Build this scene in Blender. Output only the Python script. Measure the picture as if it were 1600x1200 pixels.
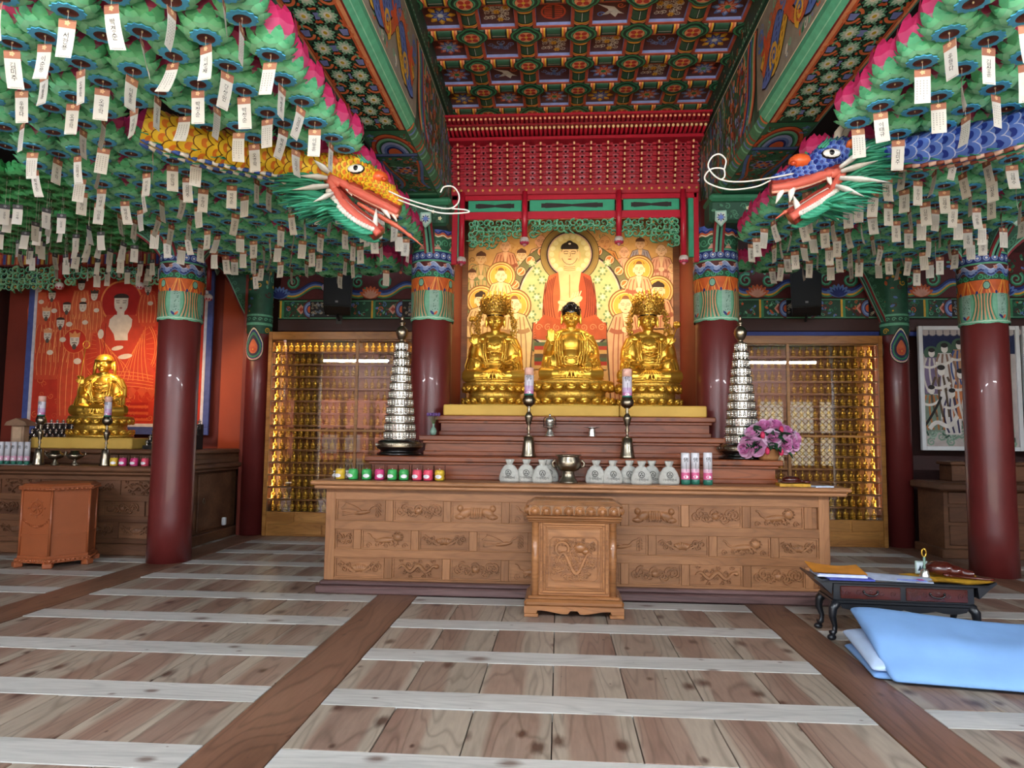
import bpy, math, random
from math import sin, cos, pi, radians, sqrt, atan2
from mathutils import Vector, Matrix
random.seed(7)
SC = bpy.context.scene
COL = SC.collection
for o in list(bpy.data.objects):
    bpy.data.objects.remove(o)

# ------------------------------------------------------------------ camera, sky, sun, exposure
CAM_H, FPX = 1.5, 1080.0
YAW, PITCH, ROLL = radians(3.9), radians(4.5), radians(0.6)
_F = Vector((-sin(YAW)*cos(PITCH), cos(YAW)*cos(PITCH), sin(PITCH)))
_R0 = Vector((cos(YAW), sin(YAW), 0)); _U0 = _R0.cross(_F)
_R = _R0*cos(ROLL) + _U0*sin(ROLL); _U = -_R0*sin(ROLL) + _U0*cos(ROLL)
def at(px, py, Y=None, Z=None):
    """the place on the plane y = Y (or z = Z) that the photograph shows at a pixel"""
    d = _F*FPX + _R*(px-800) - _U*(py-600)
    t = Y/d.y if Y is not None else (Z-CAM_H)/d.z
    return Vector((0, 0, CAM_H)) + d*t
cam_data = bpy.data.cameras.new('camera')
cam_data.sensor_fit = 'HORIZONTAL'; cam_data.sensor_width = 36; cam_data.lens = FPX/1600*36
cam_data.clip_start = .05; cam_data.clip_end = 200
cam = bpy.data.objects.new('camera', cam_data); COL.objects.link(cam)
cam.matrix_world = Matrix((( _R.x, _U.x, -_F.x, 0), (_R.y, _U.y, -_F.y, 0), (_R.z, _U.z, -_F.z, CAM_H), (0, 0, 0, 1)))
SC.camera = cam

SC.view_settings.view_transform = 'Standard'; SC.view_settings.look = 'None'
SC.view_settings.gamma = 1; SC.view_settings.use_curve_mapping = False
SC.view_settings.exposure = 0.85
SC.cycles.use_denoising = True
SC.cycles.max_bounces = 7; SC.cycles.diffuse_bounces = 4; SC.cycles.glossy_bounces = 3
SC.cycles.transmission_bounces = 4; SC.cycles.transparent_max_bounces = 12
SC.cycles.caustics_reflective = False; SC.cycles.caustics_refractive = False
SC.cycles.sample_clamp_indirect = 6
world = bpy.data.worlds.new('sky'); SC.world = world; world.use_nodes = True
bg = world.node_tree.nodes['Background']
bg.inputs[0].default_value = (.74, .87, 1.0, 1); bg.inputs[1].default_value = 1.9
def lamp(name, kind, loc, energy, color=(1, 1, 1), target=None, **kw):
    d = bpy.data.lights.new(name, kind); d.energy = energy; d.color = color
    for k, v in kw.items(): setattr(d, k, v)
    o = bpy.data.objects.new(name, d); COL.objects.link(o); o.location = loc
    if target is not None:
        o.rotation_euler = (Vector(target)-Vector(loc)).to_track_quat('-Z', 'Y').to_euler()
    return o
lamp('sun', 'SUN', (0, -10, 20), 22.0, (1, .95, .88), (0, -3.6, 0), angle=.01)
WARM = (1, .70, .38)
lamp('spot_main_left', 'SPOT', (-.75, 8.15, 3.9), 72, WARM, (-.45, 9.5, 2.9), spot_size=2.2, spot_blend=1, shadow_soft_size=.06)
lamp('spot_main_right', 'SPOT', (1.05, 8.15, 3.9), 72, WARM, (.75, 9.5, 2.9), spot_size=2.2, spot_blend=1, shadow_soft_size=.06)
lamp('spot_left_altar', 'SPOT', (-6.15, 9.0, 2.9), 75, (1, .58, .26), (-6.5, 10.3, 2.1), spot_size=1.9, spot_blend=1, shadow_soft_size=.05)
lamp('spot_left_altar_side', 'SPOT', (-5.25, 9.35, 3.1), 22, (1, .62, .3), (-4.75, 10.3, 2.3), spot_size=1.6, spot_blend=1, shadow_soft_size=.05)

# ------------------------------------------------------------------ colour and mesh helpers
def lin(c): return c/12.92 if c <= .04045 else ((c+.055)/1.055)**2.4
_hc = {}
def hx(h):
    if not isinstance(h, str): return tuple(h)
    if h not in _hc:
        s = h.lstrip('#'); s = s if len(s) == 6 else ''.join(ch*2 for ch in s); _hc[h] = tuple(lin(int(s[i:i+2], 16)/255) for i in (0, 2, 4))
    return _hc[h]

class G:
    """collects polygons; build() links them as one mesh object"""
    def __init__(s): s.v = []; s.f = []; s.c = []; s.m = []; s.sm = []; s.mi = 0
    def add(s, vs, fs, col='#cccccc', sm=False, M=None):
        b = len(s.v)
        if M is not None: vs = [M @ Vector(p) for p in vs]
        s.v += [tuple(p) for p in vs]
        c = hx(col)
        for f in fs:
            s.f.append([b+i for i in f]); s.c.append(c); s.m.append(s.mi); s.sm.append(sm)
    def merge(s, g, M=None):
        b = len(s.v)
        s.v += [tuple(M @ Vector(p)) for p in g.v] if M is not None else g.v
        s.f += [[b+i for i in f] for f in g.f]; s.c += g.c; s.m += g.m; s.sm += g.sm
    def box(s, x0, x1, y0, y1, z0, z1, col='#cccccc', bev=0, M=None):
        if not bev:
            vs = [(x, y, z) for x in (x0, x1) for y in (y0, y1) for z in (z0, z1)]
            s.add(vs, [(0,1,3,2), (4,6,7,5), (0,4,5,1), (2,3,7,6), (0,2,6,4), (1,5,7,3)], col, M=M); return
        b = bev; X = (x0, x1); Y = (y0, y1); Z = (z0, z1); S = (1, -1); vs = []; ix = {}
        for i in (0, 1):
            for j in (0, 1):
                for k in (0, 1):
                    for a in range(3):
                        p = [X[i]+S[i]*b, Y[j]+S[j]*b, Z[k]+S[k]*b]; p[a] = (X[i], Y[j], Z[k])[a]
                        ix[i, j, k, a] = len(vs); vs.append(p)
        fs = []
        for i in (0, 1):
            fs.append([ix[i, j, k, 0] for j, k in ((0,0), (1,0), (1,1), (0,1))])
            fs.append([ix[j, i, k, 1] for j, k in ((0,0), (1,0), (1,1), (0,1))])
            fs.append([ix[j, k, i, 2] for j, k in ((0,0), (1,0), (1,1), (0,1))])
            for j in (0, 1):
                fs.append([ix[0,i,j,1], ix[1,i,j,1], ix[1,i,j,2], ix[0,i,j,2]])
                fs.append([ix[i,0,j,0], ix[i,1,j,0], ix[i,1,j,2], ix[i,0,j,2]])
                fs.append([ix[i,j,0,0], ix[i,j,1,0], ix[i,j,1,1], ix[i,j,0,1]])
                for k in (0, 1): fs.append([ix[i,j,k,0], ix[i,j,k,1], ix[i,j,k,2]])
        s.add(vs, fs, col, M=M)
    def lathe(s, prof, n=20, cx=0, cy=0, col='#cccccc', sm=True, M=None, cap=True, wob=None):
        b = []; 
        for r, z in prof:
            for i in range(n):
                a = 2*pi*i/n; rr = r*(wob(a, z) if wob else 1)
                b.append((cx+rr*cos(a), cy+rr*sin(a), z))
        fs = []
        for k in range(len(prof)-1):
            for i in range(n):
                j = (i+1) % n; fs.append((k*n+i, k*n+j, (k+1)*n+j, (k+1)*n+i))
        if cap: fs.append(list(range(n))[::-1]); fs.append([(len(prof)-1)*n+i for i in range(n)])
        s.add(b, fs, col, sm, M)
    def tube(s, pts, rad, n=8, col='#cccccc', sm=True, cap=True, flat=1.0, M=None):
        pts = [Vector(p) for p in pts]; N = len(pts)
        if not hasattr(rad, '__len__'): rad = [rad]*N
        t0 = (pts[1]-pts[0]).normalized()
        u = t0.orthogonal().normalized() if abs(t0.z) > .95 else t0.cross(Vector((0, 0, 1))).normalized()
        vs = []
        for i in range(N):
            t = (pts[min(i+1, N-1)]-pts[max(i-1, 0)])
            if t.length < 1e-9: t = t0
            t.normalize(); u = (u - t*u.dot(t)).normalized(); w = t.cross(u)
            for k in range(n):
                a = 2*pi*k/n; vs.append(pts[i] + u*cos(a)*rad[i] + w*sin(a)*rad[i]*flat)
        fs = [(i*n+k, i*n+(k+1) % n, (i+1)*n+(k+1) % n, (i+1)*n+k) for i in range(N-1) for k in range(n)]
        if cap: fs += [list(range(n))[::-1], [(N-1)*n+k for k in range(n)]]
        s.add(vs, fs, col, sm, M)
    def ball(s, c, r, n=12, m=8, col='#cccccc', M=None):
        if not hasattr(r, '__len__'): r = (r, r, r)
        vs = [(c[0], c[1], c[2]-r[2])]; fs = []
        for j in range(1, m):
            p = -pi/2 + pi*j/m
            for i in range(n):
                a = 2*pi*i/n; vs.append((c[0]+r[0]*cos(p)*cos(a), c[1]+r[1]*cos(p)*sin(a), c[2]+r[2]*sin(p)))
        vs.append((c[0], c[1], c[2]+r[2])); T = len(vs)-1
        for i in range(n):
            k = (i+1) % n; fs.append((0, 1+k, 1+i)); fs.append((T, T-n+i, T-n+k))
            for j in range(m-2): fs.append((1+j*n+i, 1+j*n+k, 1+(j+1)*n+k, 1+(j+1)*n+i))
        s.add(vs, fs, col, True, M)
    def poly(s, pts, col, sm=False): s.add(pts, [list(range(len(pts)))], col, sm)
    def prism(s, pts, f, h0, h1, col='#cccccc'):
        """2-D outline pts carried by f(u, v, h) from depth h0 to h1"""
        n = len(pts); vs = [f(u, v, h0) for u, v in pts] + [f(u, v, h1) for u, v in pts]
        s.add(vs, [list(range(n)), list(range(n, 2*n))[::-1]] + [(i, (i+1) % n, n+(i+1) % n, n+i) for i in range(n)], col)
    def mesh(s, name, mats):
        me = bpy.data.meshes.new(name); me.from_pydata(s.v, [], s.f)
        for m in (mats if isinstance(mats, (list, tuple)) else [mats]): me.materials.append(m)
        me.polygons.foreach_set('use_smooth', s.sm)
        if any(s.m): me.polygons.foreach_set('material_index', s.m)
        ca = me.color_attributes.new('Col', 'FLOAT_COLOR', 'CORNER'); buf = []
        for f, c in zip(s.f, s.c): buf += [c[0], c[1], c[2], 1.0]*len(f)
        ca.data.foreach_set('color', buf); me.update()
        return me
    def build(s, name, mats, parent=None, loc=None, rz=0, label=None, stuff=False):
        o = bpy.data.objects.new(name, s.mesh(name, mats)); COL.objects.link(o)
        if parent is not None: o.parent = parent
        if loc is not None: o.location = loc
        if rz: o.rotation_euler.z = rz
        if label: o['label'] = label
        if stuff: o['kind'] = 'stuff'
        return o

def tag(o, label, cat, group=None, kind=None):
    o['label'] = label; o['category'] = cat
    if group: o['group'] = group
    if kind: o['kind'] = kind
    return o
def thing(name, label, cat, loc=(0, 0, 0), rz=0, group=None, kind=None):
    o = bpy.data.objects.new(name, None); COL.objects.link(o); o.location = loc; o.rotation_euler.z = rz
    o.empty_display_size = .05
    return tag(o, label, cat, group, kind)
_kids = {}
def kids(o): return [c for c in o.children]
def dup(root, loc=None, rz=None, label=None, group=None, parent=None, scale=None, tree=None):
    """copy a thing with its parts and sub-parts; tree is a cached list of (part, [sub-parts])"""
    r = root.copy(); COL.objects.link(r)
    if loc is not None: r.location = loc
    if rz is not None: r.rotation_euler.z = rz
    if scale is not None: r.scale = (scale,)*3
    if label: r['label'] = label
    if group: r['group'] = group
    if parent is not None: r.parent = parent
    for ch, gs in (tree if tree is not None else tree_of(root)):
        c = ch.copy(); COL.objects.link(c); c.parent = r
        for g in gs:
            d = g.copy(); COL.objects.link(d); d.parent = c
    return r
def tree_of(root): return [(c, list(c.children)) for c in root.children]
def share(o, name, parent, loc=(0, 0, 0), rz=0, mesh=None):
    c = bpy.data.objects.new(name, mesh or o.data); COL.objects.link(c); c.parent = parent; c.location = loc; c.rotation_euler.z = rz
    return c

def plane_map(o, U, V):
    o = Vector(o); U = Vector(U); V = Vector(V); N = U.cross(V).normalized()
    return lambda u, v, h=0: o + U*u + V*v + N*h
class Art:
    """flat painted shapes (layered by fractions of a millimetre) or low relief on a mapped surface"""
    def __init__(s, f, g=None, step=.0007): s._f = f; s.g = g or G(); s.step = step; s.n = 0
    def f(s, u, v, h=0): return s._f(u, v, h+s.j)
    j = 0
    def nxt(s): s.n += 1; s.j = (s.n % 12)*1.3e-5
    def poly(s, pts, col, L=1):
        s.nxt(); s.g.poly([s.f(u, v, L*s.step) for u, v in pts], col)
    def rect(s, u0, v0, u1, v1, col, L=1, n=1):
        for i in range(n):
            a = u0+(u1-u0)*i/n; b = u0+(u1-u0)*(i+1)/n
            s.poly([(a, v0), (b, v0), (b, v1), (a, v1)], col, L)
    def ell(s, x, y, rx, ry, col, L=1, n=14, rot=0, a0=0, a1=2*pi):
        c, k = cos(rot), sin(rot); full = abs(a1-a0-2*pi) < 1e-6
        p = []
        for i in range(n if full else n+1):
            a = a0+(a1-a0)*i/n; u = rx*cos(a); v = ry*sin(a); p.append((x+u*c-v*k, y+u*k+v*c))
        s.poly(p, col, L)
    def circ(s, x, y, r, col, L=1, n=14): s.ell(x, y, r, r, col, L, n)
    def ring(s, x, y, r0, r1, col, L=1, n=20, a0=0, a1=2*pi, sy=1):
        A = [a0+(a1-a0)*i/n for i in range(n+1)]
        for a, b in zip(A, A[1:]):
            s.poly([(x+r0*cos(a), y+sy*r0*sin(a)), (x+r1*cos(a), y+sy*r1*sin(a)), (x+r1*cos(b), y+sy*r1*sin(b)), (x+r0*cos(b), y+sy*r0*sin(b))], col, L)
    def _off(s, pts, w):
        A, B = [], []; N = len(pts)
        for i in range(N):
            a = pts[max(i-1, 0)]; b = pts[min(i+1, N-1)]
            dx, dy = b[0]-a[0], b[1]-a[1]; l = sqrt(dx*dx+dy*dy) or 1
            ww = (w[i] if hasattr(w, '__len__') else w)/2
            A.append((pts[i][0]-dy/l*ww, pts[i][1]+dx/l*ww)); B.append((pts[i][0]+dy/l*ww, pts[i][1]-dx/l*ww))
        return A, B
    def line(s, pts, w, col, L=1):
        s.nxt(); A, B = s._off(pts, w)
        vs = []
        for a, b in zip(A, B): vs += [s.f(a[0], a[1], L*s.step), s.f(b[0], b[1], L*s.step)]
        s.g.add(vs, [(2*i, 2*i+1, 2*i+3, 2*i+2) for i in range(len(pts)-1)], col)
    def ridge(s, pts, w, hgt, col='#cccccc', h0=0):
        s.nxt(); hgt = hgt*(1+.03*(s.n % 7)); A, B = s._off(pts, w); A2, B2 = s._off(pts, [x*.55 for x in w] if hasattr(w, '__len__') else w*.55); vs = []
        for a, a2, b2, b in zip(A, A2, B2, B):
            vs += [s.f(a[0], a[1], h0), s.f(a2[0], a2[1], h0+hgt), s.f(b2[0], b2[1], h0+hgt), s.f(b[0], b[1], h0)]
        N = len(pts); fs = [(4*i+k, 4*i+k+1, 4*i+5+k, 4*i+4+k) for i in range(N-1) for k in range(3)]
        fs += [(0, 1, 2, 3), (4*N-4, 4*N-3, 4*N-2, 4*N-1)]
        s.g.add(vs, fs, col, False)
    def dome(s, x, y, rx, ry, hgt, col='#cccccc', n=10, h0=0, rot=0):
        vs = []; c, k = cos(rot), sin(rot)
        for q, hh in ((1, 0), (.8, .6), (.4, .93)):
            for i in range(n):
                a = 2*pi*i/n; u = rx*q*cos(a); v = ry*q*sin(a); vs.append(s.f(x+u*c-v*k, y+u*k+v*c, h0+hgt*hh))
        vs.append(s.f(x, y, h0+hgt)); fs = []
        for i in range(n):
            j = (i+1) % n
            fs += [(i, j, n+j, n+i), (n+i, n+j, 2*n+j, 2*n+i), (2*n+i, 2*n+j, 3*n)]
        s.g.add(vs, fs, col, True)
    def petal(s, x, y, ang, ln, wd, col, L=1):
        c, k = cos(ang), sin(ang)
        P = [(0, -.15), (.35, -.45), (.7, -.42), (.92, -.2), (1, 0), (.92, .2), (.7, .42), (.35, .45), (0, .15)]
        s.poly([(x+ln*a*c-wd*b*k, y+ln*a*k+wd*b*c) for a, b in P], col, L)
    def flower(s, x, y, r, n, cols, L=1, wd=None, rot=0):
        """rings of petals from outside in; cols = [(outer colour, inner colour or None), ...] then a centre colour"""
        for q, col in enumerate(cols[:-1]):
            rr = r*(1-q*.32); oc, ic = col
            for i in range(n):
                a = rot+2*pi*(i+.5*q)/n
                s.petal(x, y, a, rr, wd or rr*2.6/n*1.5, oc, L+2*q)
                if ic: s.petal(x, y, a, rr*.8, (wd or rr*2.6/n*1.5)*.6, ic, L+2*q+1)
        s.circ(x, y, r*.2, cols[-1], L+2*len(cols), 10)
    def spiral(s, x, y, r, turns, w, col, L=1, d=1, a0=0, relief=0, n=14):
        p = [(x+r*(1-.85*i/n)*cos(a0+d*2*pi*turns*i/n), y+r*(1-.85*i/n)*sin(a0+d*2*pi*turns*i/n)) for i in range(n+1)]
        ww = [w*(1-.5*i/n) for i in range(n+1)]
        if relief: s.ridge(p, ww, relief, col)
        else: s.line(p, ww, col, L)
def arc_pts(x, y, r, a0, a1, n=10, sy=1): return [(x+r*cos(a0+(a1-a0)*i/n), y+sy*r*sin(a0+(a1-a0)*i/n)) for i in range(n+1)]
def bez(*P, n=10):
    out = []
    for i in range(n+1):
        t = i/n; Q = [tuple(p) for p in P]
        while len(Q) > 1: Q = [tuple(a+(b-a)*t for a, b in zip(p, q)) for p, q in zip(Q, Q[1:])]
        out.append(Q[0])
    return out
_tx = {}
def text2d(txt, res=1):
    """outlines of a word as (vertices, faces) in a unit-height plane, from Blender's own font"""
    if txt not in _tx:
        c = bpy.data.curves.new('word', 'FONT'); c.body = txt; c.resolution_u = res; c.align_x = 'CENTER'; c.align_y = 'CENTER'; c.space_line = .95
        o = bpy.data.objects.new('word', c); COL.objects.link(o)
        me = bpy.data.meshes.new_from_object(o.evaluated_get(bpy.context.evaluated_depsgraph_get()))
        _tx[txt] = ([tuple(v.co)[:2] for v in me.vertices], [list(p.vertices) for p in me.polygons])
        bpy.data.objects.remove(o); bpy.data.curves.remove(c); bpy.data.meshes.remove(me)
    return _tx[txt]
def write(g, f, txt, size, col='#111111', h=.001, x=0, y=0, bold=0):
    vs, fs = text2d(txt)
    g.add([f(x+u*size, y+v*size, h) for u, v in vs], fs, col)
# ------------------------------------------------------------------ materials
def new_mat(name):
    m = bpy.data.materials.new(name); m.use_nodes = True
    nt = m.node_tree; return m, nt, nt.nodes['Principled BSDF']
def N(nt, t, **kw):
    n = nt.nodes.new(t)
    for k, v in kw.items(): setattr(n, k, v)
    return n
def setin(n, **kw):
    for k, v in kw.items(): n.inputs[k.replace('_', ' ')].default_value = v
def ramp(nt, src, stops):
    r = N(nt, 'ShaderNodeValToRGB'); e = r.color_ramp.elements
    while len(e) < len(stops): e.new(.5)
    for x, (p, c) in zip(e, stops): x.position = p; x.color = (*hx(c), 1) if isinstance(c, str) else (c, c, c, 1)
    nt.links.new(src, r.inputs[0]); return r
def mixc(nt, a, b, fac, mode='MIX'):
    m = N(nt, 'ShaderNodeMix', data_type='RGBA', blend_type=mode)
    for sock, v in ((m.inputs[0], fac), (m.inputs[6], a), (m.inputs[7], b)):
        if hasattr(v, 'links'): nt.links.new(v, sock)
        else: sock.default_value = v if not isinstance(v, str) else (*hx(v), 1)
    return m.outputs[2]
def plain(name, col, rough=.5, metal=0, noise=.08, nscale=8, coat=0, spec=.5, bump=0, translucent=0):
    m, nt, b = new_mat(name)
    tc = N(nt, 'ShaderNodeTexCoord'); nz = N(nt, 'ShaderNodeTexNoise'); setin(nz, Scale=nscale, Detail=4.0)
    nt.links.new(tc.outputs['Object'], nz.inputs[0])
    r = ramp(nt, nz.outputs[0], [(.3, 1-noise*2), (.7, 1.0)])
    c = mixc(nt, col, r.outputs[0], 1.0, 'MULTIPLY'); nt.links.new(c, b.inputs['Base Color'])
    setin(b, Roughness=rough, Metallic=metal); b.inputs['Specular IOR Level'].default_value = spec
    b.inputs['Coat Weight'].default_value = coat
    if bump:
        bp = N(nt, 'ShaderNodeBump'); setin(bp, Strength=bump, Distance=.01); nt.links.new(nz.outputs[0], bp.inputs['Height']); nt.links.new(bp.outputs[0], b.inputs['Normal'])
    if translucent: add_translucent(nt, b, c, translucent)
    return m
def add_translucent(nt, b, csock, w):
    t = N(nt, 'ShaderNodeBsdfTranslucent'); mx = N(nt, 'ShaderNodeMixShader'); mx.inputs[0].default_value = w
    nt.links.new(csock, t.inputs[0]); nt.links.new(b.outputs[0], mx.inputs[1]); nt.links.new(t.outputs[0], mx.inputs[2])
    nt.links.new(mx.outputs[0], nt.nodes['Material Output'].inputs[0])
def painted(name, rough=.55, noise=.12, nscale=14, translucent=0, metal=0, spec=.4):
    """colour comes from the pieces' own paint (attribute Col), slightly uneven"""
    m, nt, b = new_mat(name)
    at_ = N(nt, 'ShaderNodeAttribute'); at_.attribute_name = 'Col'
    tc = N(nt, 'ShaderNodeTexCoord'); nz = N(nt, 'ShaderNodeTexNoise'); setin(nz, Scale=nscale, Detail=3.0)
    nt.links.new(tc.outputs['Object'], nz.inputs[0])
    r = ramp(nt, nz.outputs[0], [(.3, 1-noise*2), (.7, 1.0)])
    c = mixc(nt, at_.outputs['Color'], r.outputs[0], 1.0, 'MULTIPLY'); nt.links.new(c, b.inputs['Base Color'])
    setin(b, Roughness=rough, Metallic=metal); b.inputs['Specular IOR Level'].default_value = spec
    if translucent: add_translucent(nt, b, c, translucent)
    return m
def wood(name, dark, light, along='Y', across='X', scale=1.0, knots=0.0, rough=.5, var=.25, sap=None, width=.43, coat=0, lines=.5, knotcol='#3a1c12', spec=.4, bump=.15):
    """grain lines run along one axis; every object gets its own cut of the wood"""
    m, nt, b = new_mat(name); lk = nt.links.new
    tc = N(nt, 'ShaderNodeTexCoord'); sp = N(nt, 'ShaderNodeSeparateXYZ'); lk(tc.outputs['Object'], sp.inputs[0])
    oi = N(nt, 'ShaderNodeObjectInfo')
    def ma(op, a, c_=None, c2=None):
        n = N(nt, 'ShaderNodeMath', operation=op)
        for i, v in enumerate((a, c_, c2)):
            if v is None: continue
            if hasattr(v, 'links'): lk(v, n.inputs[i])
            else: n.inputs[i].default_value = v
        return n.outputs[0]
    A = sp.outputs[across]; B = sp.outputs[along]; third = [k for k in 'XYZ' if k not in (along, across)][0]
    rnd = oi.outputs['Random']
    cb = N(nt, 'ShaderNodeCombineXYZ'); lk(ma('ADD', A, ma('MULTIPLY', rnd, 41.0)), cb.inputs[0])
    lk(ma('ADD', ma('MULTIPLY', B, .13), ma('MULTIPLY', rnd, 17.0)), cb.inputs[1]); lk(ma('MULTIPLY', sp.outputs[third], .6), cb.inputs[2])
    n1 = N(nt, 'ShaderNodeTexNoise'); setin(n1, Scale=3.2*scale, Detail=2.0, Distortion=.3); lk(cb.outputs[0], n1.inputs[0])
    # growth rings: noise contour lines stretched along the grain
    ring = ma('FRACT', ma('MULTIPLY', n1.outputs[0], 13.0))
    tri = ma('ABSOLUTE', ma('SUBTRACT', ring, .5))
    ringr = ramp(nt, tri, [(.30, 1.0), (.5, 1-lines)])
    n2 = N(nt, 'ShaderNodeTexNoise'); setin(n2, Scale=42.0*scale, Detail=3.0); lk(cb.outputs[0], n2.inputs[0])
    base = ramp(nt, n1.outputs[0], [(.32, dark), (.66, light)]).outputs[0]
    if sap:
        off = ma('SUBTRACT', ma('MULTIPLY', rnd, .7), .35)
        d = ma('ABSOLUTE', ma('SUBTRACT', ma('DIVIDE', A, width), off))
        d = ma('ADD', d, ma('MULTIPLY', ma('SUBTRACT', n1.outputs[0], .5), .35))
        sr = ramp(nt, d, [(.26, 0.0), (.34, 1.0)])
        base = mixc(nt, base, sap, sr.outputs[0])
    c = mixc(nt, base, ringr.outputs[0], .55, 'MULTIPLY')
    fine = ramp(nt, n2.outputs[0], [(.35, .80), (.65, 1.0)]); c = mixc(nt, c, fine.outputs[0], .7, 'MULTIPLY')
    vr = ramp(nt, ma('FRACT', ma('MULTIPLY', rnd, 7.31)), [(0, 1-var), (1, 1.0)]); c = mixc(nt, c, vr.outputs[0], 1.0, 'MULTIPLY')
    if knots:
        ck = N(nt, 'ShaderNodeCombineXYZ'); lk(ma('ADD', ma('MULTIPLY', A, 1.6), ma('MULTIPLY', rnd, 23.0)), ck.inputs[0]); lk(ma('ADD', B, ma('MULTIPLY', rnd, 57.0)), ck.inputs[1])
        vo = N(nt, 'ShaderNodeTexVoronoi'); setin(vo, Scale=1.9*scale); vo.voronoi_dimensions = '2D'; lk(ck.outputs[0], vo.inputs['Vector'])
        sz = N(nt, 'ShaderNodeSeparateXYZ'); lk(vo.outputs['Color'], sz.inputs[0])
        dd = ma('DIVIDE', vo.outputs['Distance'], ma('ADD', ma('MULTIPLY', ma('POWER', sz.outputs[0], 1.5), .26), .02))
        dd = ma('ADD', dd, ma('MULTIPLY', n2.outputs[0], .5))
        kr = ramp(nt, dd, [(.45, knots), (1.05, 0.0)]); c = mixc(nt, c, knotcol, kr.outputs[0])
    lk(c, b.inputs['Base Color']); setin(b, Roughness=rough); b.inputs['Specular IOR Level'].default_value = spec
    b.inputs['Coat Weight'].default_value = coat
    if bump:
        bp = N(nt, 'ShaderNodeBump'); setin(bp, Strength=bump, Distance=.004); lk(n2.outputs[0], bp.inputs['Height']); lk(bp.outputs[0], b.inputs['Normal'])
    return m

M = {}
M['paint'] = painted('dancheong_paint')
M['gloss'] = painted('glossy_paint', rough=.3, noise=.06)
M['canvas'] = painted('painted_canvas', rough=.75, noise=.10, nscale=9)
M['paper'] = painted('lantern_paper', rough=.7, noise=.07, nscale=20, translucent=.3)
M['ink'] = painted('ink', rough=.8, noise=.0)
M['card'] = plain('white_card', '#e9e6e0', .7, noise=.03, translucent=.2)
M['plank'] = wood('pine_plank', '#86685a', '#a08878', 'Y', 'X', knots=.85, rough=.42, var=.2, sap='#a69686', lines=.6, spec=.35, knotcol='#3c2018')
M['cross'] = wood('pale_cross_plank', '#b2aea8', '#c6c2bc', 'X', 'Y', knots=.8, rough=.42, var=.1, lines=.3, knotcol='#54382c', spec=.35)
M['beamfloor'] = wood('dark_floor_beam', '#694838', '#8a6450', 'Y', 'X', knots=.6, rough=.4, var=.15, lines=.6, spec=.35)
M['altar'] = wood('altar_wood', '#8f5f3c', '#ad7850', 'X', 'Z', scale=1.3, rough=.42, var=.16, lines=.35, spec=.35)
M['altarv'] = wood('altar_wood_upright', '#8f5f3c', '#ad7850', 'Z', 'X', scale=1.3, rough=.42, var=.16, lines=.35, spec=.35)
M['tier'] = wood('dark_tier_wood', '#713217', '#9a522b', 'X', 'Z', scale=1.2, knots=.5, rough=.34, var=.15, lines=.5)
M['altar2'] = wood('side_altar_wood', '#5b3a28', '#7d543a', 'X', 'Z', scale=1.2, rough=.45, var=.12, lines=.4)
M['box'] = wood('varnished_box_wood', '#8f5c36', '#b57a4c', 'X', 'Z', scale=1.2, rough=.25, var=.1, lines=.4, coat=.4)
M['plinth'] = wood('plinth_wood_sky_tint', '#5c4240', '#7a5c58', 'X', 'Z', rough=.4, var=.1)  # lighter grey-purple tone: sky reflection put into the base colour
M['ring'] = painted('collar_paper', rough=.6, noise=.05)
M['hexbox'] = plain('orange_brown_lacquer', '#9c5430', .38, noise=.06)
M['cab'] = wood('cabinet_wood', '#9c6428', '#c08440', 'X', 'Z', scale=1.5, rough=.4, var=.1, lines=.4)
M['column'] = plain('oxblood_column', '#6a2624', .38, noise=.10, nscale=3, coat=.15, bump=.05)
M['red'] = plain('crimson_lacquer', '#b01f33', .42, noise=.06)
M['redwall'] = plain('red_brown_wall', '#7c2c1c', .6, noise=.1, nscale=2)
M['orangewall'] = plain('orange_red_wall', '#a8431f', .6, noise=.08, nscale=2)
M['darkwall'] = plain('dark_brown_board', '#3b1a16', .6, noise=.12)
M['black'] = plain('dark_roof_boards', '#15100f', .8, noise=.2)
M['teal'] = plain('teal_paint', '#3f9b78', .5, noise=.08)
M['green'] = plain('dark_green_paint', '#23503c', .55, noise=.15)
M['gold'] = plain('polished_gold', '#e6b548', .33, .85, noise=.08, nscale=6)
M['goldskin'] = plain('satin_gold', '#d3a23f', .38, .9, noise=.06, nscale=6)
M['goldfine'] = plain('chased_gold', '#e8b850', .36, .8, noise=.25, nscale=60, bump=.6)
M['yellowpad'] = plain('yellow_cloth_plinth', '#d3a94e', .7, noise=.04)
M['silver'] = plain('silver', '#dcd7ce', .26, .9, noise=.08)
M['brass'] = plain('aged_brass', '#9b8f7c', .28, 1.0, noise=.15, nscale=12)
M['blackgloss'] = plain('black_lacquer', '#0d0b0b', .2, noise=.05, coat=.5)
M['blackmat'] = plain('black_plastic', '#141517', .5, noise=.05)
M['blackwood'] = plain('black_table_lacquer', '#191a1f', .35, noise=.1, coat=.2)
M['quilt'] = plain('pale_blue_cotton', '#7fa9de', .85, noise=.05, nscale=5, bump=.15)
M['quiltpale'] = plain('white_blue_cotton', '#b9cdea', .85, noise=.05, nscale=9, bump=.2)
M['sack'] = plain('white_sackcloth', '#bdbbb3', .9, noise=.1, nscale=40, bump=.3)
M['white'] = plain('white_plastic', '#dcdcdc', .5, noise=.03)
M['wire'] = plain('white_wire', '#e4e2dc', .5, noise=.02)
M['moktak'] = plain('dark_red_varnish', '#4d1a12', .22, noise=.2, nscale=5, coat=.5)
M['goldcloth'] = plain('gold_brocade', '#d8a227', .6, noise=.25, nscale=25, bump=.4)
M['stone'] = plain('courtyard_sand', '#b9ab94', .9, noise=.15, nscale=2)
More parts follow.
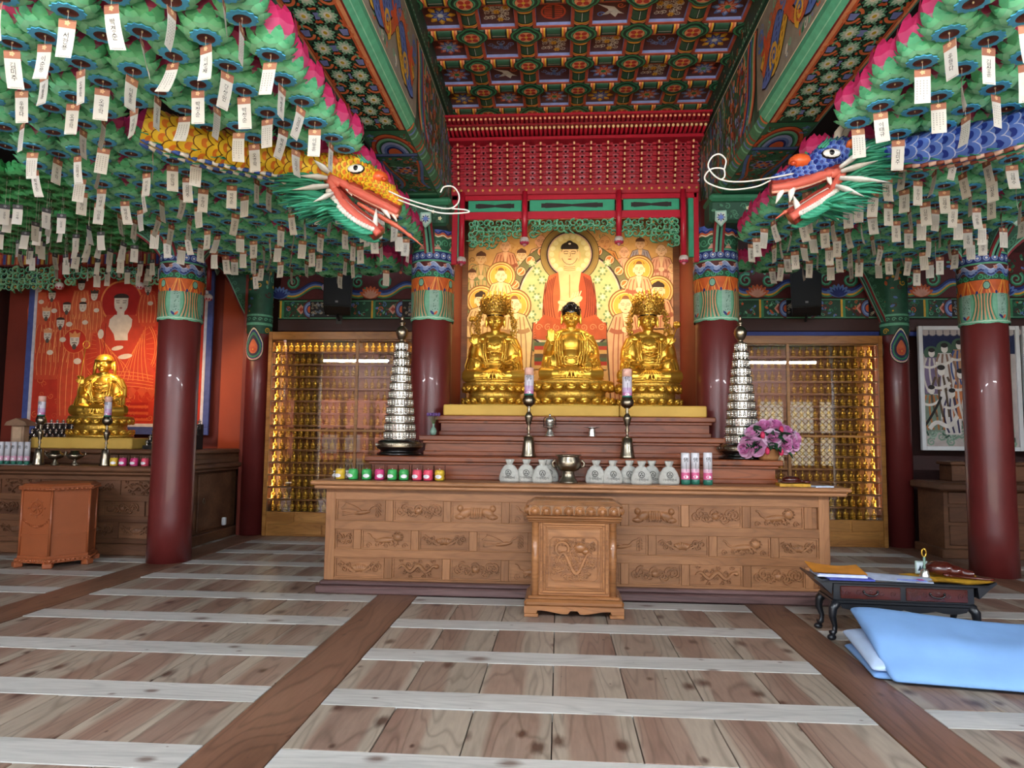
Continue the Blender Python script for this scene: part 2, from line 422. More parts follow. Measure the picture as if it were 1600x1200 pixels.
M['celadon'] = plain('celadon_glaze', '#7d9a8a', .25, noise=.1)
def glass_mat(name, refl, tint=(1, 1, 1, 1), rough=0.0):
    m = bpy.data.materials.new(name); m.use_nodes = True; nt = m.node_tree; nt.nodes.remove(nt.nodes['Principled BSDF'])
    t = N(nt, 'ShaderNodeBsdfTransparent'); t.inputs[0].default_value = tint
    g = N(nt, 'ShaderNodeBsdfGlossy'); g.inputs['Roughness'].default_value = rough
    lw = N(nt, 'ShaderNodeFresnel'); lw.inputs[0].default_value = refl
    mx = N(nt, 'ShaderNodeMixShader')
    nt.links.new(lw.outputs[0], mx.inputs[0]); nt.links.new(t.outputs[0], mx.inputs[1]); nt.links.new(g.outputs[0], mx.inputs[2])
    nt.links.new(mx.outputs[0], nt.nodes['Material Output'].inputs[0]); return m
M['glass'] = glass_mat('cabinet_glass', 2.05)
M['cup'] = glass_mat('clear_plastic', 1.1, (.97, .97, .97, 1))
def glow(name, col, s):
    m, nt, b = new_mat(name); b.inputs['Emission Color'].default_value = (*hx(col), 1); b.inputs['Emission Strength'].default_value = s; return m
M['tube'] = glow('fluorescent_tube', '#eef6ff', 260)
M['lamp'] = glow('warm_bulb', '#ffb060', 8)
# ------------------------------------------------------------------ setting: floor
def struct(o, label, cat): return tag(o, label, cat, kind='structure')
def proj(p):
    d = Vector(p)-Vector((0, 0, CAM_H)); z = d.dot(_F)
    return (800+FPX*d.dot(_R)/z, 600-FPX*d.dot(_U)/z) if z > .05 else (-9e3, -9e3)
def in_frame(p, m=60):
    x, y = proj(p); return -m < x < 1600+m and -m < y < 1200+m
g = G(); g.box(-9.2, 9.2, -2.0, 11, -.12, -.05, '#2a1a12')
floor = struct(g.build('floor', M['black']), 'wooden temple floor of wide pine boards between pale cross boards', 'floor')
BAYS = [(-8.3, -4.82, 8), (-4.40, -1.71, 7), (-1.33, 1.71, 7), (2.06, 4.68, 6), (5.06, 8.5, 8)]
rng = random.Random(3)
meshes = {}
for bi, (x0, x1, n) in enumerate(BAYS):
    w = (x1-x0)/n
    for k in range(-4, 7):
        yt = 5.79+.805*k
        if bi == 2 and yt > 6.7: continue
        if any(in_frame((x0+(x1-x0)*q/8, yt+e, 0), 420) for q in range(9) for e in (-.25, 0)):
            if ('c', bi) not in meshes:
                g = G(); g.box(-(x1-x0)/2+.003, (x1-x0)/2-.003, -.125, .123, -.05, .0015, bev=.0025); meshes['c', bi] = g.mesh('cross_plank', M['cross'])
            share(None, 'cross_plank', floor, ((x0+x1)/2, yt-.125, rng.uniform(-.001, .001)), mesh=meshes['c', bi])
        for i in range(n):
            if not any(in_frame((x0+w*(i+a), yt+b, 0), 330) for a in (0, .5, 1) for b in (0, .28, .555)): continue
            if bi == 2 and yt > 6.4: continue
            if ('p', bi) not in meshes:
                g = G(); g.box(-w/2+.003, w/2-.003, -.276, .276, -.05, 0, bev=.0025); meshes['p', bi] = g.mesh('plank', M['plank'])
            p = share(None, 'plank', floor, (x0+w*(i+.5), yt+.2775, rng.uniform(-.003, .001)), mesh=meshes['p', bi])
            if rng.random() < .5: p.rotation_euler.z = pi
for x0, x1 in ((-4.82, -4.40), (-1.71, -1.33), (1.71, 2.06), (4.68, 5.06)):
    g = G(); g.box(-(x1-x0)/2+.003, (x1-x0)/2-.003, -6.3, 6.3, -.05, .003, bev=.004)
    share(None, 'floor_beam', floor, ((x0+x1)/2, 4.5, 0), mesh=g.mesh('floor_beam', M['beamfloor']))

# ------------------------------------------------------------------ walls, roof, courtyard
g = G(); g.box(-40, 40, -60, -2.6, -1.2, -.7)  # ground out of view, added to bounce daylight up into the hall
struct(g.build('ground', M['stone']), 'sandy courtyard in front of the temple hall', 'ground')
g = G(); g.box(-9.2, 9.2, -2.6, -2.0, -.7, -.06)
struct(g.build('trim_1', M['stone']), 'stone step along the open front of the hall', 'step')
g = G(); g.box(-9.2, 9.2, 10.85, 11, -.05, 6.2)
struct(g.build('wall_back', M['darkwall']), 'dark brown board wall at the back of the hall', 'wall')
for nm, x0, x1 in (('wall_left', -9.2, -9.05), ('wall_right', 9.05, 9.2)):
    g = G(); g.box(x0, x1, 3.0, 11, -.05, 6.2)
    struct(g.build(nm, M['darkwall']), 'dark side wall at the %s end of the hall' % nm[5:], 'wall')
g = G(); g.box(-9.2, -1.9, -1.5, 11, 5.9, 6.05); g.box(2.3, 9.2, -1.5, 11, 5.9, 6.05); g.box(-9.2, 9.2, -4.0, -1.5, 5.3, 5.45)
struct(g.build('roof_boards', M['black']), 'black roof boards above the lantern canopies', 'roof')

# ------------------------------------------------------------------ dancheong drawing helpers
DG, MG, LG, WG = '#1c4636', '#2f7a57', '#6fb894', '#bfe0c8'
OR, LO, BL, LB, NB, RD, PK, YL, CR, BK = '#d0643a', '#e9a06f', '#5f7fc0', '#93a7d8', '#22337a', '#8c2a26', '#dba08c', '#e2b03c', '#ece2c0', '#15161a'
def clutter(A, u0, v0, u1, v1, n, cols, size, seed=0, L=2):
    r = random.Random(seed)
    for i in range(n):
        u, v = r.uniform(u0, u1), r.uniform(v0, v1); c = r.choice(cols); s = size*r.uniform(.6, 1.3); k = r.random()
        u = min(max(u, u0+s), u1-s); v = min(max(v, v0+s), v1-s)
        if k < .45: A.petal(u, v, r.uniform(0, 6.28), s*1.1, s*.7, c, L+i % 3)
        elif k < .8: A.spiral(u, v, s*.8, 1.2, s*.3, c, L+i % 3, r.choice((1, -1)), r.uniform(0, 6.28), n=8)
        else: A.circ(u, v, s*.35, c, L+i % 3, 8)
def chrys(A, u, v, r, L=4):
    A.circ(u, v, r*1.05, BK, L, 16)
    for i in range(12):
        a = 2*pi*i/12; A.petal(u, v, a, r, r*.52, '#3f8a68' if i % 2 else '#79bd9c', L+1)
    for i in range(12): A.petal(u, v, 2*pi*(i+.5)/12, r*.78, r*.32, '#c4e4d0', L+2)
    A.circ(u, v, r*.38, '#f4f2e6', L+3, 10); A.circ(u, v, r*.2, '#d9c23a', L+4, 8)
def beam_field(A, u0, u1, v0, v1):
    """chrysanthemum lattice of the big beams: u across, v along"""
    W = u1-u0; A.rect(u0, v0, u1, v1, '#27563f', 1, 1); r = W*.225; k = 0; v = v0+.06
    while v < v1-.05:
        cs = (.24, .76) if k % 2 == 0 else (.5, )
        gs = (.5, ) if k % 2 == 0 else (.07, .93)
        for c in gs:
            u = u0+W*c; q = r*.62
            A.ring(u, v, q*.98, q*1.42, '#e07a4c', 2, 10, .3, pi-.3); A.ring(u, v, q*.98, q*1.42, '#e07a4c', 2, 10, pi+.3, 2*pi-.3)
            A.poly([(u-q*.8, v-q*.62), (u+q*.8, v-q*.62), (u+q*.55, v+q*.75), (u-q*.55, v+q*.75)], BK, 3)
            A.poly([(u-q*.7, v-q*.52), (u+q*.7, v-q*.52), (u+q*.47, v+q*.65), (u-q*.47, v+q*.65)], '#7d8fd0', 4)
        for c in cs: chrys(A, u0+W*c, v, r)
        for c in cs:
            for d in (-1, 1):
                A.line(bez((u0+W*c+d*r*.9, v+r*.55), (u0+W*c+d*r*1.25, v+r*.85), (u0+W*c+d*r*1.1, v+r*1.35), n=5), .016, OR, 3)
                A.line(bez((u0+W*c+d*r*.6, v+r*.85), (u0+W*c+d*r*.9, v+r*1.15), (u0+W*c+d*r*.75, v+r*1.5), n=5), .012, LG, 3)
        v += .13; k += 1
def swirl_body(A, pts, w, col, dot, L):
    A.line(pts, w*1.15, BK, L); A.line(pts, w, col, L+1)
    for i, (u, v) in enumerate(pts):
        if i % 1 == 0:
            for d in (-.25, 0, .25): A.petal(u, v+d*w, 2.6+.3*d, w*.22, w*.13, dot, L+2)

# ------------------------------------------------------------------ the two great beams
def great_beam(x0, x1, inner, label):
    """x0 < x1; inner = the x of the face turned to the middle bay"""
    z0, z1 = 4.25, 5.2; b = .07
    g = G(); f = lambda u, v, h: (u, h, v)
    g.prism([(x0+b, z0), (x1-b, z0), (x1, z0+b), (x1, z1), (x0, z1), (x0, z0+b)], f, -1.2, 8.5, '#2c4d3c')
    root = struct(g.build('ceiling_beam', M['paint']), label, 'beam')
    s = 1 if inner == x1 else -1
    outer = x0 if s > 0 else x1
    # underside: u runs from the outer edge to the inner edge
    A = Art(lambda u, v, h: (outer+s*u, v, z0-h)); W = x1-x0
    A.rect(.07, 1.5, .09, 5.93, LO, 1); A.rect(.09, 1.5, .094, 5.93, RD, 2); A.rect(.094, 1.5, .107, 5.93, OR, 1); A.rect(.107, 1.5, .112, 5.93, BK, 2)
    A.rect(W-.138, 1.5, W-.133, 5.93, BK, 2); A.rect(W-.133, 1.5, W-.115, 5.93, OR, 1); A.rect(W-.115, 1.5, W-.085, 5.93, LO, 1); A.rect(W-.085, 1.5, W-.07, 5.93, RD, 1)
    beam_field(Art(lambda u, v, h: (outer+s*u, v*1.45, z0-h), A.g), .112, W-.138, 1.5/1.45, 5.9/1.45)
    A.rect(.075, 5.93, W-.075, 7.75, '#3d7a5c', 1); A.rect(.07, 5.93, W-.07, 5.97, MG, 3); A.rect(.07, 5.92, W-.07, 5.93, BK, 3)
    c = W/2
    for i, (r, col) in enumerate(((.24, BK), (.235, OR), (.205, RD), (.19, LG), (.165, MG), (.15, BK), (.145, LB), (.115, BL), (.09, NB), (.07, OR))):
        A.ell(c, 6.42, r*.9, r*1.75, col, 2+i, 18, 0, pi, 2*pi)
    A.rect(.075, 6.42, W-.075, 6.47, BL, 13); A.rect(.075, 6.47, W-.075, 6.49, NB, 13)
    clutter(A, .08, 6.0, W*.3, 6.42, 14, (OR, LG, BL, RD), .035, 5, 3); clutter(A, W*.7, 6.0, W-.08, 6.42, 14, (OR, LG, BL, RD), .035, 6, 3)
    clutter(A, .08, 6.5, W-.08, 7.5, 150, (RD, MG, LG, OR, '#3c6e50', DG, BL), .05, 8, 3)
    A.flower(c, 6.85, .12, 6, [(LB, NB), (OR, LO), BL], 7)
    for d in (-1, 1):
        A.line(bez((c+d*.2, 6.6), (c+d*.18, 7.0), (c+d*.05, 7.15), (c+d*.16, 7.35), n=9), .03, BL, 8); A.line(bez((c+d*.17, 6.6), (c+d*.15, 7.0), (c+d*.02, 7.1), (c+d*.12, 7.3), n=9), .02, OR, 8)
    A.rect(.075, 7.5, W-.075, 7.56, LG, 10); A.rect(.075, 7.56, W-.075, 7.62, MG, 10); A.rect(.075, 7.62, W-.075, 7.75, DG, 10)
    # bevelled inner edge: teal stripe
    e = lambda u, v, h: (inner-s*(b-u*b)-s*0+s*h*.7, v, z0+u*b-h*.7)
    B = Art(e, A.g); B.rect(0, 1.5, 1, 5.93, '#58b48e', 1); B.rect(.42, 1.5, .5, 5.93, '#8fd2b0', 2); B.rect(.0, 5.93, 1, 7.75, '#3d7a5c', 1); [B.line(bez((.05, 5.95+.09*k), (.5, 6.0+.09*k), (.95, 5.93+.09*k), n=4), .03, (OR, BL, LG, MG, RD)[k % 5], 2) for k in range(20)]
    e2 = lambda u, v, h: (outer+s*(b-u*b)-s*h*.7, v, z0+u*b-h*.7)
    B = Art(e2, A.g); B.rect(0, 1.5, 1, 6.2, '#4d8f72', 1)
    A.g.build('underside_painting', M['paint'], root)
    # inner side: u along the beam, v up
    A = Art(lambda u, v, h: (inner+s*h, u, v))
    A.rect(1.5, z0+b, 5.95, z0+b+.05, '#4aa07c', 1); A.rect(1.5, z0+b+.05, 5.95, z0+b+.062, CR, 2); A.rect(1.5, z0+b+.062, 6.0, z1-.06, '#8f887a', 1)
    clutter(A, 1.6, 4.4, 5.9, 5.1, 230, (CR, '#d8d2c2', LG, OR, '#7f8ba8', MG), .06, 11, 2)
    for sgn, col, dot, ph in ((1, YL, '#7a5412', 0), (-1, '#5d78bd', '#1c2b66', 2.1), (1, '#cf6a40', '#7a2414', 4.0)):
        pts = [(1.6+4.2*i/60, 4.76+.20*sgn*sin(ph+i*.42)) for i in range(61)]
        swirl_body(A, pts, .19 if col != '#cf6a40' else .09, col, dot, 6+int(ph))
    for u in (2.4, 3.3, 4.15, 4.9, 5.5):
        A.spiral(u, 4.62, .11, 1.6, .045, YL, 12, 1, u); A.spiral(u+.35, 4.95, .10, 1.6, .04, BL, 12, -1, u)
        for k in range(5): A.petal(u+.2, 4.8, k*1.2, .14, .06, '#d7592f', 13)
    for i, col in enumerate((BK, OR, LO, LG, MG, BL, NB, OR)):
        A.line(bez((5.95+i*.035, 5.12), (6.1+i*.035, 4.9), (5.93+i*.03, 4.6), (6.2+i*.05, 4.40), n=10), .05, col, 4+i)
    A.rect(6.1, z0+b, 8.4, z1-.05, '#4a7055', 2)
    rq_ = random.Random(31)
    for k in range(34):
        u = 6.2+k*.066; o = rq_.uniform(-.05, .05)
        A.line(bez((u, z0+b+.01), (u+.12+o, 4.6), (u-.1, 4.9), (u+.05+o, z1-.07), n=9), rq_.uniform(.015, .035), rq_.choice((OR, BL, LG, MG, LO, LB, '#7a3c2a', DG)), 3+k % 3)
    clutter(A, 6.25, z0+b, 8.4, z1-.06, 260, (BL, OR, MG, LG, RD, LB, '#7a3c2a', LO), .08, 13, 7)
    A.rect(1.5, z1-.06, 8.4, z1-.045, CR, 3); A.rect(1.5, z1-.045, 8.4, z1, DG, 2)
    A.g.build('side_painting', M['paint'], root)
    return root
great_beam(-1.87, -1.31, -1.31, 'great painted ceiling beam above the yellow dragon, chrysanthemum lattice underneath')
great_beam(1.73, 2.29, 1.73, 'great painted ceiling beam above the blue dragon, chrysanthemum lattice underneath')

# ------------------------------------------------------------------ coffered ceiling of the middle bay
CZ, CP, CX0, CY0 = 5.41, .532, -1.40, 8.03
g = G(); g.box(-1.9, 2.3, -1.2, 9.4, CZ+.1, CZ+.16)
ceiling = struct(g.build('ceiling', M['black']), 'coffered painted ceiling over the middle bay', 'ceiling')
NY = 8
def rail_mesh(L):
    g = G(); g.box(-.100, .100, 0, L, CZ+.03, CZ+.1, '#c05a44'); g.box(-.100-.003, .100+.003, 0, L, CZ+.038, CZ+.1, '#8b99d2')
    prof = [(.07*cos(a), .07*sin(a)) for a in [pi*i/8 for i in range(9)]]
    vs = [(x, y, CZ+.032-z*.42) for y in (0, L) for x, z in prof]
    g.add(vs, [(i, i+1, 10+i, 9+i) for i in range(8)], '#2f5a45', True)
    A = Art(lambda u, v, h: (u, v, CZ+.032-.0294-h), g); A.rect(-.009, 0, .009, L, BK, 1); A.rect(-.002, 0, .004, L, '#cfe0d2', 2)
    for k in range(int(L/CP)+2):
        for d in (-1, 1):
            v = k*CP
            for i, col in enumerate((BK, LO, OR, YL, BK)):
                a = v+d*(.13+.016*i); 
                vs = [(x*1.03, y, CZ+.030-z*.45) for y in (a-.008, a+.008) for x, z in prof]
                g.add(vs, [(i2, i2+1, 10+i2, 9+i2) for i2 in range(8)], col, True)
    return g.mesh('ceiling_rail', M['paint'])
mY = rail_mesh(CP*NY+.3); mX = rail_mesh(CP*6)
for i in range(7):
    share(None, 'ceiling_rail', ceiling, (CX0+CP*i, CY0-CP*NY, 0), mesh=mY)
for j in range(NY+1):
    share(None, 'ceiling_rail', ceiling, (CX0, CY0-CP*j, -.001), rz=-pi/2, mesh=mX)
A = Art(lambda u, v, h: (u, v, -h), step=.0015)
for r, col in ((.158, BK), (.15, '#3f8a5e'), (.128, BK), (.12, DG), (.1, '#5aa87c'), (.084, BK)):
    L = 1+int((.16-r)*100)
    pts = []
    for i in range(24):
        a = 2*pi*i/24; q = r*(.86+.14*abs(cos(2*a))); pts.append((q*cos(a), q*sin(a)))
    A.poly(pts, col, L)
A.circ(0, 0, .078, LO, 10)
for k in range(4): A.petal(.012*cos(k*pi/2+.78), .012*sin(k*pi/2+.78), k*pi/2+.78, .062, .055, '#b8392f', 11)
A.circ(0, 0, .018, YL, 12, 8)
A.g.box(-.05, .05, -.05, .05, .0, .05, DG)
mR = A.g.mesh('rosette', M['paint'])
for i in range(7):
    for j in range(NY+1): share(None, 'rosette', ceiling, (CX0+CP*i, CY0-CP*j, CZ-.001), mesh=mR)
def coffer(kind):
    A = Art(lambda u, v, h: (u, v, -h), step=.001); q = .147
    q = .162; A.rect(-q, -q, q, q, '#5a302a', 0)
    if kind == 'Y': A.flower(0, 0, .145, 8, [('#d99a22', '#f0c94a'), ('#2a3f96', '#7f93d6'), '#e8e6d8'], 2)
    if kind == 'F': A.flower(0, 0, .145, 8, [('#5b7cc0', '#a9bbe4'), ('#c4442c', '#e79a78'), '#3b9a6a'], 2)
    if kind == 'G': A.flower(0, 0, .145, 8, [('#b8492f', '#e0a68a'), ('#4f74be', '#9fb6e2'), '#5fae7e'], 2)
    if kind == 'R':
        A.ring(0, 0, .1, .118, '#c9502f', 2); 
        for k in range(-3, 4): A.rect(-.085, k*.028-.008, .085, k*.028+.008, '#c9502f', 2)
        A.rect(-.012, -.1, .012, .1, '#4a2723', 3)
    if kind == 'B':
        for d in (-1, 1):
            for k in range(4): A.spiral(d*(.03+.025*k), .04-.012*k*k*.6, .032, 1.3, .012, '#6f86b8', 2+k % 2, d, k)
            A.line(bez((0, -.02), (d*.06, -.03), (d*.03, -.11), (d*.01, -.07), n=8), .01, '#8fa2c6', 3)
        A.ell(0, .0, .02, .06, '#4d6a9e', 3)
    if kind == 'W':
        rr = random.Random(5)
        for k in range(30): A.spiral(rr.uniform(-.11, .11), rr.uniform(-.11, .09), .03, 1.3, .011, '#d5cbb8', 2+k % 2, rr.choice((1, -1)), rr.uniform(0, 6), n=8)
        for u, v in ((-.09, -.08), (0, -.03), (.09, -.09), (.03, .09)): A.flower(u, v, .036, 6, [('#dba12c', None), '#7a3a12'], 5)
    if kind == 'C':
        A.poly([(-.13, -.1), (-.03, -.02), (.0, .05), (.05, .11), (.07, .05), (.13, .06), (.08, .02), (.03, -.05), (-.05, -.07)], '#d9d4c8', 3)
        A.poly([(-.02, .0), (-.08, .07), (-.02, .06), (.02, .02)], '#c3bdb2', 4); A.spiral(.09, -.07, .04, 1.3, .016, OR, 3); A.spiral(-.09, .06, .04, 1.3, .016, BL, 3, -1)
    return A.g.mesh('coffer_panel', M['paint'])
CK = {k: coffer(k) for k in 'YFGRBWC'}
rows = ['YGFYFF', 'FCBFWG', 'GBWWBY', 'YWRCWF', 'FYCWFR', 'WFYRGW', 'YGBFWC', 'FWYGRF']
for j, r in enumerate(rows):
    for i, k in enumerate(r): share(None, 'coffer_panel', ceiling, (CX0+CP*(i+.5), CY0-CP*(j+.5), CZ+.066), mesh=CK[k])
for nm, x0, x1 in (('left', -1.52, -1.29), ('right', 1.72, 1.93)):
    g = G(); g.box(x0, x1, -1.2, 9.4, 5.2, CZ+.05, '#20402f'); xi = x1 if nm == 'left' else x0; s = 1 if nm == 'left' else -1
    A = Art(lambda u, v, h: (xi+s*h, u, v), g)
    A.rect(1.5, 5.22, 8.5, 5.25, MG, 1); clutter(A, 2, 5.22, 8.5, 5.41, 120, (MG, OR, LG, '#3d6b52'), .04, 3)
    for k in range(90): A.circ(2+k*.07, 5.235, .010, '#dfe8df', 4, 6)
    struct(g.build('trim_2', M['paint']), 'dark green painted cornice between the coffered ceiling and the beam over the %s dragon' % ('yellow' if nm == 'left' else 'blue'), 'cornice')

# ------------------------------------------------------------------ columns
def cyl(r): return lambda u, v, h: ((r+h)*cos(-pi/2+u/r), (r+h)*sin(-pi/2+u/r), v)
def capital(r, z0=2.88):
    g = G(); n = 36
    wob = lambda a, z: 1
    prof = [(r+.012, z0+.02), (r+.012, z0+1.1)]
    g.lathe(prof, 36, col='#3a7a5c', cap=False)
    A = Art(cyl(r+.013), g, step=.0012); C = 2*pi*r
    for k in range(8):   # scalloped hem
        u = (k+.5)*C/8-C/2
        for q in range(6): A.rect(u-C/16+q*C/48, z0-.012*sin(pi*(q+.5)/6), u-C/16+(q+1)*C/48, z0+.03, LG, 1)
    # skirt: striped drapes and speckled panels
    for k in range(4):
        u = (k+.5)*C/4-C/2
        for d, col in ((-.085, '#9dbcae'), ):
            A.rect(u-C/8*.95, z0+.06, u-C/8*.95+.11, z0+.34, '#8fb3a4', 2, 3)
            rr = random.Random(k)
            for m in range(26): A.circ(u-C/8*.95+rr.uniform(.01, .1), z0+rr.uniform(.07, .33), .006, '#3f6c5c', 3, 5)
            for s2 in (-1, 1):
                A.petal(u-C/8*.95+.055, z0+.045, pi/2+s2*.7, .06, .03, NB if s2 > 0 else OR, 5)
        for m in range(13):
            t = (m-6)/6; uu = u+.055
            A.line(bez((uu+t*.10, z0+.34), (uu+t*.05, z0+.2), (uu+t*.13, z0+.03), n=6), .0115, ('#3f8a62', '#d69a70', '#225c42', '#cf8a5a')[m % 4], 4)
    for m in range(24):
        u = m*C/24-C/2; A.line(bez((u, z0+.02), (u+C/48, z0+.008), (u+C/24, z0+.02), n=4), .012, '#b6d3c0', 6)
    # orange fans with teal jewels
    A.rect(-C/2, z0+.335, C/2, z0+.495, '#d2622c', 2, 32)
    for k in range(8):
        u = (k+.5)*C/8-C/2
        for m in range(7):
            t = (m-3)/3
            A.line(bez((u+t*.02, z0+.49), (u+t*.05, z0+.42), (u+t*C/17, z0+.335), n=5), .012, ('#f08a3a', '#f0a84e', '#b8431f')[m % 3], 3)
        if k % 2: A.ell(u, z0+.43, .032, .045, '#7fb9a4', 5); A.ring(u, z0+.43, .03, .036, BK, 6, sy=1.35)
        A.petal(u+C/16, z0+.33, pi/2, .04, .03, NB, 5)
    # green scroll
    A.rect(-C/2, z0+.03, C/2, z0+.335, '#6fae90', 1, 32); A.rect(-C/2, z0+.495, C/2, z0+.565, '#23523f', 2, 32)
    for k in range(20): A.spiral(k*C/20-C/2, z0+.53, .033, 1.3, .015, '#3fa676', 4, 1 if k % 2 else -1, k)
    # lavender wave over dark red
    A.rect(-C/2, z0+.565, C/2, z0+.68, '#5b2426', 2, 32)
    for dz, w, col in ((.0, .05, BK), (.0, .04, LB), (-.03, .02, NB), (-.045, .014, BL), (.028, .012, '#c6cfee')):
        A.line([(C*i/64-C/2, z0+.615+dz+.032*sin(8*2*pi*i/64)) for i in range(65)], w, col, 4 if dz == 0 and col == BK else 5)
    for k in range(8): A.flower(k*C/8-C/2, z0+.64, .026, 5, [(PK, None), NB], 6); A.petal(k*C/8-C/2+C/16, z0+.57, pi/2, .05, .05, BL, 6)
    # navy belt with rosettes between teal cords
    A.rect(-C/2, z0+.68, C/2, z0+.70, '#5fb08c', 3, 32); A.rect(-C/2, z0+.70, C/2, z0+.80, NB, 2, 32); A.rect(-C/2, z0+.80, C/2, z0+.82, '#5fb08c', 3, 32)
    for k in range(18):
        u = k*C/18-C/2; A.circ(u, z0+.75, .035, LB, 3); A.circ(u, z0+.75, .025, '#4a68b8', 4, 10); A.circ(u, z0+.75, .014, '#f0f0f0', 5, 8)
    A.rect(-C/2, z0+.82, C/2, z0+.98, '#2c6248', 2, 32)
    for k in range(16):
        A.spiral(k*C/16-C/2, z0+.9, .05, 1.4, .017, LG if k % 2 else '#57a37c', 4, 1 if k % 2 else -1, k)
        if k % 2: u = k*C/16-C/2; A.poly([(u-.045, z0+.825), (u+.045, z0+.825), (u, z0+.885)], PK, 5)
    A.rect(-C/2, z0+.98, C/2, z0+1.03, OR, 2, 32); A.rect(-C/2, z0+1.03, C/2, z0+1.1, '#4d66b8', 2, 32)
    A.line([(C*i/64-C/2, z0+1.03+.018*sin(12*2*pi*i/64)) for i in range(65)], .02, NB, 4); A.line([(C*i/64-C/2, z0+.985+.012*sin(12*2*pi*i/64)) for i in range(65)], .016, CR, 4)
    return g.mesh('capital', M['paint'])
mcap = capital(.24)
g = G(); g.lathe([(.247, 0), (.243, .5), (.24, 2.0), (.236, 4.3)], 40, col='#7a2220'); mshaft = g.mesh('column', M['column'])
def carved_bracket(g, ang, reach=.42, z0=3.58, z1=4.0, base=.22):
    """curved bracket wing leaving a column in direction ang, with a striped edge and a shield on its tip"""
    c, k = cos(ang), sin(ang)
    def f(u, v, h): return (u*c-h*k, u*k+h*c, v)
    edge = bez((base, z0-.03), (base+.02, z0+.16), (base+reach*.35, z0+.18), (base+reach*.5, z1-.1), (base+reach, z1-.02), n=12)
    g.prism(edge+[(base+reach, z1+.06), (base-.05, z1+.06)], f, -.055, .055, '#2d5b45')
    for wdt, off, col in ((.03, 0, '#9c3038'), ):
        pass
    # stripes along the lower edge (they face outward and down)
    for h0, h1, col in ((-.062, -.035, '#8f2f35'), (-.035, -.008, '#70b99c'), (-.008, .012, BK), (.012, .036, '#4f9a80'), (.036, .062, '#8f2f35')):
        vs = []; 
        for (u, v) in edge: vs += [f(u+.006, v-.008, h0), f(u+.006, v-.008, h1)]
        g.add(vs, [(2*i, 2*i+1, 2*i+3, 2*i+2) for i in range(len(edge)-1)], col)
    for s in (-1, 1):
        A = Art(lambda u, v, h: f(u, v, s*(.056+h)), g)
        for t, (u, v) in enumerate(edge[2:]): A.spiral(max(base+.03, u-.05), v+.07, .04, 1.3, .015, '#4d8a6c', 2, 1, t)
        for w_, dv, col in ((.03, .012, '#8f2f35'), (.016, .035, '#70b99c')): A.line([(u-.004, v+dv) for u, v in edge], w_, col, 3)
    e = base+reach
    sh = lambda u, v, h: f(e+.012+h, v, u)
    g.prism([(-.06, z1+.05), (.06, z1+.05), (.065, z1-.06), (0, z1-.13), (-.065, z1-.06)], sh, -.02, .0, '#9cc7b4')
    A = Art(sh, g); A.poly([(-.045, z1+.035), (.045, z1+.035), (.05, z1-.05), (0, z1-.11), (-.05, z1-.05)], '#c9d8cc', 1)
    for a in range(8): A.petal(0, z1-.025, a*pi/4, .05, .018, '#3c2a50' if a % 2 else '#6d7bb4', 2)
    A.rect(-.022, z1-.045, .022, z1-.005, '#6f8bd8', 3)
def column(x, y, label, wings):
    o = struct(share(None, 'column', None, (x, y, 0), mesh=mshaft), label, 'column')
    share(None, 'capital', o, mesh=mcap)
    for a in wings:
        g = G(); carved_bracket(g, a, .42 if len(wings) > 1 else .3); g.build('carved_bracket', M['paint'], o)
    return o
column(-4.64, 8.1, 'oxblood column beside the hexagonal box, painted capital with two bracket wings', (pi, 0, -pi/2))
column(-1.52, 8.12, 'oxblood column beside the shrine on the yellow dragon side', (-pi/2,))
column(1.84, 8.18, 'oxblood column beside the shrine on the blue dragon side', (-pi/2-.1,))
column(4.98, 8.4, 'oxblood column standing behind the low black table', (pi, 0, -pi/2))
for x, nm in ((-1.58, 'yellow'), (1.98, 'blue')):
    g = G(); g.box(x-.3, x+.3, 7.72, 8.5, 3.94, 4.2, '#28503c', bev=.03); g.box(x-.31, x+.33, 7.66, 8.5, 4.17, 4.26, '#357a58', bev=.03)
    A = Art(lambda u, v, h: (u, 7.72-h, v), g); clutter(A, x-.28, 3.95, x+.28, 4.17, 40, ('#3f6d50', '#1f3d2e', '#4f8465'), .04, 2)
    for u, v in ((x+.12, 4.1), (x+.2, 4.02), (x-.15, 4.0)): A.flower(u, v, .025, 5, [(CR, None), YL], 5)
    struct(g.build('capital_block', M['paint']), 'dark green block under the great beam above the %s dragon side column' % nm, 'beam block')
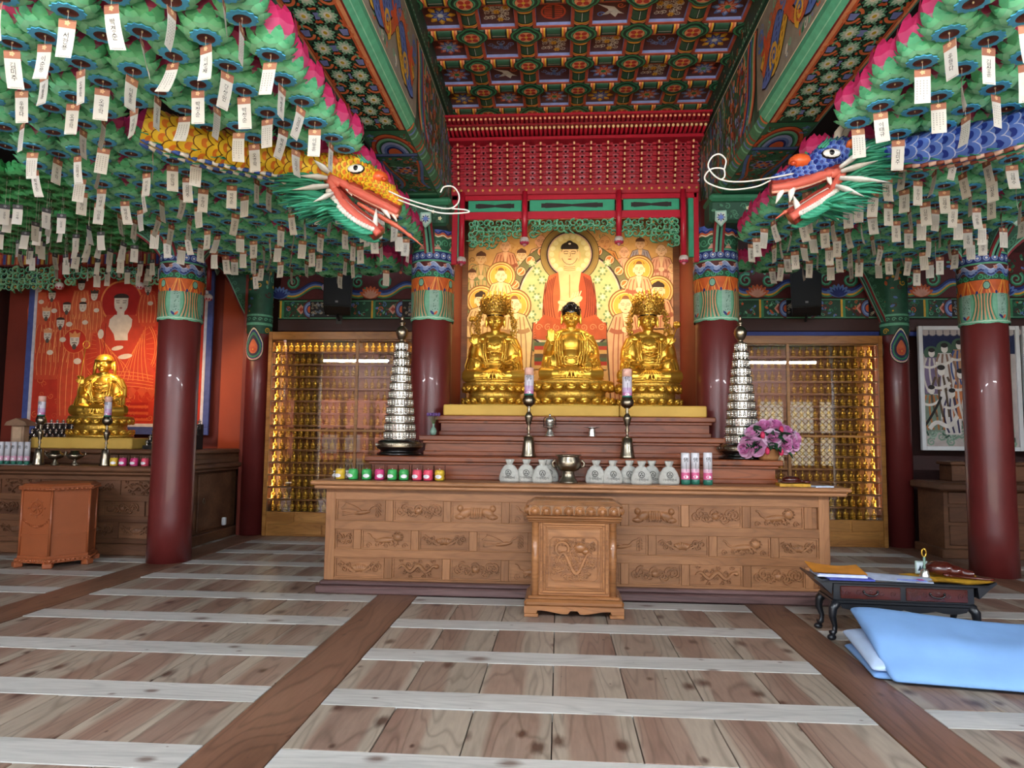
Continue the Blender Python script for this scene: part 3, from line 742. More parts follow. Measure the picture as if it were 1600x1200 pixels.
# ------------------------------------------------------------------ main altar
def carve(A, x0, z0, x1, z1, kind, seed=0):
    """low relief of beasts, clouds, lotuses or children in a panel"""
    r = random.Random(seed); W, H = x1-x0, z1-z0; cx, cz = (x0+x1)/2, (z0+z1)/2; h = .016
    P = lambda u, v: (cx+u*W*.5, cz+v*H*.5)
    if kind == 'crane':
        A.dome(*P(.05, -.25), W*.2, H*.13, h*1.4, rot=.15); A.ridge([P(*q) for q in bez((.2, -.2), (.45, .0), (.35, .4), (.62, .55), n=8)], .016, h)
        for k in range(6): A.ridge([P(*q) for q in bez((.05, -.15), (-.3, .2+.1*k), (-.55-.06*k, .3+.1*k), (-.9+.05*k, .15+.13*k), n=8)], .014, h*.9)
        for k in range(4): A.ridge([P(*q) for q in bez((-.15, -.3), (-.5, -.4), (-.85, -.65+.15*k), n=6)], .012, h*.8)
        for k in range(4): A.spiral(*P(.75, -.55+.35*k), .03, 1.3, .012, '#ccc', relief=h*.8)
    elif kind == 'lotus':
        for k in range(7):
            t = (k-3)/3; A.dome(*P(t*.22, -.05-.12*abs(t)), W*.045, H*.24, h*1.2, rot=-t*.7)
        for d in (-1, 1):
            for k in range(4):
                A.ridge([P(*q) for q in bez((d*.15, -.5), (d*(.3+.14*k), -.75+.35*k), (d*(.5+.12*k), .1+.2*k), n=7)], .012, h)
                A.spiral(*P(d*(.42+.14*k), -.2+.42*(k % 2)), .032, 1.4, .014, '#ccc', 1, d, k, relief=h)
    elif kind == 'beast':
        A.dome(*P(-.05, -.1), W*.24, H*.2, h*1.5, rot=.1); A.dome(*P(.5, .3), W*.10, H*.26, h*1.7)
        for k in range(9): a = 2*pi*k/9; A.spiral(P(.5, .3)[0]+W*.1*cos(a), P(.5, .3)[1]+H*.25*sin(a), .016, 1.2, .01, '#ccc', relief=h)
        for u, v in ((-.4, -.6), (-.15, -.65), (.25, -.6), (.45, -.5)): A.ridge([P(*q) for q in bez((u*.8, -.15), (u+.1, -.4), (u-.03, v), n=5)], .026, h)
        A.ridge([P(*q) for q in bez((-.5, 0), (-.8, .2), (-.6, .6), (-.85, .7), n=7)], .02, h)
        for k in range(5): A.spiral(*P(-.8+.4*k, -.75+.1*(k % 2)), .03, 1.3, .012, '#ccc', relief=h*.8)
    elif kind == 'dragon':
        pts = [P(-.85+1.7*i/24, .35*sin(i*.62)) for i in range(25)]; A.ridge(pts, [.02+.022*sin(pi*i/24) for i in range(25)], h*1.4)
        for i in range(2, 24, 2): A.spiral(pts[i][0], pts[i][1]+(.05 if i % 4 else -.05), .025, 1.3, .011, '#ccc', 1, 1, i, relief=h)
        A.dome(*pts[-1], W*.06, H*.14, h*1.7)
    elif kind == 'child':
        for d in (-1, 1):
            A.dome(*P(d*.72, .42), W*.07, H*.2, h*1.7); A.dome(*P(d*.5, -.15), W*.16, H*.26, h*1.4, rot=-d*.5); A.dome(*P(d*.72, -.55), W*.12, H*.16, h*1.2)
            for k in range(3): A.ridge([P(*q) for q in bez((d*(.35+.1*k), -.1), (d*(.4+.12*k), -.4), (d*(.5+.12*k), -.75), n=5)], .01, h)
        for k in range(5): A.dome(*P(-.2+.1*k, -.05), W*.04, H*.3, h*1.3)
        for k in range(5): A.spiral(*P(-.24+.12*k, -.6), .022, 1.3, .01, '#ccc', relief=h)
    else:
        for k in range(9):
            u = -.8+.2*k; A.spiral(*P(u, .3*sin(k*1.9)), .05, 1.5, .017, '#ccc', 1, 1 if k % 2 else -1, k, relief=h)
            A.ridge([P(*q) for q in bez((u, -.2), (u+.1, -.6), (u+.25, -.2), n=5)], .012, h)
        A.dome(*P(0, 0), W*.09, H*.22, h*1.6)
altar = thing('altar', 'long brown wooden main altar with carved panels and dark stepped tiers', 'altar', (0, 6.7, 0))
YA = 6.7
AX0, AX1 = -2.27, 2.52
g = G(); g.box(AX0+.1, AX1-.1, .03, 1.25, .1, 1.0, bev=.005); g.build('carcass', M['altar'], altar)
g = G(); g.box(AX0-.06, AX1+.06, -.08, 1.3, 0, .075, bev=.012); g.box(AX0-.03, AX1+.03, -.05, 1.3, .075, .115, bev=.012); g.build('plinth', M['plinth'], altar)
g = G(); g.box(AX0-.12, AX1+.16, -.13, 1.3, 1.035, 1.075, bev=.012); g.box(AX0-.09, AX1+.13, -.10, 1.3, .995, 1.035, bev=.01); g.build('altar_top', M['altar'], altar)
zr = [.115, .135, .335, .415, .60, .685, .885, 1.0]   # rails and panel rows from the floor up
for z0, z1 in ((.115, .14), (.335, .415), (.60, .685), (.885, .998)):
    g = G(); g.box(AX0+.09, AX1-.09, 0, .04, z0, z1, bev=.004); g.build('rail', M['altar'], altar)
for x0, x1 in ((AX0, AX0+.1), (AX1-.1, AX1)):
    g = G(); g.box(x0, x1, -.004, 1.2, .115, .998, bev=.006); g.build('corner_post', M['altarv'], altar)
def panel_row(z0, z1, first, kinds):
    pw, st = .492, .075; x = AX0+.1+ (0 if first else -.31); i = 0
    while x < AX1-.12:
        a, b_ = max(x, AX0+.1), min(x+pw, AX1-.1)
        if b_-a > .1:
            A = Art(plane_map((0, .022, 0), (1, 0, 0), (0, 0, 1)))
            A.g.box(a, b_, .022, .05, z0, z1)
            for q in ((a+.004, z0, a+.016, z1), (b_-.016, z0, b_-.004, z1)): A.g.box(q[0], q[2], .008, .03, q[1], q[3])
            for q in ((z0, z0+.012), (z1-.012, z1)): A.g.box(a+.0165, b_-.0165, .008, .03, *q)
            carve(A, a+.025, z0+.015, b_-.025, z1-.015, kinds[i % len(kinds)] if b_-a > .3 else 'lotus', i)
            A.g.build('carved_panel', M['altar'], altar)
        if b_ < AX1-.12:
            g = G(); g.box(b_, min(b_+st, AX1-.1), .003, .04, z0, z1, bev=.003); g.build('stile', M['altarv'], altar)
        x += pw+st; i += 1
panel_row(.685, .885, True, ['crane', 'cloud', 'child', 'beast', 'crane', 'child', 'cloud', 'beast'])
panel_row(.415, .60, False, ['lotus', 'beast', 'lotus', 'crane', 'beast', 'crane', 'lotus', 'beast', 'lotus'])
panel_row(.14, .335, True, ['lotus', 'dragon', 'cloud', 'beast', 'lotus', 'cloud', 'dragon', 'cloud'])
def tier(x0, x1, yf, yb, z0, z1, lb):
    g = G(); H = z1-z0
    g.box(x0, x1, yf, yb, z1-.055, z1, bev=.008); g.box(x0+.035, x1-.035, yf+.035, yb, z1-.085, z1-.055, bev=.006)
    g.box(x0+.06, x1-.06, yf+.07, yb, z0+.05, z1-.085); g.box(x0+.04, x1-.04, yf+.045, yb, z0, z0+.05, bev=.008)
    tag(g.build('altar_tier', M['tier']), lb, 'altar tier')
tier(-1.98, 2.2, 6.98, 7.86, 1.075, 1.31, 'lowest and widest dark wooden tier on the main altar'); tier(-1.5, 1.86, 7.35, 7.86, 1.31, 1.525, 'middle dark wooden tier, with the water bowl standing on it'); tier(-1.37, 1.69, 7.58, 7.86, 1.525, 1.748, 'topmost dark wooden tier just below the yellow plinths')
g = G(); g.box(-1.25, 1.57, 7.86, 8.01, 1.077, 1.745); g.box(-1.25, 1.57, 8.012, 9.3, .0, 1.745); tag(g.build('platform', M['tier']), 'dark platform inside the shrine behind the topmost tier', 'platform')
for nm, x0, x1, lab in (('a', -1.255, .66, 'long yellow cloth covered plinth under the two gilded figures on the yellow dragon side'), ('b', .668, 1.575, 'short yellow cloth covered plinth under the crowned figure on the blue dragon side')):
    g = G(); g.box(x0-.03 if nm == 'a' else x0, x1+.03 if nm == 'b' else x1, 7.63, 8.0 if False else 7.86, 1.748, 1.872, bev=.012); g.box(x0, x1, 7.85, 9.2, 1.748, 1.871)
    tag(g.build('statue_plinth', M['yellowpad']), lab, 'plinth')

# ------------------------------------------------------------------ shrine: walls, canopy, frame, fretwork
for x0, x1 in ((-1.42, -1.345), (1.62, 1.70)):
    g = G(); g.box(x0, x1, 8.3, 9.6, 1.0, 4.6)
    struct(g.build('wall_shrine', M['redwall']), 'red brown side wall of the shrine behind the %s column' % ('yellow dragon side' if x0 < 0 else 'blue dragon side'), 'wall')
g = G(); g.box(-1.42, 1.70, 9.5, 9.6, 1.0, 5.4)
struct(g.build('wall_shrine_back', M['redwall']), 'red brown back wall of the shrine behind the painting', 'wall')
YC = 8.0
canopy = thing('canopy', 'crimson bracketed canopy with gold dots hanging over the shrine', 'canopy', (0, 0, 0))
CXa, CXb = at(706, 300, YC).x, at(1092, 300, YC).x
def cz(y): return at(900, y, YC).z
zb, zt = cz(297), cz(228)
g = G(); g.box(CXa, CXb, YC-.03, YC+.06, cz(304), cz(290), '#a81c30', bev=.008)
for i in range(34):
    x = CXa+.03+(CXb-CXa-.06)*i/33; g.ball((x, YC-.03, cz(297)), .016, 8, 6, '#e3a860')
g.build('lower_beam', M['paint'], canopy); 
# slanted backing board
ybot, ytop = YC+.02, YC-.12
g = G(); g.add([(CXa, ybot+.05, cz(290)), (CXb, ybot+.05, cz(290)), (CXb, ytop+.10, zt+.05), (CXa, ytop+.10, zt+.05), (CXa, ybot+.09, cz(290)), (CXb, ybot+.09, cz(290)), (CXb, ytop+.14, zt+.05), (CXa, ytop+.14, zt+.05)],
      [(0,1,2,3), (4,7,6,5), (0,3,7,4), (1,5,6,2), (0,4,5,1), (3,2,6,7)], '#a01a2e'); g.build('backing_board', M['gloss'], canopy)
NB_ = 15; dx = (CXb-CXa-.16)/(NB_-1)
g = G(); H = zt-cz(290)
for k in range(8):
    t = (k+.3)/8; z = cz(290)+H*t; y = ybot+.05+(ytop+.10-ybot-.05)*t
    p = .035+.016*k*.5
    g.box(-.016, .016, y-p-.03, y+.02, z, z+H/8*.62, '#b51f34'); g.box(-dx/2+.036, dx/2-.036, y-p*.4, y+.02, z+H/16*.9, z+H/16*1.9, '#b51f34')
    g.box(-dx/2+.005, dx/2-.005, y-.012, y+.02, z, z+H/22, '#a81c30')
    g.box(-.0085, .0085, y-p-.036, y-p-.029, z+.004, z+H/8*.62, '#f2cf98')
    for d in (-1, 1): g.box(d*dx/2-.014, d*dx/2+.014, y-.006, y+.03, z+H/16*.6, z+H/16*1.35, '#2a0a0f')  # dark colour stands in for shade in the gaps between cross arms
mB = g.mesh('bracket_cluster', M['paint'])
for i in range(NB_): share(None, 'bracket_cluster', canopy, (CXa+.08+dx*i, 0, 0), mesh=mB)
zt2 = cz(228)
g = G(); g.box(CXa-.03, CXb+.03, ytop-.06, ytop+.12, zt2+.01, zt2+.05, '#a81c30', bev=.006); g.build('eave_beam', M['gloss'], canopy)
g = G(); g.tube([(0, ytop+.1, zt2+.06), (0, ytop-.2, zt2+.085)], .017, 8, '#b01f33'); g.ball((0, ytop-.2, zt2+.085), .0185, 8, 6, '#f0cf98'); m1 = g.mesh('rafter', M['gloss'])
g = G(); g.box(-.015, .015, ytop-.34, ytop+.05, zt2+.115, zt2+.145, '#b01f33'); g.box(-.011, .011, ytop-.345, ytop-.338, zt2+.119, zt2+.141, '#e8b98a'); m2 = g.mesh('rafter', M['gloss'])
for i in range(58):
    x = CXa-.02+(CXb-CXa+.04)*i/57; share(None, 'rafter', canopy, (x, 0, 0), mesh=m1); share(None, 'rafter', canopy, (x, 0, 0), mesh=m2)
g = G(); g.box(CXa-.05, CXb+.05, ytop-.25, ytop+.1, zt2+.098, zt2+.114, '#8e1526'); g.box(CXa-.06, CXb+.06, ytop-.38, ytop+.1, zt2+.147, zt2+.17, '#a81c30'); g.build('eave_board', M['gloss'], canopy)
# frame
frame = thing('shrine_frame', 'crimson and teal frame with hanging lotus posts and green scroll fretwork above the golden painting', 'frame', (0, 0, 0))
def fx(x): return at(x, 340, YC).x
def fbox(nm, x0, x1, y0, y1, col, mat='gloss', d=.05, yo=0, bev=.006):
    g = G(); g.box(fx(x0), fx(x1), YC+yo, YC+yo+d, cz(y1), cz(y0), col, bev=bev); return g.build(nm, M[mat], frame)
CRM = '#b51f34'
fbox('top_rail', 706, 1090, 301, 311, CRM); fbox('lower_rail', 717, 1072, 329, 341, CRM, yo=.004)
fbox('side_board', 706, 715, 301, 412, CRM); fbox('side_board', 1084, 1092, 301, 410, CRM)
fbox('teal_strip', 712, 718, 314, 404, '#3c9c79', yo=.012); fbox('teal_strip', 1076, 1085, 309, 402, '#3c9c79', yo=.012)
for x0, x1 in ((731, 815), (827, 961), (974, 1062)):
    fbox('teal_panel', x0, x1, 311, 329, '#3c9c79', yo=.012, d=.02)
    A = Art(plane_map((0, YC+.0115, 0), (1, 0, 0), (0, 0, 1))); a, b_ = fx(x0), fx(x1); zc = cz(320); hl = (b_-a)*.36; c = (a+b_)/2
    pts = []
    for i in range(41):
        t = -1+2*i/40; pts.append((c+hl*t, zc+.012+.022*abs(t)**.7*(1-.35*(abs(t) > .85))))
    A.poly(pts+[(u, 2*zc-v) for u, v in reversed(pts)], '#1d100c', 0)  # shade of the cut-out painted as a flat dark shape
    A.g.build('cutout_shade', M['paint'], frame)
def hang_post(x, y1, r=.034):
    X = fx(x); z1 = cz(y1); g = G()
    g.tube([(X, YC-.03, cz(300)), (X, YC-.03, z1)], r, 12, CRM); g.build('hanging_post', M['gloss'], frame)
    g = G(); g.ball((X, YC-.03, z1-.035), (.056, .056, .05), 14, 8, '#d8d0cc')
    for k in range(10):
        a = 2*pi*k/10; A = (X+.05*cos(a), YC-.03+.05*sin(a), z1-.05)
        g.ball((X+.036*cos(a), YC-.03+.036*sin(a), z1-.058), (.02, .02, .026), 6, 4, '#c33a5c')
    g.ball((X, YC-.03, z1-.085), (.02, .02, .02), 8, 5, '#e08aa0'); g.build('lotus_bud', M['paint'], frame)
hang_post(722.5, 402); hang_post(820, 372); hang_post(966.5, 372); hang_post(1067, 402)
def fretwork(parent, x0, x1, ztop, zlow, Y, n, nm='fretwork', cols=('#3f9a6c', '#2c7a55', '#57b487'), size=.055, d=1):
    """pierced scrollwork between ztop and the arch zlow(t)"""
    r = random.Random(n); A = Art(plane_map((0, Y, 0), (1, 0, 0), (0, 0, 1))); pts = []
    nx = max(3, int((x1-x0)/size/1.25))
    for i in range(nx+1):
        t = i/nx; x = x0+(x1-x0)*t; z = ztop-size*.6; zl = zlow(t)
        while z > zl-size*.3:
            pts.append((x+r.uniform(-.15, .15)*size, z)); z -= size*1.15
    for i, (u, v) in enumerate(pts):
        u = min(max(u, x0+size*.5), x1-size*.5)
        a0 = r.uniform(0, 6.3); dd = 1 if i % 2 else -1
        A.spiral(u, v, size*.88, 1.15, size*.5, cols[i % 3], 1, dd, a0, relief=.016, n=11)
        A.spiral(u, v, size*.98, 1.05, size*.14, '#8fcfae', 1, dd, a0, relief=.024, n=11)
        A.ridge([(u+size*.9*cos(a0), v+size*.9*sin(a0)), (u+size*1.5*cos(a0+.5), v+size*1.3*sin(a0+.5))], [size*.4, size*.1], .014, cols[(i+1) % 3])
        if r.random() < .22: A.dome(u, v, size*.3, size*.2, .03, '#c98f3a', 6)
    return A.g.build(nm, M['paint'], parent)
fretwork(frame, fx(733), fx(815), cz(343), lambda t: cz(386-24*t**1.5), YC+.03, 1)
fretwork(frame, fx(829), fx(962), cz(343), lambda t: cz(362-4*sin(pi*t)), YC+.03, 2)
fretwork(frame, fx(975), fx(1060), cz(343), lambda t: cz(362+22*t**1.5), YC+.03, 3)

# ------------------------------------------------------------------ painting behind the statues
PY = 9.40
painting = thing('altar_painting', 'golden temple painting of a seated red robed figure with haloed attendants behind the statues', 'painting', (0, PY, 0))
px0, px1, pz0, pz1 = -1.335, 1.61, 1.86, 4.55
g = G(); g.box(px0, px1, -.01, .02, pz0, pz1, '#cfa468'); g.build('board', M['canvas'], painting)
for x0, x1 in ((px0-.0, px0+.05), (px1-.05, px1)):
    g = G(); g.box(x0-.02, x1+.02, -.05, .03, pz0, pz1, bev=.006); g.build('frame_strip', M['altar2'], painting)
A = Art(plane_map((0, -.011, 0), (1, 0, 0), (0, 0, 1)), step=.0008)
def pp(x, y): p = at(x, y, PY); return p.x, p.z
S1 = .0087   # metres per photo pixel on the painting
r = random.Random(21)
GOLDS = ['#d9b274', '#c99656', '#e3c187', '#b98250', '#d6a06a', '#c9876a', '#a8895c']
for i in range(260):   # swirling cloud ground
    u, v = r.uniform(px0+.1, px1-.1), r.uniform(pz0+.05, pz1-.1)
    A.spiral(u, v, r.uniform(.04, .09), 1.3, .014, r.choice(GOLDS+['#8b6a44', '#7e8a66']), 1+i % 2, r.choice((1, -1)), r.uniform(0, 6), n=9)
def face(x, y, w, skin='#ecd0a0', hair='#2a1d18', L=24, cap=None):
    A.ell(x, y, w*.5, w*.64, '#7a4a30', L, 16); A.ell(x, y, w*.47, w*.61, skin, L+1, 16)
    for d in (-1, 1):
        A.ell(x+d*w*.5, y-w*.05, w*.07, w*.25, skin, L+1, 8)
        A.line(bez((x+d*w*.08, y+w*.14), (x+d*w*.22, y+w*.22), (x+d*w*.36, y+w*.12), n=5), w*.04, '#6b4028', L+2)
        A.line(bez((x+d*w*.1, y+w*.04), (x+d*w*.22, y+w*.0), (x+d*w*.34, y+w*.05), n=5), w*.035, '#4a2a1c', L+2)
    A.line([(x+w*.03, y+w*.1), (x+w*.06, y-w*.12), (x-w*.04, y-w*.14)], w*.03, '#8a5a3a', L+2); A.ell(x, y-w*.3, w*.12, w*.035, '#b4523c', L+2, 8)
    if cap: A.ell(x, y+w*.5, w*.5, w*.35, cap, L+2, 12, 0, 0, pi); A.ring(x, y+w*.5, w*.3, w*.42, YL, L+3, 10, 0, pi)
    elif hair:
        A.ell(x, y+w*.38, w*.52, w*.36, hair, L+2, 16, 0, -.25, pi+.25); A.ell(x, y+w*.66, w*.2, w*.16, hair, L+2, 10)
def halo(x, y, rad, cols, L=8):
    n = len(cols)
    for i, c in enumerate(cols): A.circ(x, y, rad*(1-i*.085) if i < n-1 else rad*.7, c, L+i*.3, 26)
def figure(px, py, hw, robe, robe2, halo_px=0, cap=None, skin='#ecd0a0', body=90, hair='#2a1d18', L=22, hcols=('#8a6238', '#e6c680', '#b07a3c', '#f0d790', '#cf9838', '#e4b24e')):
    """standing attendant; px, py = face centre in photo pixels, hw = face width in pixels"""
    x, y = pp(px, py); w = hw*S1; B = body*S1
    if halo_px: halo(x, y, halo_px*S1, hcols, L-3)
    A.poly([(x-w*.9, y-w*.75), (x-w*.3, y-w*.55), (x+w*.3, y-w*.55), (x+w*.9, y-w*.75), (x+w*1.5, y-w*2.2), (x+w*1.2, y-B), (x-w*1.2, y-B), (x-w*1.5, y-w*2.2)], '#6a4a34', L)
    A.poly([(x-w*.85, y-w*.8), (x-w*.3, y-w*.6), (x+w*.3, y-w*.6), (x+w*.85, y-w*.8), (x+w*1.42, y-w*2.2), (x+w*1.1, y-B+.01), (x-w*1.1, y-B+.01), (x-w*1.42, y-w*2.2)], robe, L+.5)
    A.poly([(x-w*.25, y-w*.6), (x+w*.25, y-w*.6), (x+w*.1, y-w*1.6), (x-w*.1, y-w*1.6)], skin, L+1.2)
    for k in range(6):
        t = (k-2.5)/2.5; A.line(bez((x+t*w*.7, y-w*.9), (x+t*w*1.2, y-B*.5), (x+t*w*.8, y-B+.02), n=6), w*.09, robe2, L+1)
    for d in (-1, 1): A.line(bez((x+d*w*1.2, y-w*1.9), (x+d*w*.6, y-w*2.3), (x, y-w*1.9), n=6), w*.35, robe2, L+1.5)
    A.ell(x, y-w*1.9, w*.3, w*.25, skin, L+2, 10); A.rect(x-w*.18, y-w*.75, x+w*.18, y-w*.4, skin, L+1.6)
    face(x, y, w, skin, hair, L+3, cap)
# upper rows of arhats and guardians
for i, (px, py, hw, robe, robe2, sk) in enumerate(((752, 405, 17, '#b9a06a', '#7d8a5a', '#dcb98a'), (790, 385, 17, '#cd9270', '#8a4a34', '#e2b48e'), (845, 378, 18, '#d8a888', '#a8604a', '#e0aa88'), (815, 400, 16, '#9aa07a', '#6b6a48', '#e6c69c'),
        (945, 380, 20, '#c98a4a', '#8d5528', '#d29a66'), (975, 395, 16, '#d8a28c', '#a4624e', '#e0b090'), (1000, 382, 15, '#9a94a0', '#6a647a', '#dcb690'), (1033, 392, 17, '#dca890', '#a86a5a', '#eac8a2'), (1050, 420, 14, '#c8987a', '#92563e', '#e2bc94'), (738, 430, 14, '#8f9a6a', '#60683f', '#e2bc94'))):
    figure(px, py, hw*.92, robe, robe2, 0, None, sk, 62, '#5a3a2a' if i % 3 == 0 else None, 4)
# great mandorla of the central figure
cxp, czp = pp(890, 468)
for rad, c in ((.92, '#5b5a3c'), (.905, '#74744e'), (.78, '#3a2a2c'), (.755, '#d8c0b0'), (.735, '#cfbf8a'), (.72, '#c9c48c')): A.circ(cxp, czp-.02, rad*.93, c, 10+('#5b5a3c', '#74744e', '#3a2a2c', '#d8c0b0', '#cfbf8a', '#c9c48c').index(c)*.3, 44)
for k in range(13):
    a = pi*(k+.15)/12.3; x, y = cxp+.785*cos(a), czp-.02+.785*sin(a)
    A.circ(x, y, .07, '#4a3a28', 12, 16); A.circ(x, y, .062, '#e2b890', 12.5, 16); A.circ(x, y, .047, '#cf7a3c', 13, 12); A.line(bez((x-.03, y-.03), (x+.02, y), (x+.03, y+.035), n=4), .014, '#f0d8b0', 13.5)
for d in (-1, 1):
    for k in range(9): A.flower(cxp+d*(.38+.07*(k % 3)), czp-.45+.12*k, .07, 6, [('#7d9a6a', None), ('#e6dcae', None), '#f2ecc8'], 12)
hxp, hzp = pp(890, 398)
for rad, c in ((.44, '#3c2f24'), (.43, '#9b8148'), (.37, '#8a7444'), (.345, '#2f2226'), (.325, '#caa9a0'), (.31, '#e0d79a'), (.25, '#dcd08c')): A.circ(hxp, hzp, rad*.93, c, 14.5+('#3c2f24', '#9b8148', '#8a7444', '#2f2226', '#caa9a0', '#e0d79a', '#dcd08c').index(c)*.25, 40)
for k in range(18): a = 2*pi*k/18; A.circ(hxp+.245*cos(a), hzp+.245*sin(a), .035, '#ece6b0', 16.2, 8)
# central seated figure
bx, bz = pp(890, 398)
def q(x, y): return pp(x, y)
for d, c1, c2 in ((-1, '#c4663c', '#8a3a22'), (1, '#b5502f', '#7c2f1c')):
    pts = [q(890+d*14, 425), q(890+d*33, 432), q(890+d*42, 470), q(890+d*40, 500), q(890+d*58, 505), q(890+d*60, 530), q(890, 535), q(890, 500), q(890+d*16, 480)]
    A.poly(pts, '#5a2818', 17); A.poly([(x+(bx-x)*.03, y+(.003)) for x, y in pts], c1, 17.6)
    for k in range(6): A.line(bez(q(890+d*(22+3*k), 432+2*k), q(890+d*(32+2*k), 465), q(890+d*(22+4*k), 500+2*k), n=7), .014, c2, 18.2)
    for k in range(5): A.line(bez(q(890+d*2, 512+4*k), q(890+d*30, 508+4*k), q(890+d*55, 512+4*k), n=7), .012, c2, 18.2)
A.poly([q(872, 424), q(908, 424), q(904, 450), q(900, 470), q(905, 488), q(872, 488), q(876, 462)], '#ecce96', 19)
A.line([q(890, 430), q(890, 466)], .01, '#b8854c', 19.6); A.rect(bx-.07, bz-.23, bx+.07, bz-.1, '#ecce96', 19.6)
for k in range(3): A.line(bez((bx-.08, bz-.17-.025*k), (bx, bz-.19-.025*k), (bx+.08, bz-.17-.025*k), n=5), .008, '#b8854c', 20.2)
A.ell(*q(883, 476), .11, .045, '#c79a62', 20.1, 14, -.35); A.ell(*q(883, 476), .104, .04, '#f0d8a6', 20.4, 14, -.35); A.ell(*q(900, 470), .10, .05, '#c79a62', 20.7, 14, .5); A.ell(*q(900, 470), .094, .045, '#f2dcae', 21, 14, .5); [A.line([q(893+4*k, 466-k), q(896+4*k, 458-k)], .016, '#f2dcae', 21.3) for k in range(4)]; A.rect(q(873, 488)[0], q(873, 496)[1], q(906, 488)[0], q(873, 486)[1], '#a8452a', 20)
face(bx, bz, .235, '#f0d49c', '#211812', 21)
for d in (-1, 1): A.ell(bx+d*.128, bz-.03, .025, .08, '#e8c48a', 21, 10)
A.ell(bx, bz+.145, .02, .012, '#f0e8d8', 26, 8)
A.poly([q(835, 510), q(850, 492), q(890, 505), q(930, 492), q(948, 510), q(945, 530), q(838, 530)], '#b5552f', 18.8)
for k in range(8): A.spiral(q(842+14*k, 512)[0], q(842, 512)[1], .05, 1.4, .014, '#d98a5c', 19.5, 1, k)
for k in range(7): A.rect(q(835, 535+6*k)[0], q(835, 541+6*k)[1], q(948, 535)[0], q(835, 535+6*k)[1], ('#4f5f42', '#a83a2c', '#c9a060', '#5c4a38')[k % 4], 16+.1*k)
# attendants with haloes
for px, py, hw, hp in ((783, 432, 17, 24), (752, 470, 19, 25), (804, 478, 20, 27), (998, 422, 17, 24), (1028, 455, 19, 25), (977, 478, 20, 27)):
    figure(px, py, hw, '#e6c890' if px < 890 else '#dcae84', '#a8845a' if px < 890 else '#a8644a', hp, '#8a5a3a' if px not in (752, 1028) else None, '#f2dcae', 150 if hp > 26 else 60, '#3a2a22', 23 if hp > 26 else 20)
A.g.build('painted_figures', M['canvas'], painting)
# ------------------------------------------------------------------ gilded statues (each body one continuous remeshed surface)
def hand(g, w, d, nrm, sz=1.0, curl=.25, thumb=1):
    """palm and five fingers from wrist w: d = direction of the fingers, nrm = way the palm faces"""
    w = Vector(w); d = Vector(d).normalized(); nrm = Vector(nrm); nrm = (nrm-d*nrm.dot(d)).normalized(); s = d.cross(nrm)*thumb
    for k in range(4):
        o = (k-1.5)*.021*sz; b = w+d*.012*sz+s*o*.55; m = w+d*.082*sz+s*o
        g.tube([b, m], [.017*sz, .0145*sz], 8)
        L = (.068, .078, .074, .058)[k]*sz; a = curl
        p1 = m+(d*cos(a)+nrm*sin(a)+s*(k-1.5)*.06)*L*.5; p2 = p1+(d*cos(2.2*a)+nrm*sin(2.2*a))*L*.5
        g.tube([m-d*.01*sz, p1, p2], [.0125*sz, .0115*sz, .008*sz], 8); g.ball(p2, .0085*sz, 6, 4)
    t0 = w+d*.025*sz-s*.022*sz; t1 = t0-s*.032*sz+d*.03*sz+nrm*.012*sz; t2 = t1-s*.006*sz+d*.032*sz+nrm*.018*sz
    g.tube([w+d*.01*sz, t0, t1, t2], [.016*sz, .016*sz, .012*sz, .009*sz], 8)
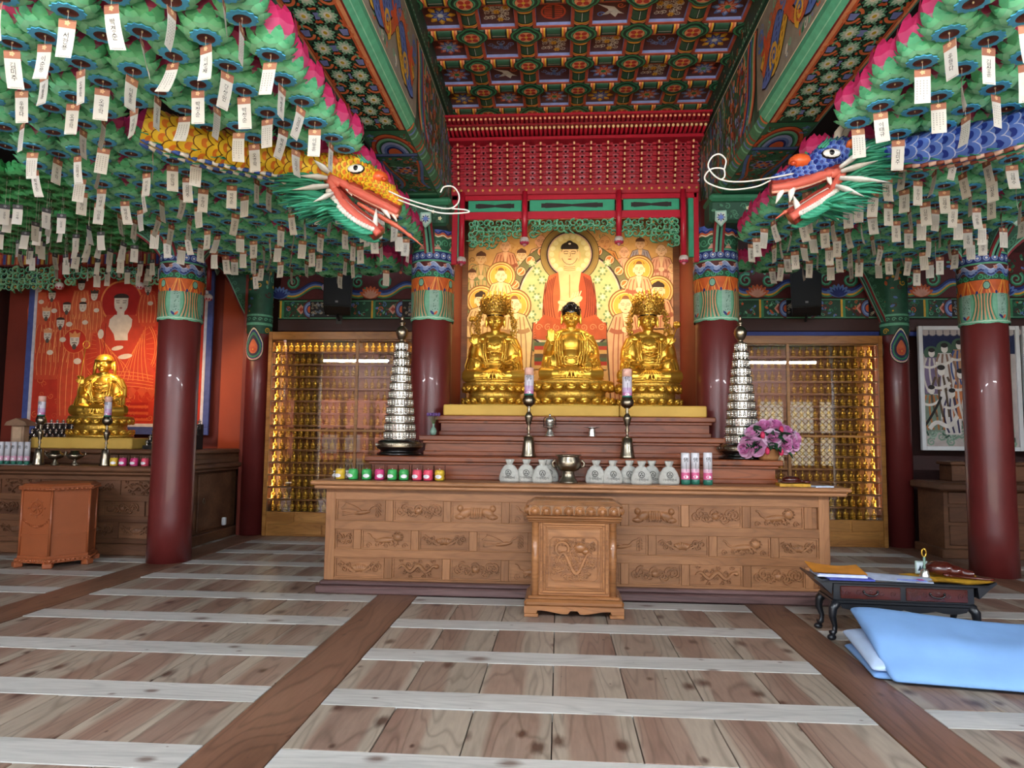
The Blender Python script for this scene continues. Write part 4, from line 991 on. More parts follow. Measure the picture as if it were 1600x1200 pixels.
def seated(kind, mir=1):
    """seated figure facing -y, seat at z = 0; mir = 1 raises the hand on the -x side"""
    g = G(); X = lambda p: (p[0]*mir, p[1], p[2])
    T = lambda pts, r, n=10, **k: g.tube([X(p) for p in pts], r, n*2, **k)
    Bl = lambda c, r: g.ball(X(c), r, 36, 24)
    # torso and neck
    Bl((0, .03, .46), (.185, .125, .17)); Bl((0, .02, .27), (.165, .135, .20)); Bl((0, .03, .10), (.24, .17, .12))
    T([(-.185, .035, .555), (-.1, .03, .585), (.1, .03, .585), (.185, .035, .555)], [.072, .08, .08, .072], 12)
    T([(0, .03, .56), (0, .012, .72)], [.068, .06], 12)
    for k in range(2): g.tube([(.066*cos(a), .022+.062*sin(a), .625+.025*k) for a in [2*pi*i/16 for i in range(17)]], .007, 6)
    # head
    hz = .80
    Bl((0, 0, hz), (.103, .112, .128)); Bl((0, -.028, hz-.062), (.074, .072, .066)); Bl((0, .01, hz+.05), (.105, .115, .09))
    T([(0, -.108, hz+.03), (0, -.124, hz-.005), (0, -.136, hz-.028)], [.009, .012, .016], 8); Bl((0, -.122, hz-.034), (.02, .016, .011))
    for d in (-1, 1):
        T([(d*.012, -.113, hz+.032), (d*.04, -.112, hz+.047), (d*.075, -.090, hz+.034)], [.005, .006, .004], 6)
        Bl((d*.043, -.098, hz+.010), (.030, .018, .0125)); T([(d*.018, -.115, hz+.003), (d*.043, -.1165, hz-.001), (d*.072, -.098, hz+.006)], .0035, 6)
        Bl((d*.055, -.075, hz-.035), (.035, .035, .04))
        Bl((d*.112, .012, hz-.02), (.016, .03, .07)); T([(d*.113, .0, hz+.045), (d*.122, -.008, hz), (d*.118, .0, hz-.085)], [.009, .011, .013], 6)
    T([(-.028, -.112, hz-.066), (0, -.122, hz-.062), (.028, -.112, hz-.066)], [.005, .009, .005], 8); T([(-.02, -.112, hz-.078), (0, -.12, hz-.080), (.02, -.112, hz-.078)], [.005, .009, .005], 8)
    Bl((0, -.095, hz-.108), (.032, .022, .02)); Bl((0, -.112, hz+.062), (.008, .006, .008))
    # crossed legs and skirt
    for d in (-1, 1):
        T([(d*.12, .02, .10), (d*.27, -.07, .105), (d*.345, -.13, .085)], [.115, .105, .085], 14)
        T([(d*.345, -.13, .085), (d*.2, -.225, .075), (d*.02, -.255, .075)], [.085, .078, .062], 14)
    Bl((0, -.06, .035), (.40, .245, .05))
    for d in (-1, 1):
        for k in range(5):
            t = k/4; T([(d*(.05+.03*k), -.235-.03*(1-t), .15-.01*k), (d*(.18+.04*k), -.27+.02*k, .115), (d*(.28+.025*k), -.22+.045*k, .11+.01*k)], [.006, .011, .006], 6)
    for k in range(9):
        t = (k-4)/4; T([(t*.04, -.235, .165), (t*.12, -.305, .10), (t*.24, -.315+.05*abs(t), .022)], [.010, .014, .012], 6)
    T([(-.36, -.16, .02), (-.2, -.285, .012), (0, -.32, .01), (.2, -.285, .012), (.36, -.16, .02)], .016, 8)
    # arms
    for d in (-1, 1): Bl((d*.20, .03, .36), (.10, .09, .21)); Bl((d*.235, -.02, .22), (.10, .10, .15)); Bl((d*.16, .03, .56), (.10, .085, .06))
    T([(-.205, .035, .55), (-.265, .02, .42), (-.275, -.03, .315)], [.078, .076, .07], 12)
    T([(-.275, -.03, .315), (-.262, -.12, .39), (-.235, -.165, .46)], [.062, .05, .034], 12)
    T([(.205, .035, .55), (.27, .03, .42), (.285, -.02, .30)], [.075, .070, .068], 12)
    T([(.285, -.02, .30), (.27, -.12, .255), (.225, -.19, .235)], [.064, .052, .036], 12)
    hand(g, X((-.232, -.17, .462)), (-.1*mir, -.05, 1), (0, -1, .1), 1.05, .12 if kind == 'buddha' else .5, mir)
    if kind == 'buddha': hand(g, X((.215, -.205, .235)), (-.15*mir, -.35, -.95), (0, -1, .3), 1.05, .45, -mir)
    else: hand(g, X((.215, -.2, .235)), (-.75*mir, -.5, -.15), (0, -.3, 1), 1.05, .55, -mir)
    # robe: hanging sleeves, borders and folds
    for d in (-1, 1):
        T([(d*.285, -.05, .30), (d*.30, -.10, .20), (d*.30, -.14, .12)], [.06, .065, .05], 10, flat=.75)
        for k in range(4 if kind == 'buddha' else 2):
            o = .028*k; T([(d*(.075+o), -.02-.01*k, .60), (d*(.115+o), -.105+.012*k, .50), (d*(.11+o), -.135+.02*k, .36), (d*(.07+o*1.2), -.15+.012*k, .19)], [.009, .012, .012, .009], 6)
        for k in range(4): T([(d*.20, -.06+.012*k, .545-.03*k), (d*.285, -.06, .46-.055*k), (d*.325, .0, .42-.05*k)], .0085, 6)
        for k in range(3): T([(d*(.25+.03*k), -.15, .26), (d*(.265+.03*k), -.19, .17), (d*(.25+.035*k), -.2, .12)], .009, 6)
    if kind == 'buddha':
        T([(-.12, -.128, .30), (0, -.148, .285), (.12, -.128, .30)], .012, 8); T([(-.11, -.13, .22), (0, -.165, .19), (.11, -.13, .22)], .014, 8)
        T([(-.06, -.145, .31), (-.09, -.15, .27), (-.04, -.155, .265)], .010, 6); T([(.06, -.145, .31), (.09, -.15, .27), (.04, -.155, .265)], .010, 6)
    else:
        for k in range(3):
            w_ = .08+.02*k; T([(-w_, -.095-.01*k, .50-.05*k), (0, -.115-.012*k, .46-.06*k), (w_, -.095-.01*k, .50-.05*k)], .007, 6)
            for j in range(5): Bl(((j-2)*w_*.42, -.118-.012*k, .475-.055*k+.008*abs(j-2)), (.011, .009, .013))
        for k in range(4): T([(-.13, -.115, .30-.035*k), (0, -.155, .275-.035*k), (.13, -.115, .30-.035*k)], .010, 6)
        T([(-.27, -.16, .31), (-.1, -.25, .22), (.1, -.25, .22), (.27, -.16, .31)], .010, 6)
    return g
def remesh(o, vox=.0052, smooth=3):
    m = o.modifiers.new('remesh', 'REMESH'); m.mode = 'VOXEL'; m.voxel_size = vox; m.use_smooth_shade = True
    if smooth: s = o.modifiers.new('smooth', 'SMOOTH'); s.factor = .5; s.iterations = smooth
def crown(parent, r0=.105, z0=.86, seed=1, wide=.26):
    g = G(); r = random.Random(seed)
    g.lathe([(r0+.008, z0), (r0+.014, z0+.02), (r0+.01, z0+.035)], 24, cy=.005, cap=False)
    for tier_, (rr, zz, hh, n) in enumerate(((r0+.012, z0+.02, .09, 21), (r0+.035, z0+.04, .12, 19), (r0+.05, z0+.07, .15, 15), (r0+.02, z0+.11, .16, 13), (r0-.02, z0+.14, .17, 9))):
        for k in range(n):
            a = -pi/2+(k-(n-1)/2)*2*pi/n*.82; c, s = cos(a), sin(a)
            p = [(rr*c, .005+rr*s, zz), ((rr+.03)*c, .005+(rr+.03)*s, zz+hh*.5), ((rr+.045)*c, .005+(rr+.045)*s, zz+hh)]
            g.tube(p, [.008, .007, .003], 5)
            for q in range(5): g.ball((p[1][0]+r.uniform(-.03, .03), p[1][1]+r.uniform(-.03, .03), p[1][2]+r.uniform(-.04, .05)), r.uniform(.007, .013), 5, 4)
            A = Art(lambda u, v, h: ((rr+.03+h)*cos(a+u/rr), .005+(rr+.03+h)*sin(a+u/rr), v), g); A.spiral(0, zz+hh*.45, .036, 1.3, .018, '#ccc', 1, 1 if k % 2 else -1, k, relief=.014, n=8); A.dome(0, zz+hh*.85, .014, .024, .012, n=6)
    for d in (-1, 1):   # side sprays of gold flowers
        for k in range(80):
            t = k/79; x = d*(.14+wide*.42*sin(t*2.2)*r.uniform(.5, 1.2)); z = z0+.15-.40*t+r.uniform(-.03, .03); y = r.uniform(-.05, .05)
            g.ball((x, y, z), r.uniform(.010, .018), 5, 4); g.tube([(x, y, z), (x+d*r.uniform(.0, .05), y-.02, z+r.uniform(-.04, .05))], [.006, .003], 4)
        g.tube([(d*.13, 0, z0+.1), (d*(.13+wide*.35), 0, z0-.05), (d*(.13+wide*.3), 0, z0-.2), (d*.15, 0, z0-.3)], .007, 5)
    return g.build('crown', M['goldfine'], parent)
def pedestal(name, label, x, y, z, rx, ry, h):
    root = thing(name, label, 'pedestal', (x, y, z), group=None)
    g = G(); S = Matrix.Diagonal((1, ry/rx, 1, 1))
    g.lathe([(rx*1.0, 0), (rx*1.03, h*.07), (rx*.98, h*.14), (rx*.9, h*.18), (rx*.84, h*.36), (rx*.80, h*.42), (rx*.80, h*.58), (rx*.84, h*.64), (rx*.95, h*.82), (rx*.99, h*.9), (rx*.99, h*.97), (rx*.96, h)], 40, M=S)
    g.build('pedestal_body', M['goldfine'], root)
    gp = G(); gp.ball((0, 0, 0), (rx*.135, rx*.07, h*.17), 8, 6); gp.ball((0, -rx*.05, 0), (rx*.08, rx*.05, h*.10), 8, 6)
    up = gp.mesh('lotus_petal', M['gold']); n = 20
    for k in range(n):
        a = 2*pi*k/n
        for rr, zz, tilt in ((.93, .76, -.55), (.95, .24, .7)):
            c = share(None, 'lotus_petal', root, (rx*rr*cos(a), ry*rr*sin(a), h*zz), mesh=up); c.rotation_euler = (tilt, 0, a+pi/2)
    return root
PZ = 1.872
def statue(name, label, x, y, z, kind, mir, sc, rz=0):
    root = thing(name, label, 'statue', (x, y, z), rz); root.scale = (sc,)*3
    b = seated(kind, mir).build('body', M['gold'], root); remesh(b)
    return root
pedestal('lotus_pedestal', 'broad golden lotus pedestal under the black haired gilded figure', .145, 8.47, PZ, .53, .40, .325)
s = statue('buddha_statue', 'gilded seated figure with black hair in the middle of the shrine', .145, 8.47, PZ+.325, 'buddha', 1, 1.0)
g = G(); g.ball((0, .014, .862), (.122, .126, .112), 28, 18); g.ball((0, .02, .955), (.066, .07, .045), 18, 12)
rr_ = random.Random(4)
for i in range(230):
    a = rr_.uniform(0, 2*pi); p = rr_.uniform(.12, 1.5); c = (.122*cos(p)*cos(a), .014+.126*cos(p)*sin(a), .862+.112*sin(p))
    g.ball(c, .008, 6, 4)
o = g.build('hair', M['blackgloss'], s); o['label'] = 'black curled hair'
for x, mir, nm in ((-.79, 1, 'on the yellow dragon side, hand raised beside its crown'), (1.085, -1, 'on the blue dragon side, holding a long lotus stem')):
    pedestal('lotus_pedestal', 'golden lotus pedestal under the crowned figure on the %s side' % ('yellow dragon' if x < 0 else 'blue dragon'), x, 8.47, PZ, .40, .34, .30)
    s = statue('bodhisattva_statue', 'gilded crowned figure ' + nm, x, 8.47, PZ+.30, 'bodhi', mir, .98)
    crown(s, seed=3 if x < 0 else 9)
    g = G(); g.lathe([(.108, .845), (.113, .86), (.108, .875)], 24, cy=.004); g.ball((0, .03, .85), (.1, .1, .09), 16, 10); o = g.build('hair', M['blackgloss'], s); o['label'] = 'black hair band under the crown'
    g = G(); m = mir
    if x > 0:
        g.tube([(m*-.236, -.20, .50), (m*-.10, -.26, .34), (m*.10, -.27, .27), (m*.24, -.25, .25)], .007, 6); g.tube([(m*-.236, -.2, .5), (m*-.30, -.16, .62), (m*-.33, -.12, .70)], .008, 6)
        for k in range(7): a = 2*pi*k/7; g.ball((m*-.335+.03*cos(a), -.12+.03*sin(a), .73), (.018, .018, .035), 6, 5)
        g.ball((m*-.335, -.12, .72), (.03, .03, .04), 8, 6)
    else:
        g.tube([(m*-.25, -.19, .52), (m*-.30, -.15, .66), (m*-.28, -.12, .78)], .008, 6)
        for k in range(7): a = 2*pi*k/7; g.ball((m*-.28+.03*cos(a), -.12+.03*sin(a), .80), (.018, .018, .035), 6, 5)
        g.tube([(m*-.33, -.12, .05), (m*-.36, -.16, .2), (m*-.30, -.2, .4)], .006, 5)
    g.build('lotus_stem', M['gold'], s)

# ------------------------------------------------------------------ cabinets of little gilded figures
fig = G(); fig.lathe([(.036, 0), (.038, .012), (.030, .022)], 8); fig.ball((0, 0, .035), (.037, .026, .02), 8, 5); fig.ball((0, .004, .075), (.021, .016, .04), 8, 6)
fig.ball((0, 0, .125), (.0135, .014, .017), 8, 6); fig.ball((0, .002, .142), (.009, .009, .009), 6, 4); fig.ball((-.022, -.008, .07), (.009, .012, .026), 6, 4); fig.ball((.022, -.008, .07), (.009, .012, .026), 6, 4)
fig.lathe([(.034, 0), (.034, .11), (.028, .145), (.012, .162)], 8, cy=.022) if False else None
NICHE_N = [0]; FIGM = fig.mesh('small_gilded_figure', M['gold'])
def niche_cabinet(label, x0, x1, y, z0, z1, panels, rows, side, first_hidden):
    root = thing('figure_cabinet', label, 'cabinet', (0, y, 0))
    D = .22; g = G()
    g.box(x0, x1, D-.03, D, z0, z1); g.build('back_board', M['cab'], root)
    for a, b in ((x0-.04, x0+.02), (x1-.02, x1+.04)):
        g = G(); g.box(a, b, -.03, D, 0, z1+.12, bev=.006); g.build('side_post', M['cab'], root)
    g = G(); g.box(x0+.02, x1-.02, -.026, D, z1, z1+.12, bev=.004); g.build('cornice', M['cab'], root)
    g = G(); g.box(x0, x1, -.01, D, 0, z0, bev=.004); g.build('base', M['cab'], root)
    nb = 3
    for rr2 in (0, 1):
        for k in range(nb+rr2):
            a = x0+.05+(x1-x0-.1)*(k-.5*rr2)/nb; b = a+(x1-x0-.1)/nb-.03; a = max(a, x0+.03); b = min(b, x1-.03)
            g = G(); g.box(a, b, -.022, 0, .03+rr2*.5*z0, .03+rr2*.5*z0+z0*.4, bev=.004); g.build('base_panel', M['cab'], root)
    pit = (z1-z0)/rows; gm = G(); gm.box(x0, x1, .02, D-.02, -.012, .0); gm.box(x0, x1, .012, .03, -.022, .004); ms = gm.mesh('shelf', M['cab'])
    for k in range(rows+1): share(None, 'shelf', root, (0, 0, z0+pit*k), mesh=ms)
    edges = [x0]+[x0+(x1-x0)*q for q in panels]+[x1]
    for e in edges[1:-1]:
        g = G(); g.box(e-.022, e+.022, -.012, .04, z0, z1, bev=.004); g.build('mullion', M['cab'], root)
    for mid in (.47, ):
        g = G(); g.box(x0, x1, -.01, .02, z0+(z1-z0)*mid-.016, z0+(z1-z0)*mid+.016, bev=.003); g.build('transom', M['cab'], root)
    # fretted niche fronts: one strip per shelf
    for i, (a, b) in enumerate(zip(edges, edges[1:])):
        gl = G(); gl.box(a+.02, b-.02, .0, .004, z0, z1); gl.build('glass_pane', M['glass'], root)
    stuffed = G(); cell = .0985
    vis = []
    for i, (a, b) in enumerate(zip(edges, edges[1:])):
        n = int((b-a-.05)/cell); off = (b-a-n*cell)/2
        for k in range(n):
            for q in range(rows):
                x = a+off+cell*(k+.5); z = z0+pit*q
                vis.append((abs(x-first_hidden), x, z, q, k, i))
    return root, vis, cell, pit
def fill_cabinet(vis, y, sidename, keep):
    st = G(); r = 0
    for d, x, z, q, k, i in vis:
        px, py = proj((x, y, z+.07))
        if keep(px, py):
            o = share(None, 'small_gilded_figure', None, (x, y+.085, z+.004), mesh=FIGM)
            o.scale = (1.12, 1.1, 1.06); tag(o, 'gilded figurine, %s shelf down, %s past the %s, %s cabinet' % (ORD[ROWS-1-q], ORD[k], ('first post', 'first mullion', 'second mullion')[i], sidename), 'figurine', 'small gilded figures in the cabinet on the %s side' % sidename); NICHE_N[0] += 1
        else:
            st.merge(fig, Matrix.Translation((x, y+.085, z+.004)))
    if st.f: tag(st.build('small_gilded_figures', M['gold'], None), 'further small gilded seated figures in the cabinet on the %s side' % sidename, 'figurines', kind='stuff')
ROWS = 14
ORD = 'first second third fourth fifth sixth seventh eighth ninth tenth eleventh twelfth thirteenth fourteenth fifteenth sixteenth seventeenth eighteenth nineteenth twentieth'.split()+['twenty '+w_ for w_ in 'first second third fourth fifth sixth seventh eighth ninth'.split()]
c1, vis1, cl, pt = niche_cabinet('glazed wooden cabinet of small gilded figures on the yellow dragon side', -4.42, -1.75, 10.30, .36, 2.98, (.505, .78), ROWS, 'left', -4.4)
c2, vis2, cl, pt = niche_cabinet('glazed wooden cabinet of small gilded figures on the blue dragon side', 2.1, 4.66, 10.36, .38, 2.93, (.22, .49), ROWS, 'right', 4.6)
fill_cabinet(vis1, 10.30, 'yellow dragon', lambda px, py: px < 545 and 405 < px)
fill_cabinet(vis2, 10.36, 'blue dragon', lambda px, py: px > 1270)
for x, y, s in ((-4.39, 10.33, 1), (-1.80, 10.33, -1), (2.14, 10.39, 1), (4.63, 10.39, -1)):
    d = bpy.data.lights.new('cabinet_strip', 'AREA'); d.shape = 'RECTANGLE'; d.size = 2.4; d.size_y = .03; d.energy = 5; d.color = (1, .78, .48)
    o = bpy.data.objects.new('cabinet_strip', d); COL.objects.link(o); o.location = (x, y+.03, 1.7)
    o.rotation_euler = Matrix(((0, 0, -s), (0, 1, 0), (s, 0, 0))).to_euler()
for x0, x1, y in ((-4.4, -1.9, 10.33), (2.3, 4.6, 10.39)):
    d = bpy.data.lights.new('cabinet_light', 'AREA'); d.shape = 'RECTANGLE'; d.size = x1-x0; d.size_y = .03; d.energy = 1.5; d.color = (1, .78, .48)
    o = bpy.data.objects.new('cabinet_light', d); COL.objects.link(o); o.location = ((x0+x1)/2, y+.01, 2.94); o.rotation_euler = (radians(12), 0, 0)

# ------------------------------------------------------------------ silver pagodas of little figures
fm = G(); fm.box(-.021, .021, .004, .012, 0, .068); fm.ball((0, 0, .018), (.018, .010, .012), 6, 4); fm.ball((0, 0, .038), (.011, .009, .02), 6, 5); fm.ball((0, -.001, .060), (.008, .008, .009), 6, 4)
FM = fm.mesh('niche_figure', M['silver'])
def pagoda(x, y, z, label, seed, warm):
    root = thing('figure_pagoda', label, 'pagoda', (x, y, z))
    g = G(); g.lathe([(.235, 0), (.24, .02), (.2, .035), (.2, .05), (.238, .075), (.245, .11), (.225, .145), (.19, .165)], 40); g.build('base', M['blackgloss'], root)
    g = G(); g.lathe([(.2465, .085), (.249, .10), (.2465, .13), (.24, .138)], 40, cap=False)
    A = Art(cyl(.249), g)
    for k in range(36): A.spiral(k*2*pi*.249/36-.78, .11, .018, 1.2, .008, '#ccc', 1, 1, k, relief=.004, n=7)
    g.build('engraved_band', M['brass'], root)
    n = 12; H = 1.045; z0 = .165; dz = H/n
    for k in range(n):
        r = .172-.108*(k/(n-1))**1.12; zz = z0+dz*k; hh = dz
        g = G(); g.lathe([(r*.93, zz), (r*.90, zz+hh*.82), (r*1.02, zz+hh*.86), (r*1.05, zz+hh*.93), (r*.9, zz+hh)], 36)
        t = g.build('tier', M['brass'], root); m = max(8, int(2*pi*r/.046))
        for i in range(m):
            a = 2*pi*i/m+k*.3
            c = share(None, 'niche_figure', t, (r*.965*cos(a), r*.965*sin(a), zz+.004), mesh=FM); c.rotation_euler.z = a+pi/2
    g = G(); zz = z0+H
    g.lathe([(.055, zz-.01), (.03, zz+.01), (.022, zz+.03), (.04, zz+.04), (.058, zz+.075), (.066, zz+.11), (.055, zz+.15), (.03, zz+.175), (.016, zz+.185), (.03, zz+.2), (.034, zz+.215), (.018, zz+.235), (.012, zz+.25), (.02, zz+.262), (.018, zz+.275), (.005, zz+.30)], 24)
    g.build('finial', M['brass'], root)
pagoda(-1.70, 7.33, 1.311, 'tall silver pagoda of tiny figures on the altar corner on the yellow dragon side', 1, 0)
pagoda(1.90, 7.35, 1.311, 'tall silver pagoda of tiny figures behind the pink rose basket', 2, 1)
# ------------------------------------------------------------------ back wall frieze, posts, speakers
BY = 10.62
def frieze(x0, x1, label, seed):
    root = struct(thing('painted_frieze', label, 'frieze', (0, BY, 0)), label, 'frieze')
    zl, z1, z2, z3 = 3.15, 3.34, 3.66, 4.35
    g = G(); g.box(x0, x1, -.06, .1, zl, z1, bev=.01); g.build('lintel_board', M['darkwall'], root)
    g = G(); g.box(x0, x1, -.02, .1, zl-.06, zl, '#2c3f8e'); g.build('blue_strip', M['paint'], root)
    g = G(); g.box(x0, x1, -.04, .1, z1, z2, '#1f4a38', bev=.01)
    A = Art(plane_map((0, -.041, 0), (1, 0, 0), (0, 0, 1)), g, step=.001)
    n = max(1, round((x1-x0)/1.25)); w = (x1-x0)/n
    for k in range(n):
        a = x0+k*w; c = a+w/2
        A.rect(a, z1+.02, a+w, z1+.03, LG, 2); A.rect(a, z2-.03, a+w, z2-.02, LG, 2)
        A.rect(a+.02, z1+.02, a+.05, z2-.02, YL, 2); A.rect(a+.05, z1+.02, a+.09, z2-.02, '#3c8a5f', 2)
        clutter(A, a+.09, z1+.03, a+w*.36, z2-.03, 42, (MG, LG, OR, DG, '#5b2426', BL), .045, seed+k)
        A.poly([(a+w*.2, z1+.16), (a+w*.25, z1+.08), (a+w*.3, z1+.16), (a+w*.25, z1+.24)], PK, 6); A.poly([(a+w*.225, z1+.16), (a+w*.25, z1+.12), (a+w*.275, z1+.16), (a+w*.25, z1+.2)], '#b0463a', 7)
        for s in (-1, 1):
            for i, (rr, col) in enumerate(((.15, '#5b2426'), (.125, BL), (.1, LB), (.075, NB), (.055, OR))):
                A.ell(c+s*(w*.15), z1+.16, rr*.8, rr, col, 8+i, 14, 0, pi/2 if s < 0 else -pi/2, 3*pi/2 if s < 0 else pi/2)
        A.rect(c-w*.15, z1+.03, c+w*.15, z2-.03, '#16161a', 14)
        rr = random.Random(seed+k)
        for i in range(46): A.spiral(rr.uniform(c-w*.13, c+w*.13), rr.uniform(z1+.06, z2-.06), .022, 1.2, .008, rr.choice(('#cbbfa8', '#b7a98e', '#8aa0b8')), 15, rr.choice((1, -1)), rr.uniform(0, 6), n=7)
        clutter(A, a+w*.66, z1+.03, a+w-.02, z2-.03, 38, (MG, LG, OR, DG, '#5b2426', BL), .045, seed+k+9)
    g.build('lower_band', M['paint'], root)
    g = G(); g.box(x0, x1, -.02, .1, z2, z3, '#5a2124', bev=.01)
    A = Art(plane_map((0, -.021, 0), (1, 0, 0), (0, 0, 1)), g, step=.001)
    n = max(1, round((x1-x0)/1.3)); w = (x1-x0)/n
    for k in range(n):
        a = x0+k*w; c = a+w/2
        for s in (-1, 1):
            for i, (dv, col, wd) in enumerate(((.0, BK, .12), (.035, NB, .05), (0, BL, .035), (-.035, YL, .03), (-.06, '#3c8a5f', .025))):
                A.line(bez((c+s*.02, z2+.20+dv*.5), (c+s*w*.2, z2+.35+dv), (c+s*w*.22, z2+.02+dv), (c+s*w*.42, z2+.10+dv), n=10), wd, col, 2+i)
            A.spiral(c+s*w*.36, z2+.28, .11, 1.5, .05, '#2f8a66', 9, s, 1); A.spiral(c+s*w*.36, z2+.28, .10, 1.5, .02, LG, 10, s, 1)
            A.spiral(c+s*w*.45, z2+.10, .08, 1.5, .04, '#2f8a66', 9, -s, 2)
            for m in range(7): A.petal(c+s*w*.5, z2+.02, pi/2+(m-3)*.35, .20, .075, BL if (s < 0)^(k % 2) else OR, 11+(s > 0)*2+.1*m); A.petal(c+s*w*.5, z2+.02, pi/2+(m-3)*.35, .15, .04, NB if (s < 0)^(k % 2) else PK, 12+(s > 0)*2+.1*m)
        A.circ(c, z2+.20, .055, '#d8d0d8', 12, 16); A.ring(c, z2+.20, .04, .048, '#8a4a7a', 13); A.rect(c-.025, z2+.185, c+.025, z2+.215, '#9a3a4a', 13)
        clutter(A, a+.02, z2+.36, a+w-.02, z3-.02, 40, (MG, LG, BL, OR, DG), .06, seed+k+20, 3)
    g.build('upper_band', M['paint'], root)
frieze(-4.45, -1.5, 'painted frieze above the gilded figure cabinet on the yellow dragon side', 1)
frieze(1.8, 9.0, 'painted frieze above the gilded figure cabinet on the blue dragon side and on past the posts', 5)
def back_post(x, y, label):
    g = G(); g.lathe([(.185, 0), (.18, 4.6)], 30); o = struct(g.build('column', M['column'], None, (x, y, 0)), label, 'column')
    g = G(); r = .19; C = 2*pi*r; z0 = 2.62
    g.lathe([(r, z0+.45), (r, 4.4)], 30, col='#2d5d49', cap=False)
    A = Art(cyl(r+.002), g, step=.0012)
    for k in range(3):
        u = (k-1)*C/3
        for i, (s, col) in enumerate(((1, '#2a2320'), (.94, CR), (.86, NB), (.74, '#3a8a68'), (.6, '#2b2a4a'), (.42, OR))):
            A.poly([(u+s*.155*cos(t)*(1 if sin(t) < .3 else 1-.62*(sin(t)-.3)), z0+.22+s*(.20*sin(t) if sin(t) < 0 else .34*sin(t))) for t in [2*pi*q_/22 for q_ in range(22)]], col, 1+i)
        for m in range(18): t = pi+pi*m/17; A.circ(u+.13*cos(t), z0+.22+.17*sin(t), .010, '#e0a0a0', 8, 6)
        A.flower(u, z0+.2, .05, 5, [('#c9502f', None), YL], 8); A.spiral(u+C/6, z0+.5, .045, 1.5, .016, YL, 8)
    A.rect(-C/2, z0+.58, C/2, z0+.62, LG, 3, 24); A.rect(-C/2, z0+.62, C/2, z0+.72, '#24523f', 2, 24); A.rect(-C/2, z0+.72, C/2, z0+.75, LG, 3, 24)
    for k in range(14): A.spiral(k*C/14-C/2, z0+.67, .03, 1.2, .013, LG, 4)
    clutter(A, -C/2, z0+.76, C/2, 4.3, 80, (MG, LG, OR, BL, '#5b2426', YL), .06, 4, 3)
    g.build('capital', M['paint'], o)
    for a in ((pi,) if x < 0 else (pi+.25, )):
        g = G(); carved_bracket(g, a, .55, 3.25, 4.15, .17); g.build('carved_bracket', M['paint'], o)
back_post(-4.68, 10.42, 'slim oxblood post at the back, between the red painting and the gilded figure cabinet')
back_post(4.95, 10.5, 'slim oxblood post at the back, between the gilded figure cabinet and the pale framed painting')
def speaker(px, py, Y, rz, label):
    p = at(px, py, Y); root = thing('loudspeaker', label, 'speaker', p, rz)
    T = Matrix.Rotation(radians(-14), 4, 'X')
    g = G(); f = lambda u, v, h: (u, h, v)
    g.prism([(-.19, -.28), (.19, -.28), (.21, .33), (-.21, .33)], f, 0, .32); g.v = [tuple(T @ Vector(v)) for v in g.v]; g.build('cabinet_body', M['blackmat'], root)
    g = G(); g.prism([(-.175, -.26), (.175, -.26), (.195, .31), (-.195, .31)], f, -.012, .001); g.v = [tuple(T @ Vector(v)) for v in g.v]; g.build('grille', M['blackgloss'] if False else M['blackmat'], root)
    g = G(); g.box(-.02, .02, -.014, -.012, -.22, -.19, '#8c8c90'); g.v = [tuple(T @ Vector(v)) for v in g.v]; g.build('badge', M['paint'], root)
    g = G(); g.tube([(0, .2, -.22), (0, .2, -.36), (0, .66, -.36)], .02, 8); g.box(-.05, .05, .62, .69, -.42, -.28); g.build('wall_bracket', M['blackmat'], root)
speaker(527, 452, 9.95, .25, 'black loudspeaker above the gilded figure cabinet on the yellow dragon side')
speaker(1260, 452, 10.0, -.3, 'black loudspeaker above the gilded figure cabinet on the blue dragon side')

# ------------------------------------------------------------------ things on the main altar
ZT = 1.075
def P_(px, Y, z): p = at(px, 700, Y); return (p.x, Y, z)
CUPC = {'y': ('#e0b83a', 'yellow'), 'g': ('#43b25c', 'green'), 'p': ('#d8417f', 'pink'), 'r': ('#e8506a', 'coral pink')}
def candle_cup(px, Y, z, c, label, s=1.0):
    p = at(px, 740, Y); root = thing('candle_cup', label, 'candle', (p.x, Y, z)); root.scale = (s,)*3
    col = CUPC[c][0]
    g = G(); n = 10
    g.lathe([(.036, .004), (.04, .02), (.036, .04), (.041, .055), (.036, .085), (.030, .09)], 20, col=col, wob=lambda a, z: 1+.06*cos(n*a))
    g.build('wax_lotus', M['gloss'], root)
    g = G(); g.tube([(0, 0, .088), (0, 0, .10)], .002, 5, '#eeeeee'); g.build('wick', M['paint'], root)
    g = G(); g.lathe([(.047, 0), (.047, .125)], 24, cap=False); g.lathe([(.047, 0), (.0, .0)], 24, cap=False); g.build('plastic_cup', M['cup'], root)
    g = G(); A = Art(cyl(.048), g, step=.0006); A.ell(random.Random(px).uniform(-.02, .02), .036, .028, .016, '#eceaf0', 1, 14)
    g.build('label_sticker', M['paint'], root)
cups = 'yggpggrpy'
names = {'y': 'yellow', 'g': 'green', 'p': 'magenta', 'r': 'coral'}
labs = ['yellow lotus candle in a clear cup at the outer end of the altar row', 'green lotus candle in a clear cup next to the outermost yellow one', 'green lotus candle in a clear cup just before the magenta one',
        'magenta lotus candle in a clear cup between green candles', 'green lotus candle in a clear cup just after the magenta one', 'green lotus candle with a pale tip, in a clear cup beside the coral pair',
        'coral lotus candle in a clear cup beside the green candles', 'pink lotus candle in a clear cup beside the inner yellow one', 'yellow lotus candle in a clear cup at the inner end of the altar row']
for px, c, lb in zip((532, 552, 573, 593, 613, 631, 652, 669, 687), 'yggpggrry', labs):
    candle_cup(px, 6.80, ZT, c, lb, 1.19)
